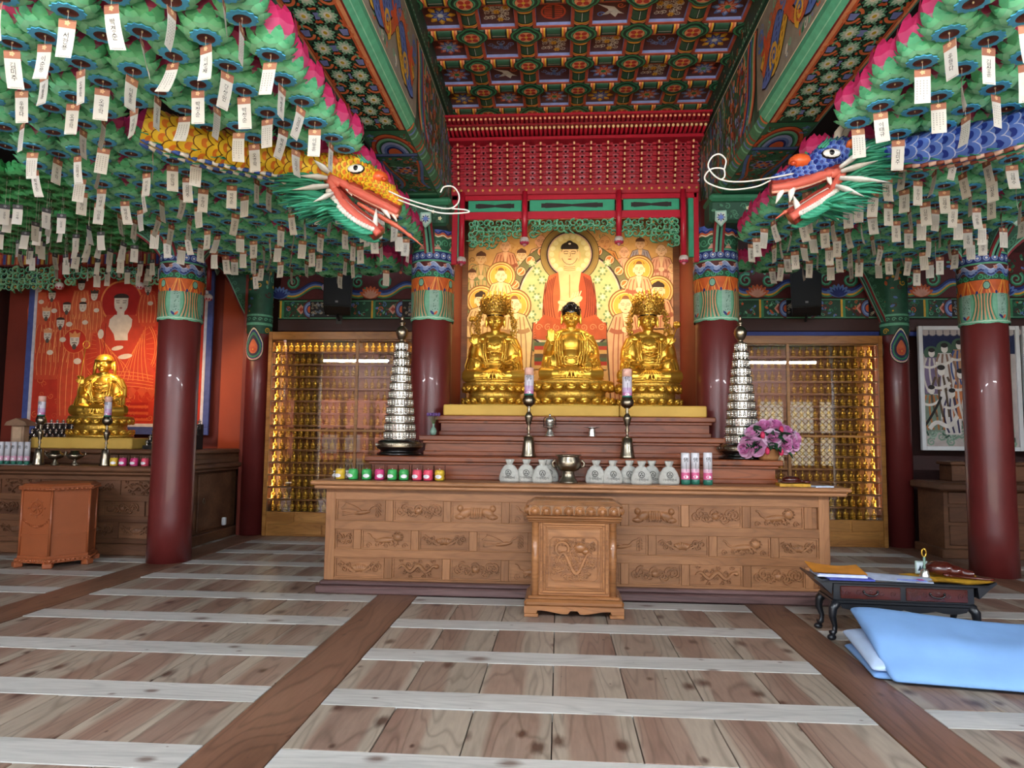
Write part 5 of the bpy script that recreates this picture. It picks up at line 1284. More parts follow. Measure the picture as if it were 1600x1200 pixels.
def sack(px, Y, z, label, rz=0, s=1.0):
    p = at(px, 745, Y); root = thing('cloth_sack', label, 'sack', (p.x, Y, z), rz, 'tied white sacks on the altar'); root.scale = (s,)*3
    g = G(); prof = [(.088, 0), (.097, .02), (.094, .06), (.078, .11), (.05, .15), (.024, .165)]
    g.lathe(prof, 24, wob=lambda a, z: (1 if abs(sin(a)) < .7 else .62/.7)*(1+.03*cos(7*a+z*30)), M=Matrix.Diagonal((1, .6, 1, 1))); g.build('bag', M['sack'], root)
    g = G(); g.lathe([(.022, .16), (.030, .185), (.038, .205), (.030, .212), (.012, .2)], 16, wob=lambda a, z: 1+.25*cos(5*a), M=Matrix.Diagonal((1, .7, 1, 1))); g.build('gathered_neck', M['sack'], root)
    g = G(); g.lathe([(.024, .157), (.027, .163), (.024, .169)], 16, M=Matrix.Diagonal((1, .65, 1, 1))); g.build('tie', M['sack'], root)
    f = lambda u, v, h: (u, -.6*sqrt(max(0, (.098-.26*max(0, v-.03)**1.0)**2-u*u))-.004-h*.5, v)
    A = Art(f, step=.001); A.ring(0, .088, .024, .029, '#1d1d1f', 1, 22)
    for a in (pi/2, pi/2+2*pi/3, pi/2+4*pi/3): A.circ(.011*cos(a), .086+.011*sin(a), .0062, '#1d1d1f', 2, 10)
    write(A.g, f, '가야백련사', .027, '#2a2a2c', .002, 0, .042)
    A.g.build('printed_emblem', M['ink'], root)
sacks = [(796, 6.82, 'white tied sack at the outer end of the row of three before the burner'), (822, 6.85, 'white tied sack in the middle of the row before the burner'), (847, 6.78, 'white tied sack in front, nearest the burner on the candle cup side'), (857, 6.93, 'white tied sack half hidden right behind another, beside the burner'),
         (931, 6.82, 'white tied sack leaning alone just past the bronze burner'), (957, 6.80, 'white tied sack second past the bronze burner'), (983, 6.86, 'white tied sack half covered by the one in front of it'), (1002, 6.74, 'white tied sack standing forward, overlapping its neighbours on both sides'), (1018, 6.88, 'white tied sack behind, its emblem partly covered'), (1045, 6.78, 'white tied sack nearest the three white candles')]
for i, (px, Y, lb) in enumerate(sacks): sack(px, Y, ZT, lb, (-.15, .05, .1, .2, -.2, .1, 0, -.05, .1, .05)[i], 1.05)
def tall_candle(px, Y, z, label, h=.305, pink='#d8628f', r=.042):
    p = at(px, 740, Y); root = thing('printed_candle', label, 'candle', (p.x, Y, z))
    g = G(); g.lathe([(r*.9, 0), (r*1.08, .003), (r*1.08, .045), (r, .05)], 20, col='#2c6f5c'); g.build('green_base', M['gloss'], root)
    g = G(); g.lathe([(r, .05), (r, .075), (r, .115)], 20, col=pink, cap=False); g.lathe([(r, .115), (r, .15)], 20, col='#e3b9cb', cap=False); g.lathe([(r, .15), (r, h-.004), (r*.9, h)], 20, col='#dedce2'); g.build('wax', M['gloss'], root)
    A = Art(cyl(r+.0005), step=.0006); A.ell(0, .075, .024, .014, '#efeef2', 1)
    write(A.g, A.f, '佛', .05, '#1c1c22', .001, 0, h-.07); A.line([(0, h-.09), (.001, .125)], .004, '#3a3a48', 1)
    A.g.build('printed_writing', M['ink'], root)
    g = G(); g.tube([(0, 0, h-.002), (0, 0, h+.012)], .002, 5, '#555555'); g.build('wick', M['paint'], root)
tall_candle(1071, 6.80, ZT, 'white and pink printed candle nearest the sacks'); tall_candle(1086, 6.84, ZT, 'white and pink printed candle in the middle, touching its neighbour'); tall_candle(1106, 6.80, ZT, 'white and pink printed candle standing a little apart beside the roses', .31)
def candlestick(px, Y, z, label, H, candle_label, s=1.0):
    p = at(px, 690, Y); root = thing('candlestick', label, 'candlestick', (p.x, Y, z)); k = H/.60
    prof = [(.072, 0), (.074, .01), (.066, .03), (.055, .12), (.048, .195), (.040, .2), (.012, .215), (.014, .235), (.008, .25), (.022, .275), (.010, .30), (.026, .33), (.038, .385), (.040, .40), (.022, .43), (.012, .45), (.020, .465), (.01, .48), (.026, .495), (.058, .52), (.064, .545), (.06, .575), (.05, .585), (.052, .60)]
    def part(nm, a, b):
        g = G(); g.lathe([(r*s, zz*k) for r, zz in prof[a:b]], 24); g.build(nm, M['brass'], root)
    part('bell_base', 0, 6); part('stem', 5, 19); part('cup', 18, 24)
    r2 = thing('printed_candle', candle_label, 'candle', (p.x, Y, z+H)); r = .045*s; h = .27*s
    g = G(); g.lathe([(r*1.02, 0), (r*1.02, .018)], 20, col='#2c6f5c'); g.build('green_base', M['gloss'], r2)
    g = G(); g.lathe([(r, .018), (r, .05)], 20, col='#cf7fae', cap=False); g.lathe([(r, .05), (r, .10)], 20, col='#c9a6cc', cap=False); g.lathe([(r, .10), (r, h*.72)], 20, col='#d9d2de', cap=False); g.lathe([(r, h*.72), (r, h-.006), (r*.85, h)], 20, col='#eeb9a6'); g.build('wax', M['gloss'], r2)
    A = Art(cyl(r+.0005), step=.0006); A.ell(0, .03, .022, .014, '#efeef2', 1); write(A.g, A.f, '佛', .055*s, '#1c1c22', .001, 0, h*.63); A.line([(0, h*.5), (0, .07)], .005, '#5a5068', 1)
    A.g.build('printed_writing', M['ink'], r2)
    g = G(); g.tube([(0, 0, h-.003), (.001, 0, h+.01)], .002, 5, '#333333'); g.build('wick', M['paint'], r2)
candlestick(826, 7.17, 1.311, 'tall aged brass candlestick on the altar tier, on the yellow dragon side', .635, 'printed candle with a peach top on the candlestick beside the central figure', 1.08)
candlestick(980, 7.17, 1.311, 'tall aged brass candlestick on the altar tier, on the blue dragon side', .62, 'printed candle with a peach top on the candlestick before the blue dragon side figure', 1.1)
# incense bowl, water bowl, dish, vase
p = at(888, 740, 6.83); root = thing('incense_burner', 'round brass incense burner with two ears among the white sacks', 'burner', (p.x, 6.83, ZT))
g = G(); g.lathe([(.095, 0), (.09, .012), (.065, .05), (.055, .1), (.06, .115)], 28); g.build('foot', M['brass'], root)
g = G(); g.lathe([(.055, .108), (.10, .125), (.125, .165), (.125, .21), (.108, .245), (.108, .258), (.128, .264), (.125, .272), (.10, .268), (.095, .22)], 32); g.build('bowl', M['brass'], root)
for d in (-1, 1):
    g = G(); g.tube([(d*.115, 0, .15), (d*.15, 0, .16), (d*.155, 0, .19), (d*.135, 0, .215), (d*.12, 0, .20)], .011, 8); g.build('ear_handle', M['brass'], root)
p = at(859, 680, 7.44); root = thing('water_bowl', 'lidded silver water bowl under a clear cover on a tall foot', 'bowl', (p.x, 7.44, 1.526))
g = G(); g.lathe([(.058, 0), (.055, .01), (.032, .06), (.028, .095)], 24); g.build('foot', M['silver'], root)
g = G(); g.lathe([(.02, .09), (.088, .098), (.088, .103), (.03, .105)], 28); g.build('plate', M['silver'], root)
g = G(); g.lathe([(.03, .104), (.05, .13), (.056, .165), (.054, .185), (.04, .20), (.015, .21), (.01, .222), (.014, .23), (.004, .24)], 24); g.build('lidded_bowl', M['silver'], root)
g = G(); g.lathe([(.068, .105), (.068, .185), (.055, .205), (.02, .215)], 24, cap=False); g.build('clear_cover', M['cup'], root)
p = at(925, 680, 7.42); root = thing('offering_stand', 'small silver offering stand with a flat dish, empty', 'stand', (p.x, 7.42, 1.526))
g = G(); g.lathe([(.045, 0), (.043, .01), (.033, .08), (.033, .09)], 24); g.build('foot', M['silver'], root)
g = G(); g.lathe([(.03, .088), (.085, .097), (.087, .102), (.0, .098)], 28); g.build('dish', M['silver'], root)
p = at(677, 680, 7.46); root = thing('celadon_vase', 'small celadon vase with a purple sprig at the end of the middle tier', 'vase', (p.x, 7.46, 1.526))
g = G(); g.lathe([(.022, 0), (.034, .02), (.038, .045), (.025, .075), (.012, .09), (.011, .115), (.017, .125)], 20); g.build('body', M['celadon'], root)
g = G()
for k in range(5): g.tube([(0, 0, .11), (.015*(k-2), -.01, .17), (.03*(k-2), -.01, .22)], .003, 4, '#4d6a3a'); g.ball((.03*(k-2), -.01, .225), (.018, .018, .022), 6, 4, '#6a4a86')
g.build('sprig', M['paint'], root)
# rose basket
p = at(1196, 700, 7.0); root = thing('rose_basket', 'round basket of pink silk roses on the end of the altar', 'flower basket', (2.09, 7.09, 1.311)); root.scale = (.92,)*3
g = G(); g.lathe([(.09, 0), (.11, .03), (.12, .11), (.125, .12)], 24, col='#a9764a', wob=lambda a, z: 1+.02*cos(24*a+z*90)); g.build('basket', M['paint'], root)
g = G(); rr = random.Random(8)
def rose(g, r, col1, col2):
    for ring_, (n, op, zt, wd, c) in enumerate(((3, .30, .55, 1.2, col2), (4, .52, .45, 1.0, col2), (5, .78, .30, .85, col1), (6, 1.0, .08, .75, col1))):
        for k in range(n):
            a = 2*pi*k/n+ring_*.9; vs = []
            for v in range(5):
                for u in range(5):
                    t = v/4; q = (u-2)/2; b = a+q*wd*(.55+.45*sin(pi*(t*.8+.1))); rad = r*(.12+op*.95*sin(t*pi/2)+.10*t*t*(ring_ > 1)); z = r*(-.5+(zt+.5)*t-.22*q*q*t-.12*t*t*(ring_ > 2)); vs.append((rad*cos(b), rad*sin(b), z))
            g.add(vs, [(v*5+u, v*5+u+1, v*5+u+6, v*5+u+5) for v in range(4) for u in range(4)], c, True)
    g.ball((0, 0, .15*r), (r*.2, r*.2, r*.36), 8, 6, col2)
RM = []
for c1_, c2_ in (('#f4c2e2', '#e08cc4'), ('#f0b4dc', '#da7cba'), ('#f8d2ec', '#e898cc')):
    g = G(); rose(g, .088, c1_, c2_); RM.append(g.mesh('rose', M['paper']))
spots = [(-.22, -.02, .20), (-.16, -.10, .14), (-.17, .0, .30), (-.05, -.05, .37), (.07, -.04, .38), (.0, -.16, .24), (.14, -.14, .17), (.20, -.02, .31), (.29, -.02, .24), (-.26, -.05, .12), (.12, .05, .36), (-.09, .07, .33), (.24, -.09, .18)]
for i, (x, y, z) in enumerate(spots):
    o = share(None, 'rose', root, (x, y, z), mesh=RM[i % 3]); o.rotation_euler = Vector((x, y-.12, z-.15)).to_track_quat('Z', 'Y').to_euler(); o.scale = (1.05,)*3
g = G(); g.ball((0, 0, 0), (.026, .026, .04), 8, 6, '#c8315a'); mb = g.mesh('rose_bud', M['paint'])
for x, y, z in ((-.06, -.17, .10), (.08, -.18, .09), (-.10, -.15, .27), (.10, -.13, .33)): share(None, 'rose_bud', root, (x, y, z), mesh=mb)
g = G(); pts = [(0, 0), (.35, .05), (.6, 0)]
for u, v, w in ((0, 0, .0),): pass
vs = []
for k, (w, dz) in enumerate(((.006, 0), (.034, .02), (.036, .02), (.02, .0), (.002, -.03))):
    u = .035*k; vs += [(u, -w, dz), (u, 0, dz-.012), (u, w, dz)]
g.add(vs, [(3*i+j, 3*i+j+1, 3*i+j+4, 3*i+j+3) for i in range(4) for j in range(2)], '#1e4a2c', True); lf = g.mesh('leaf', M['paint'])
for i in range(60):
    a = rr.uniform(0, 2*pi); e = rr.uniform(-.5, 1.0); o = share(None, 'leaf', root, (.10*cos(a)*rr.uniform(.5, 1.6), .08*sin(a), rr.uniform(.10, .28)), mesh=lf); o.rotation_euler = (rr.uniform(-.5, .5), -e, a); o.scale = (1.2,)*3
# dark items at the end of the altar top
p = at(1215, 750, 6.80); root = thing('small_wooden_gong', 'small dark wooden gong lying on a yellow cloth at the end of the altar', 'wooden gong', (2.22, 6.82, ZT+.03))
g = G(); g.ball((0, 0, .03), (.09, .06, .035), 14, 8); g.build('body', M['moktak'], root)
g = G(); g.tube([(.07, 0, .02), (.13, -.01, .01), (.17, -.02, .012)], .015, 8); g.build('handle', M['moktak'], root)
g = G(); g.tube([(-.12, -.06, .01), (.1, -.07, .012)], .008, 8); g.build('striker', M['moktak'], root)
g = G(); g.prism([(-.14, -.1), (.15, -.09), (.17, .08), (-.12, .1)], lambda u, v, h: (u, v, h), 0, .025, '#c9922c'); tag(g.build('folded_yellow_cloth', M['goldcloth'], None, (2.22, 6.82, ZT)), 'folded yellow cloth under the small wooden gong', 'cloth')
g = G(); g.box(-.09, .09, -.06, .06, 0, .012, '#c8d4e6'); tag(g.build('paper_booklet', M['paint'], None, (2.46, 6.72, ZT), .2), 'pale blue booklet on the corner of the altar top', 'booklet')
g = G(); g.box(-.1, .1, -.08, .06, 0, .05, '#b9b4b0', bev=.02); g.box(-.09, .09, -.07, .05, .05, .08, '#e6e2dc', bev=.02); tag(g.build('plastic_wrapped_bundle', M['cup'] if False else M['card'], None, (-2.30+.07, 7.1, ZT)), 'white wrapped bundle behind the outermost yellow candle', 'bundle')
# ------------------------------------------------------------------ side altar with the red painting
LX0, LX1, LY = -8.6, -4.94, 8.42
sa = thing('side_altar', 'dark wooden side altar with carved panels below the red painting', 'altar', (0, LY, 0))
g = G(); g.box(LX0, LX1-.02, .03, 2.0, .1, 1.03); g.build('carcass', M['altar2'], sa)
g = G(); g.box(LX0, LX1+.05, -.06, 2.0, 0, .14, bev=.012); g.build('plinth', M['altar2'], sa)
g = G(); g.box(LX0, LX1+.12, -.12, 2.02, 1.03, 1.10, bev=.02); g.box(LX0, LX1+.07, -.07, 2.0, .99, 1.03, bev=.01); g.build('altar_top', M['altar2'], sa)
for z0, z1 in ((.14, .2), (.40, .48), (.66, .74), (.92, .99)):
    g = G(); g.box(LX0, LX1, 0, .04, z0, z1, bev=.004); g.build('rail', M['altar2'], sa)
for row, (z0, z1) in enumerate(((.2, .4), (.48, .66), (.74, .92))):
    x = LX1-.1-(.2 if row == 1 else 0); k = 0
    while x > LX0+.6:
        A = Art(plane_map((0, .022, 0), (1, 0, 0), (0, 0, 1))); A.g.box(x-.46, x, .022, .05, z0, z1); carve(A, x-.44, z0+.015, x-.02, z1-.015, ('lotus', 'cloud', 'dragon')[(k+row) % 3], k); A.g.build('carved_panel', M['altar2'], sa)
        g = G(); g.box(x, x+.07, .003, .04, z0, z1); g.build('stile', M['altar2'], sa); x -= .53; k += 1
# its end, seen past the column: rails, panels and a door
for y0, y1, z0, z1, nm in ((.08, .75, .2, .44, 'end_panel'), (.08, .75, .5, .72, 'end_panel'), (.08, .75, .77, .96, 'end_panel'), (.86, 1.8, .17, .96, 'end_door')):
    g = G(); g.box(LX1-.02, LX1+.008, y0, y1, z0, z1, bev=.006); o = g.build(nm, M['altar2'], sa)
    if nm == 'end_door':
        g = G(); g.tube([(LX1+.012+.0, 1.0+.025*cos(a), .58+.035*sin(a)) for a in [2*pi*i/12 for i in range(13)]], .005, 6); g.ball((LX1+.012, 1.0, .615), .01, 8, 6); share_o = g.build('ring_handle', M['brass'], sa)
g = G(); g.box(LX0, LX1+.05, .52, 2.0, 1.10, 1.17, bev=.01); g.box(LX0, LX1+.02, .56, 2.0, 1.17, 1.24); g.box(LX0, LX1+.08, .49, 2.0, 1.24, 1.30, bev=.015); g.build('upper_step', M['altar2'], sa)
g = G(); g.box(0, .05, -.03, .03, -.05, .06, bev=.008); tag(g.build('wall_socket', M['white'], None, (LX1+.10, 9.8, .26)), 'white plastic socket box low on the end of the side altar', 'socket')
# walls round the niche
g = G(); g.box(-5.32, -4.86, 10.52, 10.62, 1.2, 4.2); struct(g.build('wall_niche', M['orangewall']), 'orange red wall strip beside the red painting', 'wall')
g = G(); g.box(-9.0, -5.32, 10.62, 10.7, 1.2, 4.6); struct(g.build('wall_niche_back', M['redwall']), 'red brown wall behind the red painting', 'wall')
g = G(); g.box(-4.87, -4.8, 10.3, 10.64, 0, 4.0); struct(g.build('trim_3', M['redwall']), 'dark red door post beside the slim back post', 'post')
# painting
RPY = 10.45; rp = thing('red_painting', 'large red temple painting with white faces and gold lines, blue and white border', 'painting', (0, RPY, 0))
def rq(x, y): p = at(x, y, RPY); return p.x, p.z
rx0, rz0 = -8.42, 1.62; rx1, rz1 = rq(327, 440)[0], 4.1
g = G(); g.box(rx0, rx1, 0, .04, rz0, rz1, '#b8301c'); g.build('canvas', M['canvas'], rp)
for a, b, c, d in ((rx0-.1, rx0, rz0+.001, rz1), (rx1, rx1+.09, rz0+.001, rz1), (rx0-.1, rx1+.09, rz0-.12, rz0)):
    g = G(); g.box(a, b, -.012, .03, c, d, '#4a5a9a', bev=.004); g.build('blue_border', M['paint'], rp)
for a, b, c, d in ((rx0-.0, rx0+.045, rz0, rz1), (rx1-.045, rx1, rz0, rz1), (rx0+.046, rx1-.046, rz0, rz0+.05)):
    g = G(); g.box(a, b, -.016, .01, c, d, '#d9d4dc'); g.build('white_border', M['paint'], rp)
A = Art(plane_map((0, -.001, 0), (1, 0, 0), (0, 0, 1)), step=.0008); S2 = .01055; GL = '#e8894a'
r = random.Random(2)
for i in range(170): A.spiral(r.uniform(rx0+.1, rx1-.15), r.uniform(rz0+.1, rz1-.3), r.uniform(.04, .09), 1.3, .008, r.choice((GL, '#d2552e', '#e0733c')), 1, r.choice((1, -1)), r.uniform(0, 6), n=9)
cx, cz_ = rq(190, 472)
for rad, c in ((1.02, GL), (1.005, '#bf3a22'), (.97, GL), (.955, '#c03a22')): A.circ(cx, rq(190, 545)[1], rad*.62, c, 2+(1.05-rad)*8, 40)
for k in range(40): a = 2*pi*k/40; y0 = rq(190, 545)[1]; A.line([(cx+.35*cos(a), y0+.35*sin(a)), (cx+.58*cos(a), y0+.58*sin(a))], .004, GL, 3.2)
for rad, c in ((.35, GL), (.34, '#a81c16'), (.33, GL), (.322, '#b01e18')): A.circ(cx, cz_, rad, c, 4+(.36-rad)*15, 32)
def wface(x, y, w, L=10, beard=False, hair='#3a2a26', skin='#e2d6c6', cap=None):
    A.ell(x, y, w*.46, w*.6, skin, L, 14)
    A.rect(x-w*.46, y+w*.05, x+w*.46, y+w*.5, skin, L)
    if cap: A.poly([(x-w*.5, y+w*.35), (x+w*.5, y+w*.35), (x+w*.55, y+w*.85), (x+w*.2, y+w*.7), (x, y+w*1.0), (x-w*.2, y+w*.7), (x-w*.55, y+w*.85)], cap, L+1)
    else: A.ell(x, y+w*.42, w*.5, w*.25, hair, L+1, 14, 0, -.2, pi+.2)
    for d in (-1, 1): A.line([(x+d*w*.1, y+w*.06), (x+d*w*.32, y+w*.08)], w*.05, '#7a6a60', L+1); A.line([(x+d*w*.1, y+w*.2), (x+d*w*.36, y+w*.2)], w*.04, '#6a5a52', L+1)
    A.ell(x, y-w*.27, w*.1, w*.05, '#a05a50', L+1, 8)
    if beard: A.ell(x, y-w*.55, w*.22, w*.28, '#5a5048', L+1, 10); A.line([(x-w*.25, y-w*.2), (x, y-w*.14), (x+w*.25, y-w*.2)], w*.08, '#5a5048', L+2)
# central figure
for pts, c in (([(190-40, 520), (190-22, 492), (190+22, 492), (190+38, 520), (190+40, 560), (190+52, 580), (190+55, 605), (190-48, 605), (190-45, 575), (190-38, 560)], '#c0402a'),):
    A.poly([rq(*p) for p in pts], c, 6)
for k in range(7): A.line(bez(rq(150+4*k, 515+6*k), rq(165+6*k, 545+4*k), rq(150+9*k, 590), n=7), .009, GL, 7); A.line(bez(rq(228-3*k, 510+6*k), rq(222-4*k, 545+4*k), rq(232-8*k, 595), n=7), .009, GL, 7)
for k in range(5): A.line(bez(rq(145, 585+5*k), rq(190, 575+6*k), rq(240, 588+5*k), n=7), .009, GL, 7)
for k in range(6): A.poly([rq(150+16*k, 610), rq(158+16*k, 622), rq(166+16*k, 610), rq(158+16*k, 604)], '#c9502f', 7)
for k in range(6): A.rect(*rq(162, 632+5*k), *rq(232, 629+5*k), ('#a81c16', '#d2552e')[k % 2], 6)
A.poly([rq(180, 492), rq(200, 492), rq(207, 499), rq(206, 510), rq(200, 522), rq(200, 532), rq(180, 532), rq(178, 522), rq(170, 510), rq(172, 499)], '#ded2c2', 8); A.rect(cx-.06, cz_-.28, cx+.06, cz_-.1, '#ded2c2', 8)
A.rect(*rq(172, 532), *rq(204, 514), '#b8402a', 8.5) if False else None
A.ell(*rq(184, 544), .10, .035, '#ded2c2', 9, 12, .2); A.ell(*rq(196, 557), .12, .04, '#ded2c2', 9, 12, .15); A.ell(*rq(158, 522), .05, .08, '#ded2c2', 9, 10)
A.line([rq(166, 505), rq(162, 560)], .012, '#8a2418', 9)
wface(cx, cz_-.03, .25)
for ki, (px, py, w, bd, cp) in enumerate(((82, 462, .13, True, None), (73, 491, .14, True, '#e8a070'), (105, 481, .14, True, None), (130, 480, .13, False, None), (95, 505, .14, True, None), (75, 525, .14, True, '#e8a070'), (117, 533, .17, True, '#e59a5c'), (148, 463, .12, False, '#4a3a34'), (128, 447, .12, False, '#3a3430'), (232, 452, .12, True, None), (62, 450, .12, False, '#e59a5c'))):
    x, y = rq(px, py)
    if px == 117: A.circ(x, y, .2, GL, 6.5, 24); A.circ(x, y, .19, '#c8321e', 7, 24)
    A.poly([(x-w*1.0, y-w*.6), (x+w*1.0, y-w*.6), (x+w*1.5, y-w*3), (x+w*1.3, y-w*(8 if px == 117 else 5)), (x-w*1.3, y-w*(8 if px == 117 else 5)), (x-w*1.5, y-w*3)], '#c8482a' if bd else '#d2603a', 4.6+.15*ki)
    for k in range(5): A.line(bez((x+(k-2)*w*.4, y-w*.8), (x+(k-2)*w*.7, y-w*2.5), (x+(k-2)*w*.5, y-w*(7 if px == 117 else 4.5)), n=5), .008, '#f0a060', 6)
    A.ell(x+w*.4, y-w*1.9, w*.4, w*.3, '#e6d2be', 9, 8); wface(x, y, w, 10, bd, cap=cp)
A.g.build('painted_figures', M['canvas'], rp)
# carved canopy above the red painting
nc = thing('niche_canopy', 'carved niche canopy above the red painting with hanging lotus posts', 'canopy', (0, 0, 0))
FY = 9.95
g = G(); a, b = at(-60, 400, FY), at(338, 400, FY); g.box(a.x, b.x, FY, FY+.1, at(100, 414, FY).z, at(100, 360, FY).z, '#8f2f2a'); 
for i in range(60):
    x = a.x+(b.x-a.x)*(i+.5)/60; g.box(x-.018, x+.018, FY-.012, FY, at(100, 413, FY).z, at(100, 398, FY).z, ('#2f7a57', '#c96a3a', '#3a4f9a', '#d9b04a')[i % 4])
g.build('canopy_board', M['paint'], nc)
zz = lambda y: at(150, y, FY).z
for x0, x1, lo in ((-60, 92, lambda t: zz(447-7*abs(2*t-1)**2+4)), (103, 217, lambda t: zz(431+9*abs(2*t-1)**2)), (228, 322, lambda t: zz(440+8*t))):
    fretwork(nc, at(x0, 420, FY).x, at(x1, 420, FY).x, zz(417), lo, FY+.02, x0+200, cols=('#4f8a62', '#2c5a44', '#8fae7a'), size=.075)
for x, y1 in ((97, 444), (222, 444), (329, 462)):
    p = at(x, 410, FY); g = G(); g.tube([(p.x, FY-.02, at(x, 392, FY).z), (p.x, FY-.02, at(x, y1-8, FY).z)], .035, 12, '#8f2326'); g.build('hanging_post', M['gloss'], nc)
    zc = at(x, y1+3, FY).z; g = G(); g.ball((p.x, FY-.02, zc), (.062, .062, .058), 14, 8, '#dcd0cc')
    for k in range(8): q_ = 2*pi*k/8; g.ball((p.x+.042*cos(q_), FY-.02+.042*sin(q_), zc-.02), (.018, .018, .03), 6, 4, '#b8324e')
    g.build('lotus_bud', M['paint'], nc)
# plinth, gilded figure, altar ware
SY = 9.30
a, b = at(64, 690, 8.95), at(215, 690, 9.2)
g = G(); g.box(-7.15, -5.72, 8.95, 9.75, 1.301, 1.45, bev=.012); tag(g.build('statue_plinth', M['yellowpad']), 'yellow cloth covered plinth on the side altar under the hooded gilded figure', 'plinth')
pedestal('lotus_pedestal', 'golden lotus pedestal of the hooded gilded figure on the side altar', -6.42, SY+.02, 1.451, .44, .33, .30)
st = statue('bodhisattva_statue', 'gilded hooded figure holding a thin ringed staff before the red painting', -6.42, SY+.02, 1.751, 'bodhi', 1, .92, .25)
g = G(); g.ball((0, .02, .86), (.125, .128, .10), 20, 12); g.tube([(.118*cos(t), .0+.118*sin(t)-.01, .855) for t in [2*pi*i/24 for i in range(25)]], .016, 8); 
for d in (-1, 1): g.tube([(d*.12, .03, .85), (d*.14, .03, .74), (d*.15, .03, .62)], [.03, .028, .02], 8)
g.build('hood', M['gold'], st)
g = G(); g.tube([(-.30, -.20, .05), (-.255, -.2, .48), (-.20, -.2, 1.02)], .007, 6); g.tube([(-.19+.045*cos(t), -.2, 1.07+.055*sin(t)) for t in [2*pi*i/16 for i in range(17)]], .006, 6); g.build('ringed_staff', M['gold'], st)
for i, (x0, x1, y, nx) in enumerate(((-8.0, -6.95, 9.80, 11), (-5.66, -5.0, 9.1, 8))):
    root = thing('lamp_rack', ('stepped rack of small brass lamps beside the paper shrine' if i == 0 else 'stepped rack of small brass lamps half hidden by the column'), 'lamp rack', (x0, y, 1.301))
    g = G()
    for k in range(5): g.box(0, x1-x0, .07*k, .07*k+.075, 0, .075*k+.05, '#1a1210')
    g.build('steps', M['paint'], root)
    gm = G(); gm.lathe([(.016, 0), (.02, .006), (.009, .02), (.026, .038), (.027, .046), (.014, .048)], 10); gm.ball((0, 0, .058), (.009, .009, .013), 6, 5); ml = gm.mesh('small_brass_lamp', M['silver'])
    for k in range(5):
        for j in range(nx):
            share(None, 'small_brass_lamp', root, ((j+.5)*(x1-x0)/nx, .07*k+.035, .075*k+.051), mesh=ml)
root = thing('paper_shrine', 'little wooden shrine box with a gabled roof beside the brass lamps', 'shrine', (at(26, 690, 8.75).x, 8.80, 1.10))
g = G(); g.box(-.09, .09, -.05, .05, 0, .52, '#a07f66', bev=.006); g.box(-.06, .06, -.056, -.05, .2, .48, '#c0a184'); g.build('body', M['paint'], root)
g = G(); g.prism([(-.16, .5), (.16, .5), (.13, .55), (0, .60), (-.13, .55)], lambda u, v, h: (u, h, v), -.09, .09, '#8f6f58'); g.build('roof', M['paint'], root)
candlestick(62, 8.42, 1.101, 'brass candlestick on the side altar beside the boxed candles', .62, 'printed candle on the side altar candlestick nearest the boxed candles', .95)
candlestick(166, 8.42, 1.101, 'brass candlestick on the side altar in front of the hooded figure', .62, 'printed candle on the side altar candlestick in front of the hooded figure', .95)
def side_bowl(px, label, k):
    p = at(px, 720, 8.40); root = thing('incense_bowl', label, 'bowl', (p.x, 8.40, 1.101))
    g = G(); g.lathe([(.05, 0), (.045, .015), (.022, .05), (.025, .075)], 20); g.build('foot', M['brass'], root)
    g = G(); g.lathe([(.025, .07), (.075, .09), (.10, .125), (.085, .145), (.06, .16), (.055, .185), (.035, .19)], 24); g.build('bowl', M['brass'], root)
    for d in (-1, 1):
        g = G(); g.tube([(d*.095, 0, .12), (d*.135, 0, .13), (d*.14, 0, .165), (d*.115, 0, .17)], .008, 6); g.build('handle', M['brass'], root)
side_bowl(86, 'brass lidded bowl on the side altar beside the first candlestick', 0); side_bowl(117, 'brass eared burner on the side altar before the hooded figure', 1)
for px, c, lb in ((177, 'y', 'yellow lotus candle cup on the side altar next to the candlestick'), (191, 'p', 'magenta lotus candle cup on the side altar beside the yellow one'), (209, 'p', 'magenta lotus candle cup on the side altar, second from the yellow one'), (226, 'r', 'coral lotus candle cup on the side altar against the column')): candle_cup(px, 8.40, 1.101, c, lb, 1.15)
root = thing('candle_box', 'clear box of printed candles standing at the front of the side altar', 'box', (at(20, 715, 8.40).x, 8.40, 1.101))
g = G(); g.box(-.30, .24, -.05, .05, 0, .004, '#cfcfd2'); g.build('tray', M['paint'], root)
for k in range(6):
    x = -.25+.088*k
    g = G(); g.lathe([(.032, .004), (.034, .05)], 16, x, 0, '#2c6f5c'); g.lathe([(.033, .05), (.033, .11)], 16, x, 0, '#dba3bd', cap=False); g.lathe([(.033, .11), (.033, .29)], 16, x, 0, '#d6d4da'); A = Art(lambda u, v, h: (x+(.034+h)*sin(u/.034), -(.034+h)*cos(u/.034), v), g, step=.0006); A.ell(0, .075, .024, .016, '#eeeeee', 1); write(g, A.f, '佛', .05, '#2a2a2a', .001, 0, .22)
    g.build('boxed_candle', M['gloss'], root)
g = G(); g.box(-.30, .24, -.055, -.053, 0, .33); g.box(.238, .24, -.055, .05, 0, .33); g.build('clear_front', M['cup'], root)

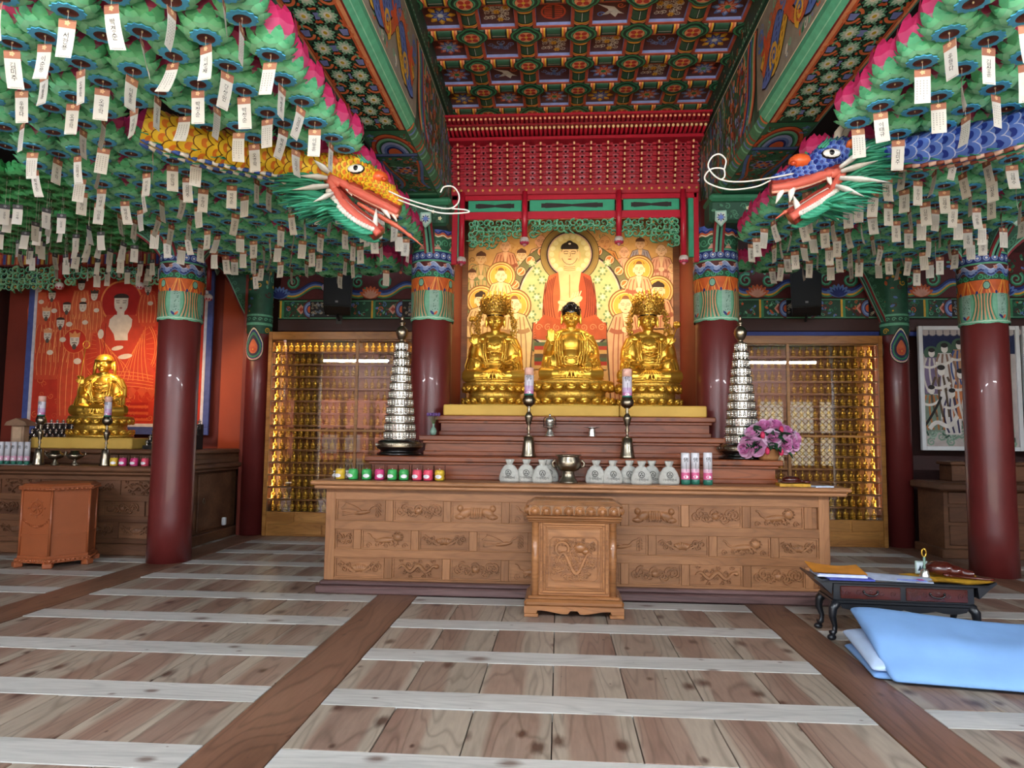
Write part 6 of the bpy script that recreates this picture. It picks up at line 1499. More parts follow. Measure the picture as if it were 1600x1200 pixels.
# ------------------------------------------------------------------ far bay on the other side: dark altar and framed painting
RX0, RY = 5.02, 9.55
sb = thing('side_altar', 'plain dark wooden side altar below the pale framed painting', 'altar', (0, RY, 0))
g = G(); g.box(RX0+.05, 8.9, .03, .68, 0, .88); g.build('carcass', M['altar2'], sb)
g = G(); g.box(RX0-.06, 8.9, -.12, .68, .88, .98, bev=.02); g.build('altar_top', M['altar2'], sb)
g = G(); g.box(RX0-.02, 8.9, -.05, .68, 0, .12, bev=.01); g.build('plinth', M['altar2'], sb)
for x in (RX0+.05, RX0+.55, RX0+1.3, RX0+2.1, RX0+2.9):
    for z0, z1 in ((.16, .42), (.46, .66), (.70, .86)):
        g = G(); g.box(x+.06, x+(.44 if x < RX0+.3 else .68), .01, .05, z0, z1, bev=.006); g.build('carved_panel', M['altar2'], sb)
g = G(); g.box(RX0+.35, 8.9, .35, .68, .98, 1.20, bev=.01); g.box(RX0+.31, 8.9, .30, .68, 1.20, 1.25, bev=.012); g.build('upper_step', M['altar2'], sb)
SPY = 10.5
def framed(nm, label, x0, x1, z0, z1, bgc, draw):
    root = thing(nm, label, 'painting', (0, SPY, 0))
    g = G(); g.box(x0, x1, 0, .04, z0, z1, bgc); g.build('canvas', M['canvas'], root)
    for a, b, c, d in ((x0-.06, x0, z0-.06, z1+.06), (x1, x1+.06, z0-.06, z1+.06), (x0+.001, x1-.001, z0-.06, z0), (x0+.001, x1-.001, z1, z1+.06)):
        g = G(); g.box(a, b, -.03, .03, c, d, bev=.006); g.build('pale_frame', M['white'], root)
    A = Art(plane_map((0, -.001, 0), (1, 0, 0), (0, 0, 1)), step=.001); draw(A); A.g.build('painted_figures', M['canvas'], root)
sx0, sz1 = at(1440, 516, SPY).x, at(1440, 516, SPY).z; sz0 = at(1445, 697, SPY).z; sx1 = at(1560, 600, SPY).x+.25
def sq(x, y): p = at(x, y, SPY); return p.x, p.z
def draw1(A):
    r = random.Random(5)
    A.rect(sx0, sz0, sx1, sz1-.35, '#b9aca6', 1)
    for k in range(14): A.circ(sx0+.05+.1*k, sz1-.03, .06, '#b9aca6', 2, 12); A.ring(sx0+.05+.1*k, sz1-.03, .05, .06, '#6f6a70', 3, 12)
    for k in range(60): A.spiral(r.uniform(sx0+.07, sx1-.07), r.uniform(sz0+.05, sz0+.33), .065, 1.5, .03, r.choice(('#5c7a6a', '#7f9a86', '#3d5a4c', '#9fb0a0')), 3+k % 3, r.choice((1, -1)), r.uniform(0, 6), n=10)
    for px, py, w, c1, c2 in ((1475, 545, .13, '#d6cfc8', '#8a6a58'), (1498, 540, .12, '#b98a66', '#4a5a8a'), (1455, 552, .12, '#7a6a86', '#cfc4ba'), (1470, 580, .14, '#d9d2cc', '#5a4a3a'), (1500, 585, .13, '#c97a4a', '#d8d0c8'), (1487, 615, .12, '#d6cfc8', '#3f3a5a'), (1455, 610, .12, '#7a8a7a', '#b0703f'), (1520, 560, .12, '#cfc0b4', '#9a4a3a'), (1515, 610, .12, '#b8502a', '#e0d6cc')):
        x, y = sq(px, py)
        A.circ(x, y, w*.9, '#46604c', 4, 18); A.poly([(x-w*.7, y-w*.5), (x+w*.7, y-w*.5), (x+w*1.1, y-w*2), (x+w*.9, y-w*5), (x-w*.9, y-w*5), (x-w*1.1, y-w*2)], c1, 6)
        for k in range(4): A.line(bez((x+(k-1.5)*w*.4, y-w*.6), (x+(k-1.5)*w, y-w*2.5), (x+(k-1.5)*w*.6+.05, y-w*4.8), n=6), w*.22, c2, 7)
        A.ell(x, y, w*.38, w*.5, '#e4dcd2', 9, 12); A.ell(x, y+w*.38, w*.4, w*.28, '#2a2422', 10, 12)
        A.line(bez((x-w, y-w*1.6), (x, y-w*2.1), (x+w*.9, y-w*1.2), n=6), w*.3, '#e0d8ce', 8)
    A.line(bez(sq(1452, 670), sq(1470, 640), sq(1478, 690), sq(1495, 650), n=10), .06, '#e2dbd2', 12); A.line(bez(sq(1445, 665), sq(1462, 640), sq(1470, 620), n=8), .035, '#23201e', 12)
framed('framed_painting', 'pale framed temple painting of white robed figures under a dark blue sky, behind the column', sx0, sx1, sz0, sz1, '#20264a', draw1)
tx0 = sx1+.16
def draw2(A):
    x, y = tx0+.4, sz1-.5
    for rad, c in ((.34, '#8a5a38'), (.32, '#d8b48a'), (.27, '#c99a62')): A.circ(x, y, rad, c, 2+(.35-rad)*10, 24)
    A.ell(x, y, .12, .16, '#ead8bc', 6, 14); A.ell(x, y+.12, .12, .08, '#2a2422', 7, 12)
    A.poly([(x-.2, y-.15), (x+.2, y-.15), (x+.4, y-.7), (x-.4, y-.7)], '#c0622f', 5); 
    for k in range(10): A.spiral(x-.35+.08*k, y-.8, .07, 1.4, .03, ('#6f8f5a', '#c0622f', '#e0c08a')[k % 3], 5)
    A.rect(tx0, sz0, tx0+1.2, sz0+.2, '#7a3424', 4)
framed('framed_painting', 'beige framed temple painting showing at the edge past the column', tx0, tx0+1.2, sz0, sz1, '#cfae84', draw2)
root = thing('small_brass_bell', 'small dark brass bowl on the side altar step past the column', 'bowl', (7.05, 10.05, 1.25))
g = G(); g.lathe([(.05, 0), (.04, .02), (.09, .07), (.1, .13), (.085, .14)], 20); g.build('bowl', M['brass'], root)
# ------------------------------------------------------------------ carved offering box in front of the altar
bx0, bx1, by, bd = -.225, .495, 6.02, .42
box = thing('offering_box', 'carved varnished offering box with lotus petal top standing before the altar', 'box', ((bx0+bx1)/2, by, 0)); W = (bx1-bx0)/2
g = G(); g.box(-W, W, .0, bd, .17, .80, bev=.006); g.build('body', M['box'], box)
for d in (-1, 1):
    g = G(); g.tube([(d*(W-.03), .005, .17), (d*(W-.03), .005, .80)], .032, 12); g.build('corner_column', M['box'], box)
def ring_frame(x0, x1, z0, z1, w, y0, y1, nm='panel_moulding'):
    g = G()
    for a, b, c, d in ((x0, x0+w, z0, z1), (x1-w, x1, z0, z1), (x0+w, x1-w, z0, z0+w), (x0+w, x1-w, z1-w, z1)): g.box(a, b, y0, y1, c, d, bev=w*.3)
    g.build(nm, M['box'], box)
ring_frame(-W+.07, W-.07, .19, .785, .022, -.018, .01); ring_frame(-W+.10, W-.10, .215, .76, .018, -.012, .01); ring_frame(-W+.125, W-.125, .235, .74, .012, -.008, .01)
A = Art(plane_map((0, -.002, 0), (1, 0, 0), (0, 0, 1))); q = .205; zc = .475
A.ridge([(-q+.03, zc-q*.9), (q-.03, zc-q*.9), (q, zc-q*.9+.03), (q, zc+q*.9-.03), (q-.03, zc+q*.9), (-q+.03, zc+q*.9), (-q, zc+q*.9-.03), (-q, zc-q*.9+.03), (-q+.03, zc-q*.9)], .012, .010)
rr = random.Random(12)
body = [(-.15+.30*i/40, zc-.03+.085*sin(i*.21)) for i in range(41)]
A.ridge(body, [.018+.02*sin(pi*i/40) for i in range(41)], .020)
A.ridge(arc_pts(-.10, zc+.09, .055, -.5, 4.6, 14), .03, .018); A.dome(.055, zc+.10, .06, .045, .026); A.dome(.10, zc+.07, .035, .03, .026)
for i in range(130):
    u, v = rr.uniform(-q+.03, q-.03), rr.uniform(zc-q*.82, zc+q*.82); A.spiral(u, v, rr.uniform(.018, .03), 1.4, .011, '#ccc', 1, rr.choice((1, -1)), rr.uniform(0, 6), relief=.011, n=9)
    if i % 3 == 0: A.dome(u, v, .011, .011, .017, n=8)
A.g.build('carved_dragon_panel', M['box'], box)
g = G(); g.box(-W-.04, W+.04, -.04, bd+.03, .80, .82, bev=.008); g.box(-W-.03, W+.03, -.03, bd+.02, .785, .80, bev=.006); g.box(-W-.05, W+.05, -.05, bd+.04, .82, .845, bev=.01); g.build('upper_moulding', M['box'], box)
g = G(); g.box(-W-.03, W+.03, -.02, bd+.02, .845, .935, bev=.006)
g.add([(-W-.05, -.05, .93), (W+.05, -.05, .93), (W+.05, bd+.04, .93), (-W-.05, bd+.04, .93), (-W+.01, .04, .965), (W-.01, .04, .965), (W-.01, bd-.03, .965), (-W+.01, bd-.03, .965)], [(0,1,5,4), (1,2,6,5), (2,3,7,6), (3,0,4,7), (4,5,6,7)]); g.build('lid', M['box'], box)
gp = G(); gp.ball((0, 0, 0), (.041, .03, .043), 16, 10); gp.ball((0, -.02, -.004), (.026, .018, .028), 14, 8); gp.tube([(-.038, -.014, -.035)]+[(-.038*cos(t), -.016, .002+.038*sin(t)) for t in [pi*k/14 for k in range(15)]]+[(.038, -.014, -.035)], .0055, 8); mp = gp.mesh('lotus_petal', M['box'])
for k in range(8): share(None, 'lotus_petal', box, (-W-.0+(k+.5)*(2*W)/8*1.06-W*.06, -.032, .888), mesh=mp)
for k in range(5):
    for d in (-1, 1): share(None, 'lotus_petal', box, (d*(W+.035), .04+k*.085, .888), rz=d*pi/2, mesh=mp)
g = G(); g.box(-W-.03, W+.03, -.03, bd+.03, .14, .17, bev=.01); g.box(-W-.06, W+.06, -.06, bd+.05, .085, .145, bev=.02); g.build('lower_moulding', M['box'], box)
f = lambda u, v, h: (u, h, v)
ap = [(-W-.06, .09), (W+.06, .09), (W+.06, .03), (W-.04, .03), (W-.05, .055)]+bez((W-.08, .055), (W*.5, .05), (.12, .02), (.05, .03), n=6)+[(.03, .055), (-.03, .055)]+bez((-.05, .03), (-.12, .02), (-W*.5, .05), (-W+.08, .055), n=6)+[(-W+.05, .055), (-W+.04, .03), (-W-.06, .03)]
g = G(); g.prism(ap, f, -.05, -.01); g.build('apron', M['box'], box)
for x in (-W-.06, W-.06):
    for y in (-.055, bd-.06):
        g = G(); g.box(x, x+.12, y, y+.11, 0, .028, bev=.004); g.box(x+.008, x+.112, y+.008, y+.102, .028, .09, bev=.008); g.build('foot', M['box'], box)

# ------------------------------------------------------------------ hexagonal box on the other side
hb = thing('hexagonal_box', 'orange brown hexagonal offering box with a carved wheel, beside the column', 'box', (-5.84, 7.84, 0), -.10)
def hexa(g, r, z0, z1, r2=None, n=6): g.lathe([(r, z0), (r2 or r, z1)], 6, sm=False, M=Matrix.Rotation(radians(0), 4, 'Z'))
R6 = .41
g = G(); hexa(g, R6*.93, .10, .86); g.build('body', M['hexbox'], hb)
g = G(); hexa(g, R6*1.02, .86, .89); hexa(g, R6*1.04, .89, .905); hexa(g, R6*.99, .905, .93, R6*.9); g.build('lid', M['hexbox'], hb)
g = G(); hexa(g, R6*.955, .34, .365); g.build('belt', M['hexbox'], hb)
g = G(); hexa(g, R6*.98, .10, .13); hexa(g, R6*1.04, .055, .10); g.build('base_moulding', M['hexbox'], hb)
for k in range(6):
    a = 2*pi*k/6; g = G(); g.box(-.06, .03, -.05, .05, 0, .06, bev=.01); o = g.build('foot', M['hexbox'], hb, (R6*1.0*cos(a), R6*1.0*sin(a), 0), a)
    g = G(); g.tube([(R6*.94*cos(a), R6*.94*sin(a), .12), (R6*.94*cos(a), R6*.94*sin(a), .86)], .014, 8); g.build('corner_bead', M['hexbox'], hb)
ap_ = R6*.93*cos(pi/6)
fa = -pi/2; U = Vector((-sin(fa), cos(fa), 0)); Nn = Vector((cos(fa), sin(fa), 0))
A = Art(lambda u, v, h: tuple(Nn*(ap_+h)+U*u+Vector((0, 0, v))), step=.001); zc = .66
A.ridge(arc_pts(0, zc, .075, 0, 2*pi, 20), .018, .010); A.dome(0, zc, .02, .02, .014)
for k in range(8): a = 2*pi*k/8; A.ridge([(0, zc), (.06*cos(a), zc+.06*sin(a))], .016, .009); A.dome(.10*cos(a), zc+.10*sin(a), .012, .012, .010)
for d in (-1, 1):
    for k in range(7): A.spiral(d*(.02+.024*k), .455+.0022*k*k, .016, 1.2, .009, '#ccc', 1, d, k, relief=.008, n=7)
A.dome(0, .45, .035, .018, .012)
A.g.build('carved_wheel_and_garland', M['hexbox'], hb)
def petal_band(root, r, z, n, mat, nm):
    g = G(); g.ball((0, 0, 0), (.02, .012, .014), 6, 5); m = g.mesh(nm, mat)
    for e in range(6):
        a = 2*pi*e/6+pi/6; ax = r*cos(pi/6)
        for k in range(n):
            t = (k+.5)/n-.5; share(None, nm, root, (ax*cos(a)-t*r*sin(a), ax*sin(a)+t*r*cos(a), z), a+pi/2, m)
petal_band(hb, R6*1.04, .078, 9, M['hexbox'], 'petal'); petal_band(hb, R6*1.03, .875, 9, M['hexbox'], 'petal')

# ------------------------------------------------------------------ low black table and what lies on it
tb = thing('low_table', 'low black lacquered table with two dark red drawers and curved legs', 'table', (2.60, 5.66, 0), -.06)
TX, TYD, TZ = .50, .175, .45
g = G(); g.box(-TX-.10, TX+.10, -TYD-.02, TYD+.02, TZ-.022, TZ, bev=.006); g.build('table_top', M['blackwood'], tb)
for d in (-1, 1):
    g = G(); g.prism([(d*(TX+.08), TZ), (d*(TX+.14), TZ+.028), (d*(TX+.145), TZ+.015), (d*(TX+.10), TZ-.022), (d*(TX+.02), TZ-.10), (d*(TX+.01), TZ-.02)], f, -TYD-.02, TYD+.02); g.build('upturned_end', M['blackwood'], tb)
g = G(); g.box(-TX, TX, -TYD+.01, TYD-.01, TZ-.15, TZ-.022, bev=.004); g.build('case', M['blackwood'], tb)
g = G(); g.box(-TX-.015, TX+.015, -TYD, TYD, TZ-.175, TZ-.15, bev=.008); g.build('waist_moulding', M['blackwood'], tb)
for d in (-1, 1):
    x0, x1 = (-TX+.05, -.02) if d < 0 else (.02, TX-.05)
    g = G(); g.box(x0, x1, -TYD-.004, -TYD+.02, TZ-.135, TZ-.04, bev=.005); dr = g.build('drawer', M['moktak'], tb)
    A = Art(plane_map((0, -TYD-.004, 0), (1, 0, 0), (0, 0, 1)))
    for k in range(5): A.spiral(x0+.05+(x1-x0-.1)*k/4, TZ-.088, .022, 1.4, .007, '#ccc', 1, 1 if k % 2 else -1, k, relief=.004, n=8)
    A.g.build('drawer_carving', M['moktak'], dr)
    c = (x0+x1)/2; g = G(); g.tube(bez((c-.05, -TYD-.01, TZ-.075), (c-.055, -TYD-.03, TZ-.11), (c+.055, -TYD-.03, TZ-.11), (c+.05, -TYD-.01, TZ-.075)), .006, 6)
    for e in (-1, 1): g.ball((c+e*.05, -TYD-.008, TZ-.075), .010, 8, 5)
    g.build('bail_handle', M['blackgloss'], dr)
f2 = lambda u, v, h: (u, h, v); 
g = G(); g.prism([(-TX+.04, TZ-.175), (TX-.04, TZ-.175), (TX-.06, TZ-.20)]+[(TX-.06-(2*TX-.12)*i/16, TZ-.205-.018*abs(sin(i*pi/4))) for i in range(17)]+[(-TX+.06, TZ-.20)], f2, -TYD-.0, -TYD+.02); g.build('apron', M['blackwood'], tb)
for sx in (-1, 1):
    for sy in (-1, 1):
        g = G(); X, Y = sx*(TX-.01), sy*(TYD-.02)
        g.tube([(X-sx*.02, Y, TZ-.16), (X+sx*.015, Y+sy*.01, TZ-.21), (X+sx*.02, Y+sy*.012, TZ-.27), (X+sx*.0, Y, TZ-.34), (X+sx*.005, Y, TZ-.385), (X+sx*.03, Y+sy*.012, TZ-.42+.022)], [.035, .034, .028, .019, .02, .026], 10)
        g.ball((X+sx*.028, Y+sy*.01, .024), (.034, .03, .024), 10, 6); g.build('leg', M['blackwood'], tb)
TM = Matrix.Translation((2.60, 5.66, 0)) @ Matrix.Rotation(-.06, 4, 'Z')
def ont(x, y, z): return tuple(TM @ Vector((x, y, z)))
# orange folder with papers
root = thing('orange_folder', 'orange paper folder curling up on the end of the black table', 'folder', ont(-.42, .02, TZ+.001), -.1)
g = G(); vs = []; nx = 8
for j in range(2):
    for i in range(nx+1): t = i/nx; vs.append((-.20+.40*t, -.14+.28*j+.02*t, .022+(.035*(1-t)**2 if j else .0)+(.03*t**3 if j else 0)+.012*(1-t)))
g.add(vs+[(x, y, z-.004) for x, y, z in vs], [(i, i+1, nx+2+i, nx+1+i) for i in range(nx)]+[(2*nx+2+i, 2*nx+3+nx+i, 2*nx+4+nx+i, 2*nx+3+i) for i in range(nx)], '#d98a2b', True); g.build('cover', M['paint'], root)
g = G(); g.box(-.17, .19, -.145, .10, 0, .012, '#d9def2'); g.box(-.16, .18, -.14, .10, .012, .020, '#b9c2ee'); g.build('papers', M['paint'], root)
g = G(); g.box(-.17, .16, -.10, .08, 0, .012, '#4a55b0', bev=.002); tag(g.build('blue_notebook', M['paint'], None, ont(-.38, -.10, TZ+.001) if False else ont(-.36, -.085, TZ-.0), -.06), 'blue notebook peeping out under the orange folder', 'notebook'); 
bpy.data.objects['blue_notebook'].location.z = TZ+.001; root.location.z = TZ+.0135
# pale paper bag with a pink sticker
root = thing('paper_envelope', 'pale grey blue paper envelope with a pink flower sticker on the black table', 'envelope', ont(.0, -.02, TZ+.001), -.25)
g = G(); vs = []; 
for j in range(5):
    for i in range(7): u = i/6; v = j/4; vs.append((-.24+.48*u+.02*v, -.12+.24*v, .004+.030*sin(pi*v)*(1-.6*u)))
g.add(vs, [(j*7+i, j*7+i+1, j*7+i+8, j*7+i+7) for j in range(4) for i in range(6)], '#aeb6cc', True); g.box(-.235, .24, -.12, .12, 0, .003, '#c4ccdf'); g.build('envelope_body', M['paint'], root)
g = G(); A = Art(lambda u, v, h: (.16+u, -.085+v, .016+h), g); A.flower(0, 0, .032, 6, [('#e0389a', None), '#f060b0'], 1); g.build('pink_sticker', M['paint'], root)
g = G(); g.box(.0, .20, -.118, -.07, .010, .013, '#8fa0ec'); g.build('blue_strip', M['paint'], root)
# yellow cloth, bell, small frame, wooden fish
root = thing('yellow_cloth', 'yellow brocade cloth spread over the end of the black table', 'cloth', ont(.36, .0, TZ), -.06)
g = G(); vs = []; nx, ny = 14, 8; rr = random.Random(3)
for j in range(ny+1):
    for i in range(nx+1):
        u, v = i/nx, j/ny; vs.append((-.26+.54*u, -.17+.33*v+.02*sin(u*6), .006+.012*abs(sin(5*u+3*v))*(.4+u)+.02*max(0, u-.8)*5*.3))
g.add(vs, [(j*(nx+1)+i, j*(nx+1)+i+1, (j+1)*(nx+1)+i+1, (j+1)*(nx+1)+i) for j in range(ny) for i in range(nx)], '#d8a227', True)
g.add([(x, y, z-.006) for x, y, z in vs], [(j*(nx+1)+i, (j+1)*(nx+1)+i, (j+1)*(nx+1)+i+1, j*(nx+1)+i+1) for j in range(ny) for i in range(nx)], '#b07f1c', True); g.build('cloth_fold', M['goldcloth'], root)
root = thing('hand_bell', 'small silver hand bell with a ringed handle on the yellow cloth', 'bell', ont(.22, -.02, TZ+.018))
g = G(); g.lathe([(.040, 0), (.038, .01), (.030, .03), (.026, .05), (.014, .062), (.006, .066)], 20); g.build('bell_cup', M['silver'], root)
g = G(); g.lathe([(.007, .064), (.010, .075), (.006, .085), (.009, .10), (.006, .12), (.010, .135), (.007, .15), (.010, .155)], 12); g.build('grip', M['celadon'], root)
g = G(); g.tube([(.016*cos(a), 0, .185+.03*sin(a)) for a in [2*pi*i/16 for i in range(17)]], .0055, 6); g.build('ring_finial', M['gold'], root)
root = thing('photo_stand', 'tiny standing frame with a dark sign behind the hand bell', 'frame', ont(.25, .10, TZ+.02), -.06)
g = G(); g.box(-.045, .045, 0, .012, 0, .10, '#9fb0a8', bev=.003); g.build('frame_border', M['paint'], root)
g = G(); A = Art(plane_map((0, -.001, 0), (1, 0, 0), (0, 0, 1)), g); A.rect(-.036, .01, .036, .09, '#c9d6dc', 1); A.poly([(-.025, .03), (-.01, .07), (0, .04), (.012, .075), (.028, .03)], '#25303c', 2); A.rect(-.028, .025, .028, .032, '#25303c', 2); g.build('card', M['paint'], root)
root = thing('wooden_fish', 'dark red varnished wooden fish gong lying on the yellow cloth', 'wooden gong', ont(.42, .03, TZ+.022), -.3)
g = G(); g.ball((-.06, .0, .055), (.11, .075, .058), 20, 12); g.ball((.03, -.01, .045), (.07, .055, .042), 14, 8); g.tube([(.05, -.01, .04), (.12, -.02, .03), (.16, -.02, .028)], [.04, .032, .026], 10); b = g.build('gong_body', M['moktak'], root); remesh(b, .006, 2)
g = G(); g.tube([(-.02, -.07, .015), (.2, -.10, .012), (.27, -.11, .012)], [.012, .010, .009], 8); g.ball((-.03, -.07, .018), (.026, .018, .016), 8, 6); g.build('striker', M['moktak'], root)

# ------------------------------------------------------------------ folded quilt in the corner
ql = thing('folded_quilt', 'pale blue folded quilt lying on the floor in front of the black table', 'quilt', (0, 0, 0))
def puffy(name, mat, fr, nu, nv, th, seed=0):
    """cushion between outline fr(u, v) -> (x, y, ztop, zbot)"""
    g = G(); top = []; bot = []
    for j in range(nv+1):
        for i in range(nu+1):
            x, y, a, b = fr(i/nu, j/nv); top.append((x, y, a)); bot.append((x, y, b))
    n = len(top); w = nu+1; fs = []
    for j in range(nv):
        for i in range(nu):
            q = (j*w+i, j*w+i+1, (j+1)*w+i+1, (j+1)*w+i); fs.append(q); fs.append(tuple(n+k for k in reversed(q)))
    for i in range(nu): fs.append((i, n+i, n+i+1, i+1)); k = nv*w; fs.append((k+i, k+i+1, n+k+i+1, n+k+i))
    for j in range(nv): fs.append((j*w, (j+1)*w, n+(j+1)*w, n+j*w)); k = nu; fs.append((j*w+k, n+j*w+k, n+(j+1)*w+k, (j+1)*w+k))
    g.add(top+bot, fs, '#fff', True); o = g.build(name, mat, ql); m = o.modifiers.new('sub', 'SUBSURF'); m.levels = 1; m.render_levels = 1
    return o
import mathutils
def wr(x, y): return mathutils.noise.noise(Vector((x*2.3, y*2.3, 0)))*.02+mathutils.noise.noise(Vector((x*6, y*6, 3)))*.006
C00, C10, C01, C11 = Vector((1.99, 4.64)), Vector((3.7, 4.38)), Vector((2.08, 5.34)), Vector((3.9, 5.24))
def lay(z0, h, inset, lift, back=0):
    def fr(u, v):
        p = C00.lerp(C10, u).lerp(C01.lerp(C11, u), v)
        e = min(1, min(v, 1-v)*6+.0)**.5; eu = min(1, u*9)**.5
        hh = h*(.5+.5*e)*(.62+.38*eu)
        zz = z0+lift(u, v)
        x = p.x+inset*(1-u); y = p.y
        return x, y, zz+hh+wr(x, y)*e, zz+.004
    return fr
puffy('bottom_layer', M['quilt'], lay(.004, .075, .0, lambda u, v: .0), 26, 14, .1)
puffy('middle_layer', M['quiltpale'], lay(.05, .085, -.01, lambda u, v: .05*v), 26, 14, .1)
def topf(u, v):
    x, y, a, b = lay(.10, .10, .05, lambda u, v: .10*v*max(0, 1-u*2.2)+.06*v)(u, v)
    k = max(0, 1-v*3.2); drop = k*k
    y2 = y-.10*drop; a2 = a*(1-drop)+.03*drop; b2 = b*(1-drop)+.012*drop if drop > 0 else b
    return x+.02*drop, y2, a2+(.02 if drop > .5 else 0), min(b2, a2-.01)
puffy('top_layer', M['quilt'], topf, 30, 18, .1)
# ------------------------------------------------------------------ carved dragons under the lantern canopies
def catmull(P, n=8):
    P = [Vector(p) for p in P]; P = [P[0]*2-P[1]]+P+[P[-1]*2-P[-2]]; out = []
    for i in range(1, len(P)-2):
        for k in range(n):
            t = k/n; a, b, c, d = P[i-1:i+3]
            out.append(.5*((2*b)+(c-a)*t+(2*a-5*b+4*c-d)*t*t+(3*b-a-3*c+d)*t**3))
    return out+[P[-2]]
def tube_map(pts, rad):
    L = [0]
    for a, b in zip(pts, pts[1:]): L.append(L[-1]+(b-a).length)
    def f(s, th, h):
        i = 0
        while i < len(L)-2 and L[i+1] < s: i += 1
        t = (s-L[i])/(L[i+1]-L[i]); p = pts[i].lerp(pts[i+1], t); r = rad[i]+(rad[i+1]-rad[i])*t
        d = (pts[i+1]-pts[i]).normalized(); side = d.cross(Vector((0, 0, 1))).normalized(); up = side.cross(d)
        return tuple(p+(side*cos(th)+up*sin(th))*(r+h))
    return f, L[-1]
DRAGON_PATHS = []
def scales(A, r, L, cols, s0=0, s1=None, size=.05, th0=-1.0, th1=4.2):
    s1 = s1 or L; s = s1-.02; row = 0; nth = int((th1-th0)*r/size/.92)
    while s > s0:
        for k in range(nth):
            th = th0+(th1-th0)*(k+.5*(row % 2))/nth; w = size*.62
            for q, (m, c, h) in enumerate(((1.0, cols[0], .002), (.9, cols[1], .006), (.52, cols[2], .009))):
                vs = [A.f(s, th, h-.003)]
                for i in range(9): a = -pi/2-.35+(pi+.7)*i/8; vs.append(A.f(max(0, s-w*1.05*m*cos(a)*(1.25 if q < 2 else 1)), th+w*m*sin(a)/r, h+.012*max(0, cos(a))))
                A.g.add(vs, [(0, i, i+1) for i in range(1, 9)], c, True)
        s -= size*.82; row += 1
def dragon(D, label):
    root = thing('carved_dragon', label, 'dragon', (0, 0, 0)); Y = D['Y']
    w = lambda p, dy=0: at(p[0], p[1], Y+dy+(p[2] if len(p) > 2 else 0))
    R = lambda pts, dy=0: catmull([w(p, dy) for p in pts], 6)
    def lerpr(r, n): return [r[int(i*(len(r)-1)/(n-1)-1e-9)]+(r[min(int(i*(len(r)-1)/(n-1)-1e-9)+1, len(r)-1)]-r[int(i*(len(r)-1)/(n-1)-1e-9)])*((i*(len(r)-1)/(n-1)) % 1 if i < n-1 else 1) for i in range(n)]
    def T(g, pts, r, col, dy=0, n=10, flat=1): P = R(pts, dy); g.tube(P, lerpr(r, len(P)), n, col, flat=flat); return P
    c = D['cols']; sgn = D['sgn']
    # body with overlapping scales, belly cord
    P = R(D['body']); r = lerpr(D['body_r'], len(P)); DRAGON_PATHS.append((P, max(r))); DRAGON_PATHS.append((R(D['skull']), .12))
    for hp, dy in D['horns']: DRAGON_PATHS.append((R(hp, dy), .05))
    g = G(); g.tube(P, r, 18, c[1]); f, L = tube_map(P, r); A = Art(f, g); scales(A, .13, L, c, .0, L, .092)
    g.build('scaled_body', M['paint'], root)
    g = G(); n = int(L/.045)
    lo = -pi/2+.15 if sgn > 0 else -pi/2-.15
    for th, cl in ((-pi/2-.35, 0), (-pi/2+.35, 1)):
        for k in range(n):
            s = L*k/n; g.tube([f(s, th, .0), f(s+L/n*1.3, th, .012)], [.014, .018], 6, ('#3f5fb0', '#e8e4dc')[k % 2] if sgn > 0 else ('#8a4a3a', '#d8b0a0')[k % 2])
    for k in range(n*2): s = L*k/n/2; th = -pi/2+random.Random(k).uniform(-.9, .9); g.tube([f(s, th, .002), f(max(0, s-.06), th*.98, .02)], [.008, .002], 4, '#3f9a74')
    g.build('belly_cord', M['paint'], root)
    # head
    g = G(); P = T(g, D['skull'], D['skull_r'], c[1], 0, 18); f2, L2 = tube_map(P, lerpr(D['skull_r'], len(P))); A = Art(f2, g); scales(A, .1, L2, c, 0, L2, .05); g.build('scaled_head', M['paint'], root)
    g = G()
    for dy in (-.085, .085):
        T(g, D['upper_lip'], [.022, .034, .034, .03, .026], '#cf6455', dy); T(g, D['lower_lip'], [.022, .034, .036, .034, .03], '#cf6455', dy)
        T(g, D['lip_corner'], [.03, .036, .03], '#d9705f', dy)
        T(g, [(x, y+6*D['k']) for x, y in D['upper_lip'][1:]], [.014]*4, '#e8a48e', dy*.92)
    P = R(D['upper_lip']); g.tube(P, .06, 10, '#9a3a30'); P = R(D['lower_lip']); g.tube(P, .065, 10, '#a8453a'); g.build('lips', M['gloss'], root)
    g = G()
    for key, up in (('upper_lip', 1), ('lower_lip', -1)):
        for dy in (-.075, .075):
            P = R(D[key], dy)
            for i in range(8, len(P)-3, 1):
                for e in (0, .5):
                    p = P[i].lerp(P[i+1], e); g.tube([p+Vector((0, 0, -.012*up)), p+Vector((0, 0, -.045*up))], [.013, .009], 6, '#e6e2da')
    for p0, p1, rr in D['fangs']:
        for dy in (-.07, .07): g.tube([w(p0, dy), w(((p0[0]+p1[0])/2, (p0[1]+p1[1])/2), dy*1.08), w(p1, dy)], [rr, rr*.7, .003], 8, '#ece8e0')
    g.build('teeth', M['gloss'], root)
    g = G(); T(g, D['tongue'], [.03, .042, .036, .022, .008], '#d8705a', 0, 10, .5); g.build('tongue', M['gloss'], root)
    g = G(); p = w(D['nose'], -.02)+Vector((0, 0, .03)); g.ball(p, (.085, .075, .058), 14, 10, '#e0602f')
    for dy in (-.045, .045): g.ball(p+Vector((sgn*.062, dy, -.028)), (.024, .024, .02), 8, 6, '#c84a26')
    g.build('nose', M['gloss'], root)
    g = G()
    for dy in (-D['eye_r'], D['eye_r']):
        p = w(D['eye'], dy); s = -1 if dy < 0 else 1
        g.ball(p, (.072, .024, .040), 14, 8, '#22201e'); g.ball(p+Vector((0, s*.006, 0)), (.066, .024, .034), 14, 8, '#f0ede6'); g.ball(p+Vector((sgn*.005, s*.024, 0)), (.021, .010, .021), 10, 6, '#101014')
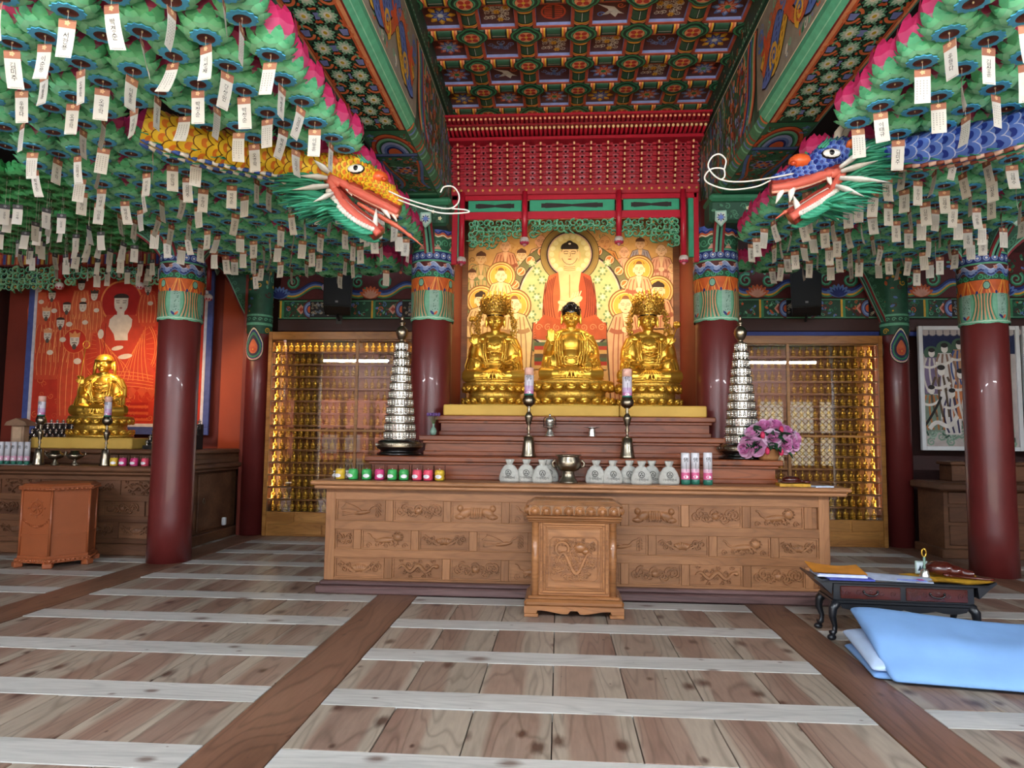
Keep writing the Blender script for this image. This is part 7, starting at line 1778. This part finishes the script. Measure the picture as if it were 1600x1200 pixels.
    g.build('eyes', M['gloss'], root)
    g = G(); r = random.Random(4)
    for dy in (-.08, .08):
        for k in range(9):
            a = w((D['eye'][0]+(k-4)*5*sgn, D['eye'][1]-9), dy); g.tube([a, a+Vector((-sgn*.03*(1+.1*k), 0, .05)), a+Vector((-sgn*.07, 0, .07+.01*(k % 3)))], [.012, .009, .002], 5, '#3f9a7c')
    g.build('brow_tufts', M['paint'], root)
    for pts, dy in D['horns']: g = G(); T(g, pts, [.030, .026, .022, .006], '#cfc8ba', dy); g.build('horn', M['paint'], root)
    for dy in (-.09, .09): g = G(); a, b = D['ear']; g.tube([w(a, dy), w(((a[0]+b[0])/2, (a[1]+b[1])/2), dy*1.4), w(b, dy*1.5)], [.03, .04, .004], 8, '#d86a34', flat=.5); g.build('ear', M['paint'], root)
    g = G()
    for i, (a, b) in enumerate(D['mane']):
        for k in range(14):
            for dy in (-.15, -.12, -.05, .05, .12, .15):
                o = Vector((r.uniform(-.03, .03), dy+r.uniform(-.03, .03), r.uniform(-.04, .04))); p0 = w(a)+o*.6; p1 = w(b)+o*1.3+Vector((-sgn*r.uniform(-.04, .22), 0, r.uniform(-.05, .07)))
                g.tube([p0, p0.lerp(p1, .5)+Vector((0, 0, .012)), p1], [.018, .014, .002], 5, ('#2f8f70', '#3fa684', '#257058')[k % 3])
    g.build('mane', M['paint'], root, stuff=True)
    for a, b in D['spikes']:
        for dy in (-.19, .19): g = G(); p0, p1 = w(a, dy*.8), w(b, dy); p1 = p1+(p1-p0)*.7; g.tube([p0, p0.lerp(p1, .4), p1], [.03, .05, .002], 8, '#e4e2dc', flat=.4); g.build('white_spike', M['paint'], root)
    g = G(); P = R(D['beard'])
    for dy in (-.10, .10):
        for i in range(0, len(P)-1):
            p = P[i]+Vector((0, dy, 0)); g.ball(p+Vector((0, 0, .01)), (.028, .03, .022), 6, 5, '#e2dfd8'); g.tube([p+Vector((0, 0, -.015)), p+Vector((-sgn*.04, dy*.1, -.025)), p+Vector((-sgn*.11, dy*.15, -.02))], [.016, .013, .003], 6, ('#2f8f70', '#3fa684')[i % 2])
    g.build('beard', M['paint'], root, stuff=True)
    for pts in D['whiskers']:
        g = G(); P = catmull([w(p, -.06) for p in pts], 8); g.tube(P, .0062, 6); g.build('whisker', M['wire'], root)
    return root
LD = dict(Y=5.25, sgn=1, k=1, cols=('#7a4a12', '#efc32e', '#e8812a'),
    body=[(225, 196, -.75), (290, 219, -.6), (345, 233, -.42), (400, 244, -.25), (455, 257, -.1), (505, 270, 0)], body_r=[.12, .135, .14, .14, .13, .12],
    skull=[(500, 266), (530, 264), (558, 268), (582, 284), (607, 302), (627, 320)], skull_r=[.11, .12, .105, .07, .045, .03],
    upper_lip=[(516, 276), (545, 292), (575, 308), (603, 322), (622, 332)], lower_lip=[(516, 282), (532, 312), (556, 336), (580, 354), (592, 366)], lip_corner=[(532, 288), (516, 279), (522, 296)],
    fangs=[((598, 322), (610, 342), .03), ((612, 328), (620, 346), .022), ((586, 352), (588, 326), .024), ((540, 290), (550, 306), .022)],
    tongue=[(560, 318), (590, 336), (618, 352), (640, 368), (660, 384)], nose=(590, 284), eye=(556, 264), eye_r=.108,
    horns=[([(536, 252), (524, 228), (520, 222), (532, 202)], -.05), ([(543, 250), (540, 232), (534, 214), (523, 196)], .06)], ear=((526, 262), (519, 240)),
    mane=[((505, 262), (470, 246)), ((503, 272), (462, 262)), ((505, 284), (462, 284)), ((510, 298), (476, 306)), ((520, 316), (490, 324)), ((530, 326), (508, 330))],
    spikes=[((514, 270), (500, 258)), ((512, 278), (486, 276)), ((514, 290), (480, 294)), ((520, 302), (502, 310))],
    beard=[(520, 308), (540, 336), (566, 356), (592, 368)],
    whiskers=[[(606, 298), (630, 309), (665, 320), (700, 326), (715, 318), (717, 304), (708, 292), (694, 292), (688, 301)], [(622, 312), (650, 322), (690, 333), (730, 332), (728, 328), (706, 326)]])
RDG = dict(Y=5.15, sgn=-1, k=1, cols=('#b9c4e6', '#5576c8', '#1f358f'),
    body=[(1640, 185, -.65), (1570, 212, -.5), (1500, 226, -.34), (1440, 236, -.2), (1390, 240, -.08), (1345, 243, 0)], body_r=[.115, .12, .12, .115, .105, .10],
    skull=[(1350, 240), (1322, 238), (1298, 242), (1270, 262), (1238, 274), (1205, 284)], skull_r=[.09, .10, .10, .068, .042, .03],
    upper_lip=[(1312, 268), (1290, 272), (1262, 282), (1232, 290), (1206, 294)], lower_lip=[(1312, 274), (1300, 298), (1278, 312), (1256, 326), (1236, 340)], lip_corner=[(1298, 272), (1314, 270), (1310, 286)],
    fangs=[((1238, 292), (1234, 316), .03), ((1222, 296), (1212, 318), .026), ((1248, 328), (1240, 306), .028), ((1294, 276), (1300, 292), .022)],
    tongue=[(1276, 302), (1258, 314), (1242, 324), (1226, 332), (1212, 342)], nose=(1250, 259), eye=(1299, 240), eye_r=.098,
    horns=[([(1308, 226), (1310, 208), (1320, 192), (1318, 174)], -.05), ([(1316, 226), (1320, 208), (1332, 196), (1344, 200)], .05)], ear=((1326, 232), (1336, 214)),
    mane=[((1322, 250), (1362, 244)), ((1322, 262), (1376, 258)), ((1320, 274), (1360, 274)), ((1312, 290), (1340, 288)), ((1300, 304), (1320, 304)), ((1280, 324), (1300, 322))],
    spikes=[((1312, 262), (1340, 242)), ((1314, 268), (1348, 258)), ((1312, 278), (1358, 282)), ((1306, 290), (1332, 300))],
    beard=[(1306, 302), (1284, 318), (1262, 332), (1240, 344)],
    whiskers=[[(1240, 271), (1210, 277), (1160, 284), (1125, 280), (1107, 262), (1112, 246), (1124, 241), (1134, 250), (1132, 264)], [(1204, 282), (1180, 292), (1140, 296), (1108, 287), (1101, 276), (1112, 264), (1130, 264), (1132, 276), (1126, 281)]])
dragon(LD, 'carved yellow scaled dragon with open red mouth under the lanterns'); dragon(RDG, 'carved blue scaled dragon with open red mouth under the lanterns')

# ------------------------------------------------------------------ lotus lanterns and their name tags
def leaf_grid(g, prof, wid, az, cols, n=2):
    """one curved leaf: prof = (radius, height) along its length, wid = half widths"""
    vs = []
    for (r, z), w in zip(prof, wid):
        for k in (-1, 0, 1):
            a = az; x = r*cos(a)-k*w*sin(a); y = r*sin(a)+k*w*cos(a); vs.append((x, y, z+(.012*abs(k) if w > .01 else 0)))
    for i in range(len(prof)-1):
        g.add(vs[3*i:3*i+6], [(0, 1, 4, 3), (1, 2, 5, 4)], cols[min(i, len(cols)-1)], True)
def leaf_mesh(kind, nm):
    g = G()
    if kind == 'leaf': leaf_grid(g, [(.055, .0), (.085, .002), (.115, .012), (.142, .030), (.160, .050)], [.020, .036, .040, .024, .001], 0, ['#86e0aa', '#a4f2c4', '#88e4b0', '#5cc890'])
    if kind == 'leaf2': leaf_grid(g, [(.07, .025), (.10, .035), (.128, .058), (.148, .09), (.160, .118)], [.022, .038, .040, .022, .001], 0, ['#55bd80', '#86e2ae', '#6dd29a', '#48b078'])
    if kind == 'petal': leaf_grid(g, [(.085, .05), (.125, .09), (.146, .15), (.138, .22), (.12, .27)], [.03, .05, .052, .03, .001], 0, ['#f4b4cc', '#e8588e', '#dc3474', '#c8245f'])
    if kind == 'green': leaf_grid(g, [(.05, .0), (.09, .0), (.13, .02), (.15, .06), (.145, .09)], [.025, .045, .05, .028, .001], 0, ['#3fa862', '#6cd68c', '#52c076', '#3aa45e'])
    return g.mesh(nm, M['paper'])
def whorl(kind, n, off=0, sc=1.0, dz=0):
    g = G()
    src = leaf_mesh(kind, 'tmp'); vs = [v.co.copy() for v in src.vertices]; fs = [list(p.vertices) for p in src.polygons]; ca = src.color_attributes['Col'].data
    cs = []; li = 0
    for p in src.polygons: cs.append(tuple(ca[p.loop_start].color)[:3])
    for k in range(n):
        R_ = Matrix.Rotation(2*pi*(k+off)/n, 4, 'Z') @ Matrix.Scale(sc, 4); b = len(g.v)
        g.v += [tuple(Matrix.Translation((0, 0, dz)) @ R_ @ v) for v in vs]
        for f_, c_ in zip(fs, cs): g.f.append([b+i for i in f_]); g.c.append(c_); g.m.append(0); g.sm.append(True)
    bpy.data.meshes.remove(src); return g
LM = {k: leaf_mesh(k, n) for k, n in (('leaf', 'leaf'), ('leaf2', 'leaf'), ('petal', 'petal'), ('green', 'leaf'))}
gl = whorl('leaf', 9); gl.merge(whorl('leaf2', 9, .5)); gl.lathe([(.055, .002), (.10, .03), (.105, .07)], 14, col='#2f8a58', cap=False); SK = gl.mesh('leaf_skirt', M['paper'])
gp_ = whorl('petal', 9); gp_.merge(whorl('petal', 9, .5, .86, .03)); gp_.lathe([(.08, .06), (.115, .12), (.125, .18), (.10, .24), (.02, .25)], 14, col='#c22a62'); PT = gp_.mesh('petals', M['paper'])
g = G(); n = 26
ro = [.088 if i % 2 else .076 for i in range(n)]
vs = [(ro[i]*cos(2*pi*i/n), ro[i]*sin(2*pi*i/n), z) for z in (-.004, .002) for i in range(n)]+[(.05*cos(2*pi*i/n), .05*sin(2*pi*i/n), z) for z in (-.006, .002) for i in range(n)]
g.add(vs, [(i, (i+1) % n, 2*n+(i+1) % n, 2*n+i) for i in range(n)]+[(i, n+i, n+(i+1) % n, (i+1) % n) for i in range(n)]+[(n+i, 3*n+i, 3*n+(i+1) % n, n+(i+1) % n) for i in range(n)], '#4fb0e2'); RG = g.mesh('collar_ring', M['ring'])
g = G(); g.lathe([(.052, -.002), (.05, .004), (.0, .005)], 18, col='#5d302c', cap=False); g.ball((0, 0, 0), (.006, .006, .008), 6, 4, '#c9b89a'); DS = g.mesh('bottom_disc', M['paint'])
g = G(); gw = whorl('green', 9, 0); gw.merge(whorl('green', 9, .5, .95, .05)); gw.merge(whorl('green', 8, .3, .8, .10)); gw.lathe([(.05, 0), (.1, .06), (.1, .14), (.03, .17)], 12, col='#2a7a44'); GS = gw.mesh('leaf_cup', M['paper'])
# tags
def tag_mesh(seed, hdr, grey=False):
    r = random.Random(seed); bend = r.uniform(-.012, .02); tw = r.uniform(-.25, .25); n = 6
    W = .041; L = .2
    def f(u, v, h=0):
        t = -v/L; a = tw*t; x = u*cos(a); y = u*sin(a)+bend*t*t*3+.004*sin(3*t); return (x, y-h, v)
    g = G(); vs = []
    for i in range(n+1): v = -L*i/n; vs += [f(-W, v), f(W, v), f(-W, v, -.0012), f(W, v, -.0012)]
    g.add(vs, [q for i in range(n) for q in ((4*i, 4*i+1, 4*i+5, 4*i+4), (4*i+2, 4*i+6, 4*i+7, 4*i+3))], '#e8e5df')
    me = g.mesh('name_tag', M['card'])
    g2 = G()
    for i in range(2): v0, v1 = -.0*i-.021*i, -.021*(i+1); 
    for s in (.0012, -.0024):
        vs = []
        for i in range(3): v = -.044*i/2; vs += [f(-W*1.02, v, s), f(W*1.02, v, s)]
        g2.add(vs, [(0, 1, 3, 2), (2, 3, 5, 4)], hdr)
        A = Art(lambda u, v, h: f(u, v, s*1.5), g2); A.flower(0, -.018, .015, 5, [('#e0b48a' if not grey else '#8a8a90', None), '#7a4a30'], 1); A.rect(-W, -.006, W, -.002, '#5a3324' if not grey else '#2a2a2e', 1)
    return me, g2.mesh('tag_header', M['ink']), f
NAMES = ['강상민', '김태수', '박경순', '이순용', '이태규', '황민규', '김미주', '서한용', '이성재', '오영학', '우형다', '김상훈', '박정순', '이동훈']
TG = []
for s in range(14):
    me, hd, f = tag_mesh(s, ('#a9705a', '#b07a60', '#9a634e')[s % 3])
    g = G(); write(g, f, '\n'.join(NAMES[s]), .034, '#26242a', .0016, 0, -.115)
    for k in range(7): g.poly([f(-.024+.008*k, -.192, .0016), f(-.02+.008*k, -.192, .0016), f(-.02+.008*k, -.196, .0016), f(-.024+.008*k, -.196, .0016)], '#8a8680')
    for c_ in range(4):     # faint columns of small print on the back
        for k in range(8 if c_ % 2 else 6): v = -.065-.015*k; u = -.025+.017*c_; g.poly([f(u, v, -.003), f(u+.005, v, -.003), f(u+.005, v-.008, -.003), f(u, v-.008, -.003)], '#a8a49e')
    TG.append((me, hd, g.mesh('tag_writing', M['ink'])))
TGG = []
for s in range(5):
    me, hd, f = tag_mesh(40+s, '#4c4c50', True); g = G(); write(g, f, '\n'.join(NAMES[s+5]), .026, '#5a585e', .0016, 0, -.11); TGG.append((me, hd, g.mesh('tag_writing', M['ink'])))
g = G(); g.tube([(0, 0, -.004), (0, 0, .05)], .0012, 4, '#d8d4cc'); ST = g.mesh('string', M['paint'])
ORD = 'first second third fourth fifth sixth seventh eighth ninth tenth eleventh twelfth thirteenth fourteenth fifteenth sixteenth seventeenth eighteenth nineteenth twentieth'.split()+['twenty '+w_ for w_ in 'first second third fourth fifth sixth seventh eighth ninth'.split()]
rl = random.Random(77)
def clear_of_dragon(p, rad):
    for P, r in DRAGON_PATHS:
        for q_ in P[::2]:
            if (Vector(p)-q_).length < r+rad: return False
    return True
def add_tag(p, pool, label, group, i):
    me, hd, wr_ = pool[i % len(pool)]
    o = bpy.data.objects.new('name_tag', me); COL.objects.link(o); o.location = p; tag(o, label, 'name tag', group)
    o.rotation_euler = (rl.uniform(-.06, .06), rl.uniform(-.07, .07), rl.choice((rl.uniform(-.5, .5), rl.uniform(.9, 1.7), rl.uniform(-1.7, -.7), rl.uniform(-.3, .3), pi+rl.uniform(-.6, .6))))
    for nm, m in (('tag_header', hd), ('tag_writing', wr_), ('string', ST)): share(None, nm, o, mesh=m)
LZ = 3.66; NL = [0, 0]; far = G(); cand = []
for side, xs, sd in ((-1, [-1.66-.283*i for i in range(10)], 'yellow dragon side'), (1, [2.05+.283*i for i in range(9)], 'blue dragon side')):
    for i, x in enumerate(xs):
        for j in range(26):
            y = 2.3+.272*j+.1*(i % 2)+rl.uniform(-.02, .02)
            if y > 9.0: continue
            zz_ = LZ+rl.uniform(-.03, .03); p = (x+rl.uniform(-.02, .02), y, zz_)
            if not (in_frame(p, 40) or in_frame((x, y, zz_+.25), 25)): continue
            if any((x-cx_)**2+(y-cy_)**2 < .66**2 for cx_, cy_ in ((-4.64, 8.1), (4.98, 8.4), (-1.62, 8.14), (1.94, 8.18))): continue
            if not clear_of_dragon((p[0], p[1], p[2]+.10), .06): continue
            cand.append((y, x, i, p, sd))
cand.sort(key=lambda c: c[0]); cnt = {}
for q_, (y, x, i, p, sd) in enumerate(cand):
    n = cnt[sd, i] = cnt.get((sd, i), -1)+1
    where = '%s, %s row off the beam, %s from the front' % (sd, ORD[i], ORD[n])
    yaw = rl.uniform(0, 6.28)
    if NL[0] < 298:
        root = thing('lotus_lantern', 'pink lotus lantern, '+where, 'lantern', p, yaw, 'pink lotus lanterns over the %s' % sd); NL[0] += 1; root.scale = (.95,)*3
        share(None, 'collar_ring', root, mesh=RG); share(None, 'bottom_disc', root, mesh=DS)
        if y < 4.15:
            g1 = bpy.data.objects.new('leaf_skirt', None); COL.objects.link(g1); g1.parent = root
            for k in range(9): share(None, 'leaf', g1, rz=2*pi*k/9, mesh=LM['leaf']); share(None, 'leaf', g1, rz=2*pi*(k+.5)/9, mesh=LM['leaf2'])
            share(None, 'petals', root, mesh=PT)
        else:
            share(None, 'leaf_skirt', root, mesh=SK); share(None, 'petals', root, mesh=PT)
        root.rotation_euler = (rl.uniform(-.07, .07), rl.uniform(-.07, .07), yaw)
        tp = (p[0], p[1], p[2]-.045)
        if clear_of_dragon((tp[0], tp[1], tp[2]-.1), .11) and y < 8.8 and NL[1] < 240 and rl.random() < .86:
            NL[1] += 1
            add_tag(tp, TG, 'white name tag, '+where, 'name tags under the pink lanterns, %s' % sd, rl.randrange(14))
    else:
        T_ = Matrix.Translation(p)
        for m in (SK, PT):
            vs = [tuple(v.co) for v in m.vertices]; far.add(vs, [], M=T_); b = len(far.v)-len(vs)
            ca = m.color_attributes['Col'].data
            for pl in m.polygons: far.f.append([b+k for k in pl.vertices]); far.c.append(tuple(ca[pl.loop_start].color)[:3]); far.m.append(0); far.sm.append(True)
if far.f: tag(far.build('lotus_lanterns', M['paper']), 'farthest pink lotus lanterns massed at the back of the canopies', 'lanterns', kind='stuff')
# green lanterns of the outer bay
gi = 0
for i in range(13):
    n = 0
    for j in range(15):
        x = -4.98-.215*i; y = 6.05+.2*j+.1*(i % 2); z = 3.98+rl.uniform(-.03, .03)
        if y > 9.6 or (x+4.64)**2+(y-8.1)**2 < .5**2 or not in_frame((x, y, z), 30): continue
        where = 'outer bay, %s row from the side beam, %s from the front' % (ORD[i], ORD[n]); n += 1
        root = thing('green_lantern', 'green leafy lantern, '+where, 'lantern', (x, y, z), rl.uniform(0, 6), 'green leafy lanterns over the side altar'); root.scale = (.8,)*3
        share(None, 'leaf_cup', root, mesh=GS); share(None, 'bottom_disc', root, mesh=DS)
        c_ = None if (i+2*j) % 3 == 0 else share(None, 'hanging_string', root, (0, 0, -.32), mesh=ST)
        if c_: c_.scale = (1, 1, 6.4)
        if (i+2*j) % 3 and gi < 66: add_tag((x, y, z-.27), TGG, 'grey topped name tag, '+where, 'grey topped name tags in the outer bay', gi); gi += 1
print('lanterns', NL, len(cand), 'green', gi)
# side beams between the bays, on the column line
for x, nm in ((-4.66, 'side altar'), (5.0, 'far painting')):
    g = G(); g.box(x-.12, x+.12, 1.0, 10.4, 4.0, 4.35, '#3f6a5c', bev=.03)
    for s in (-1, 1):
        A = Art(lambda u, v, h: (x+s*(.121+h), u, v), g, step=.001)
        for k in range(9):
            c = 1.6+k*.95
            for q_, (rr, col) in enumerate(((.42, '#6d7bb4'), (.36, NB), (.32, LB), (.26, OR), (.2, '#e0a07a'), (.14, MG), (.08, CR))): A.ell(c, 4.02, rr, rr*.72, col, 1+q_, 16, 0, 0, pi)
            clutter(A, c+.3, 4.03, c+.65, 4.32, 10, (OR, LB, MG, LG, PK), .05, k, 9)
    A = Art(lambda u, v, h: (x+u, v, 3.999-h), g, step=.001)
    for k in range(40): A.rect(-.1, 1.2+.22*k, .1, 1.2+.22*k+.1, (OR, BL, MG, CR)[k % 4], 1)
    struct(g.build('trim_5', M['paint']), 'painted side beam on the column line towards the %s' % nm, 'beam')
# ------------------------------------------------------------------ open front of the hall, behind the camera: posts, doors, tube lamps
FYW = -1.6
M['doorpaper'] = plain('door_paper', '#efece2', .8, noise=.03, translucent=.75); M['pinkpaper'] = plain('pink_door_paper', '#d89a86', .8, noise=.05, translucent=.5)
M['frontwood'] = plain('front_wood', '#6b3a2a', .5, noise=.1)
for x in (-9.1, -4.9, 5.1, 9.1):
    g = G(); g.lathe([(.2, 0), (.2, 5.2)], 20); struct(g.build('column', M['column'], None, (x, FYW, -.05)), 'oxblood column of the open front, behind the viewer', 'column')
g = G(); g.box(-9.2, 9.2, FYW-.15, FYW+.15, 4.4, 5.3); struct(g.build('lintel_beam', M['green']), 'green lintel over the open front of the hall', 'beam')
for x0, x1 in ((-9.0, -5.1), (5.3, 9.0)):
    g = G(); g.box(x0, x1, FYW-.05, FYW+.05, 3.0, 4.4); struct(g.build('wall_front', M['frontwood']), 'boarded transom over the closed doors of the front', 'wall')
def leaf_door(x0, w, paper, idx, notices=()):
    root = struct(thing('door_%d' % idx, 'door', 'door', (x0, FYW, 0)), 'folding door leaf with paper panel in the front wall, number %d' % idx, 'door')
    g = G()
    for a, b, c, d in ((0, .09, 0, 3.0), (w-.09, w, 0, 3.0), (.09, w-.09, 0, .75), (.09, w-.09, 1.62, 1.76), (.09, w-.09, 2.75, 3.0)): g.box(a, b, -.03, .03, c, d)
    g.build('door_frame', M['frontwood'], root)
    g = G(); g.box(.09, w-.09, -.006, -.002, .75, 1.62); g.box(.09, w-.09, -.006, -.002, 1.76, 2.75); g.build('paper_panel', M[paper], root)
    if paper == 'doorpaper':
        g = G()
        for z0, z1 in ((.75, 1.62), (1.76, 2.75)):
            W, H = w-.18, z1-z0
            for k in range(-5, 8):
                for s in (1, -1):
                    c = k*.19; t0, t1 = max(0, -c if s > 0 else c-H), 0
                    pts = []
                    for t in [H*q_/40 for q_ in range(41)]:
                        u = c+t if s > 0 else c+.57-t
                        if 0 <= u <= W: pts.append((.09+u, -.0+.008, z0+t))
                    if len(pts) > 2: g.tube([pts[0], pts[-1]], .011, 4)
        g.build('diagonal_lattice', M['frontwood'], root)
    for u, z, ww, hh in notices:
        g = G(); g.box(u, u+ww, .0, .006, z, z+hh); tag(g.build('paper_notice', M['doorpaper'], None, (x0, FYW+.03, 0)), ('upper' if z > .9 else 'lower')+(' wide' if u > .2 else ' narrow')+' white paper notice on a pink door leaf behind the viewer', 'notice')
for k in range(4): leaf_door(5.32+.92*k, .91, 'doorpaper', k+1)
for k in range(4): leaf_door(-8.98+.97*k, .96, 'pinkpaper', k+5, ((.1, 1.0, .5, .55), (.12, .3, .6, .5)) if k == 2 else ((.3, .95, .5, .6), ) if k == 1 else ())
for x in (-6.4, 6.3, .2):  # the middle pair is added to brighten the altar front and ceiling
    root = thing('tube_lamp', 'pair of white fluorescent tubes hanging under the beam %s' % ('towards the side altar' if x < -1 else 'towards the far painting' if x > 1 else 'in the middle bay, over the entrance'), 'lamp', (x, .0, 3.82))
    g = G(); g.box(-1.25, 1.25, -.05, .05, .03, .08); g.build('housing', M['white'], root)
    for a in (-1.22, .02):
        g = G(); g.tube([(a, 0, 0), (a+1.2, 0, 0)], .02, 8); g.build('tube', M['tube'], root)
    lamp('tube_light', 'AREA', (x, .0, 3.78), 160 if abs(x) > 1 else 70, (.92, .97, 1), (x, .3, 0), shape='RECTANGLE', size=2.4, size_y=.05)
for nm, x0, x1 in (('wall_left_front', -9.2, -9.05), ('wall_right_front', 9.05, 9.2)):
    g = G(); g.box(x0, x1, -1.6, 3.0, -.05, 5.3); struct(g.build(nm, M['darkwall']), 'dark side wall beside the front doors at the %s end' % nm[5:-6], 'wall')
bpy.context.view_layer.update()
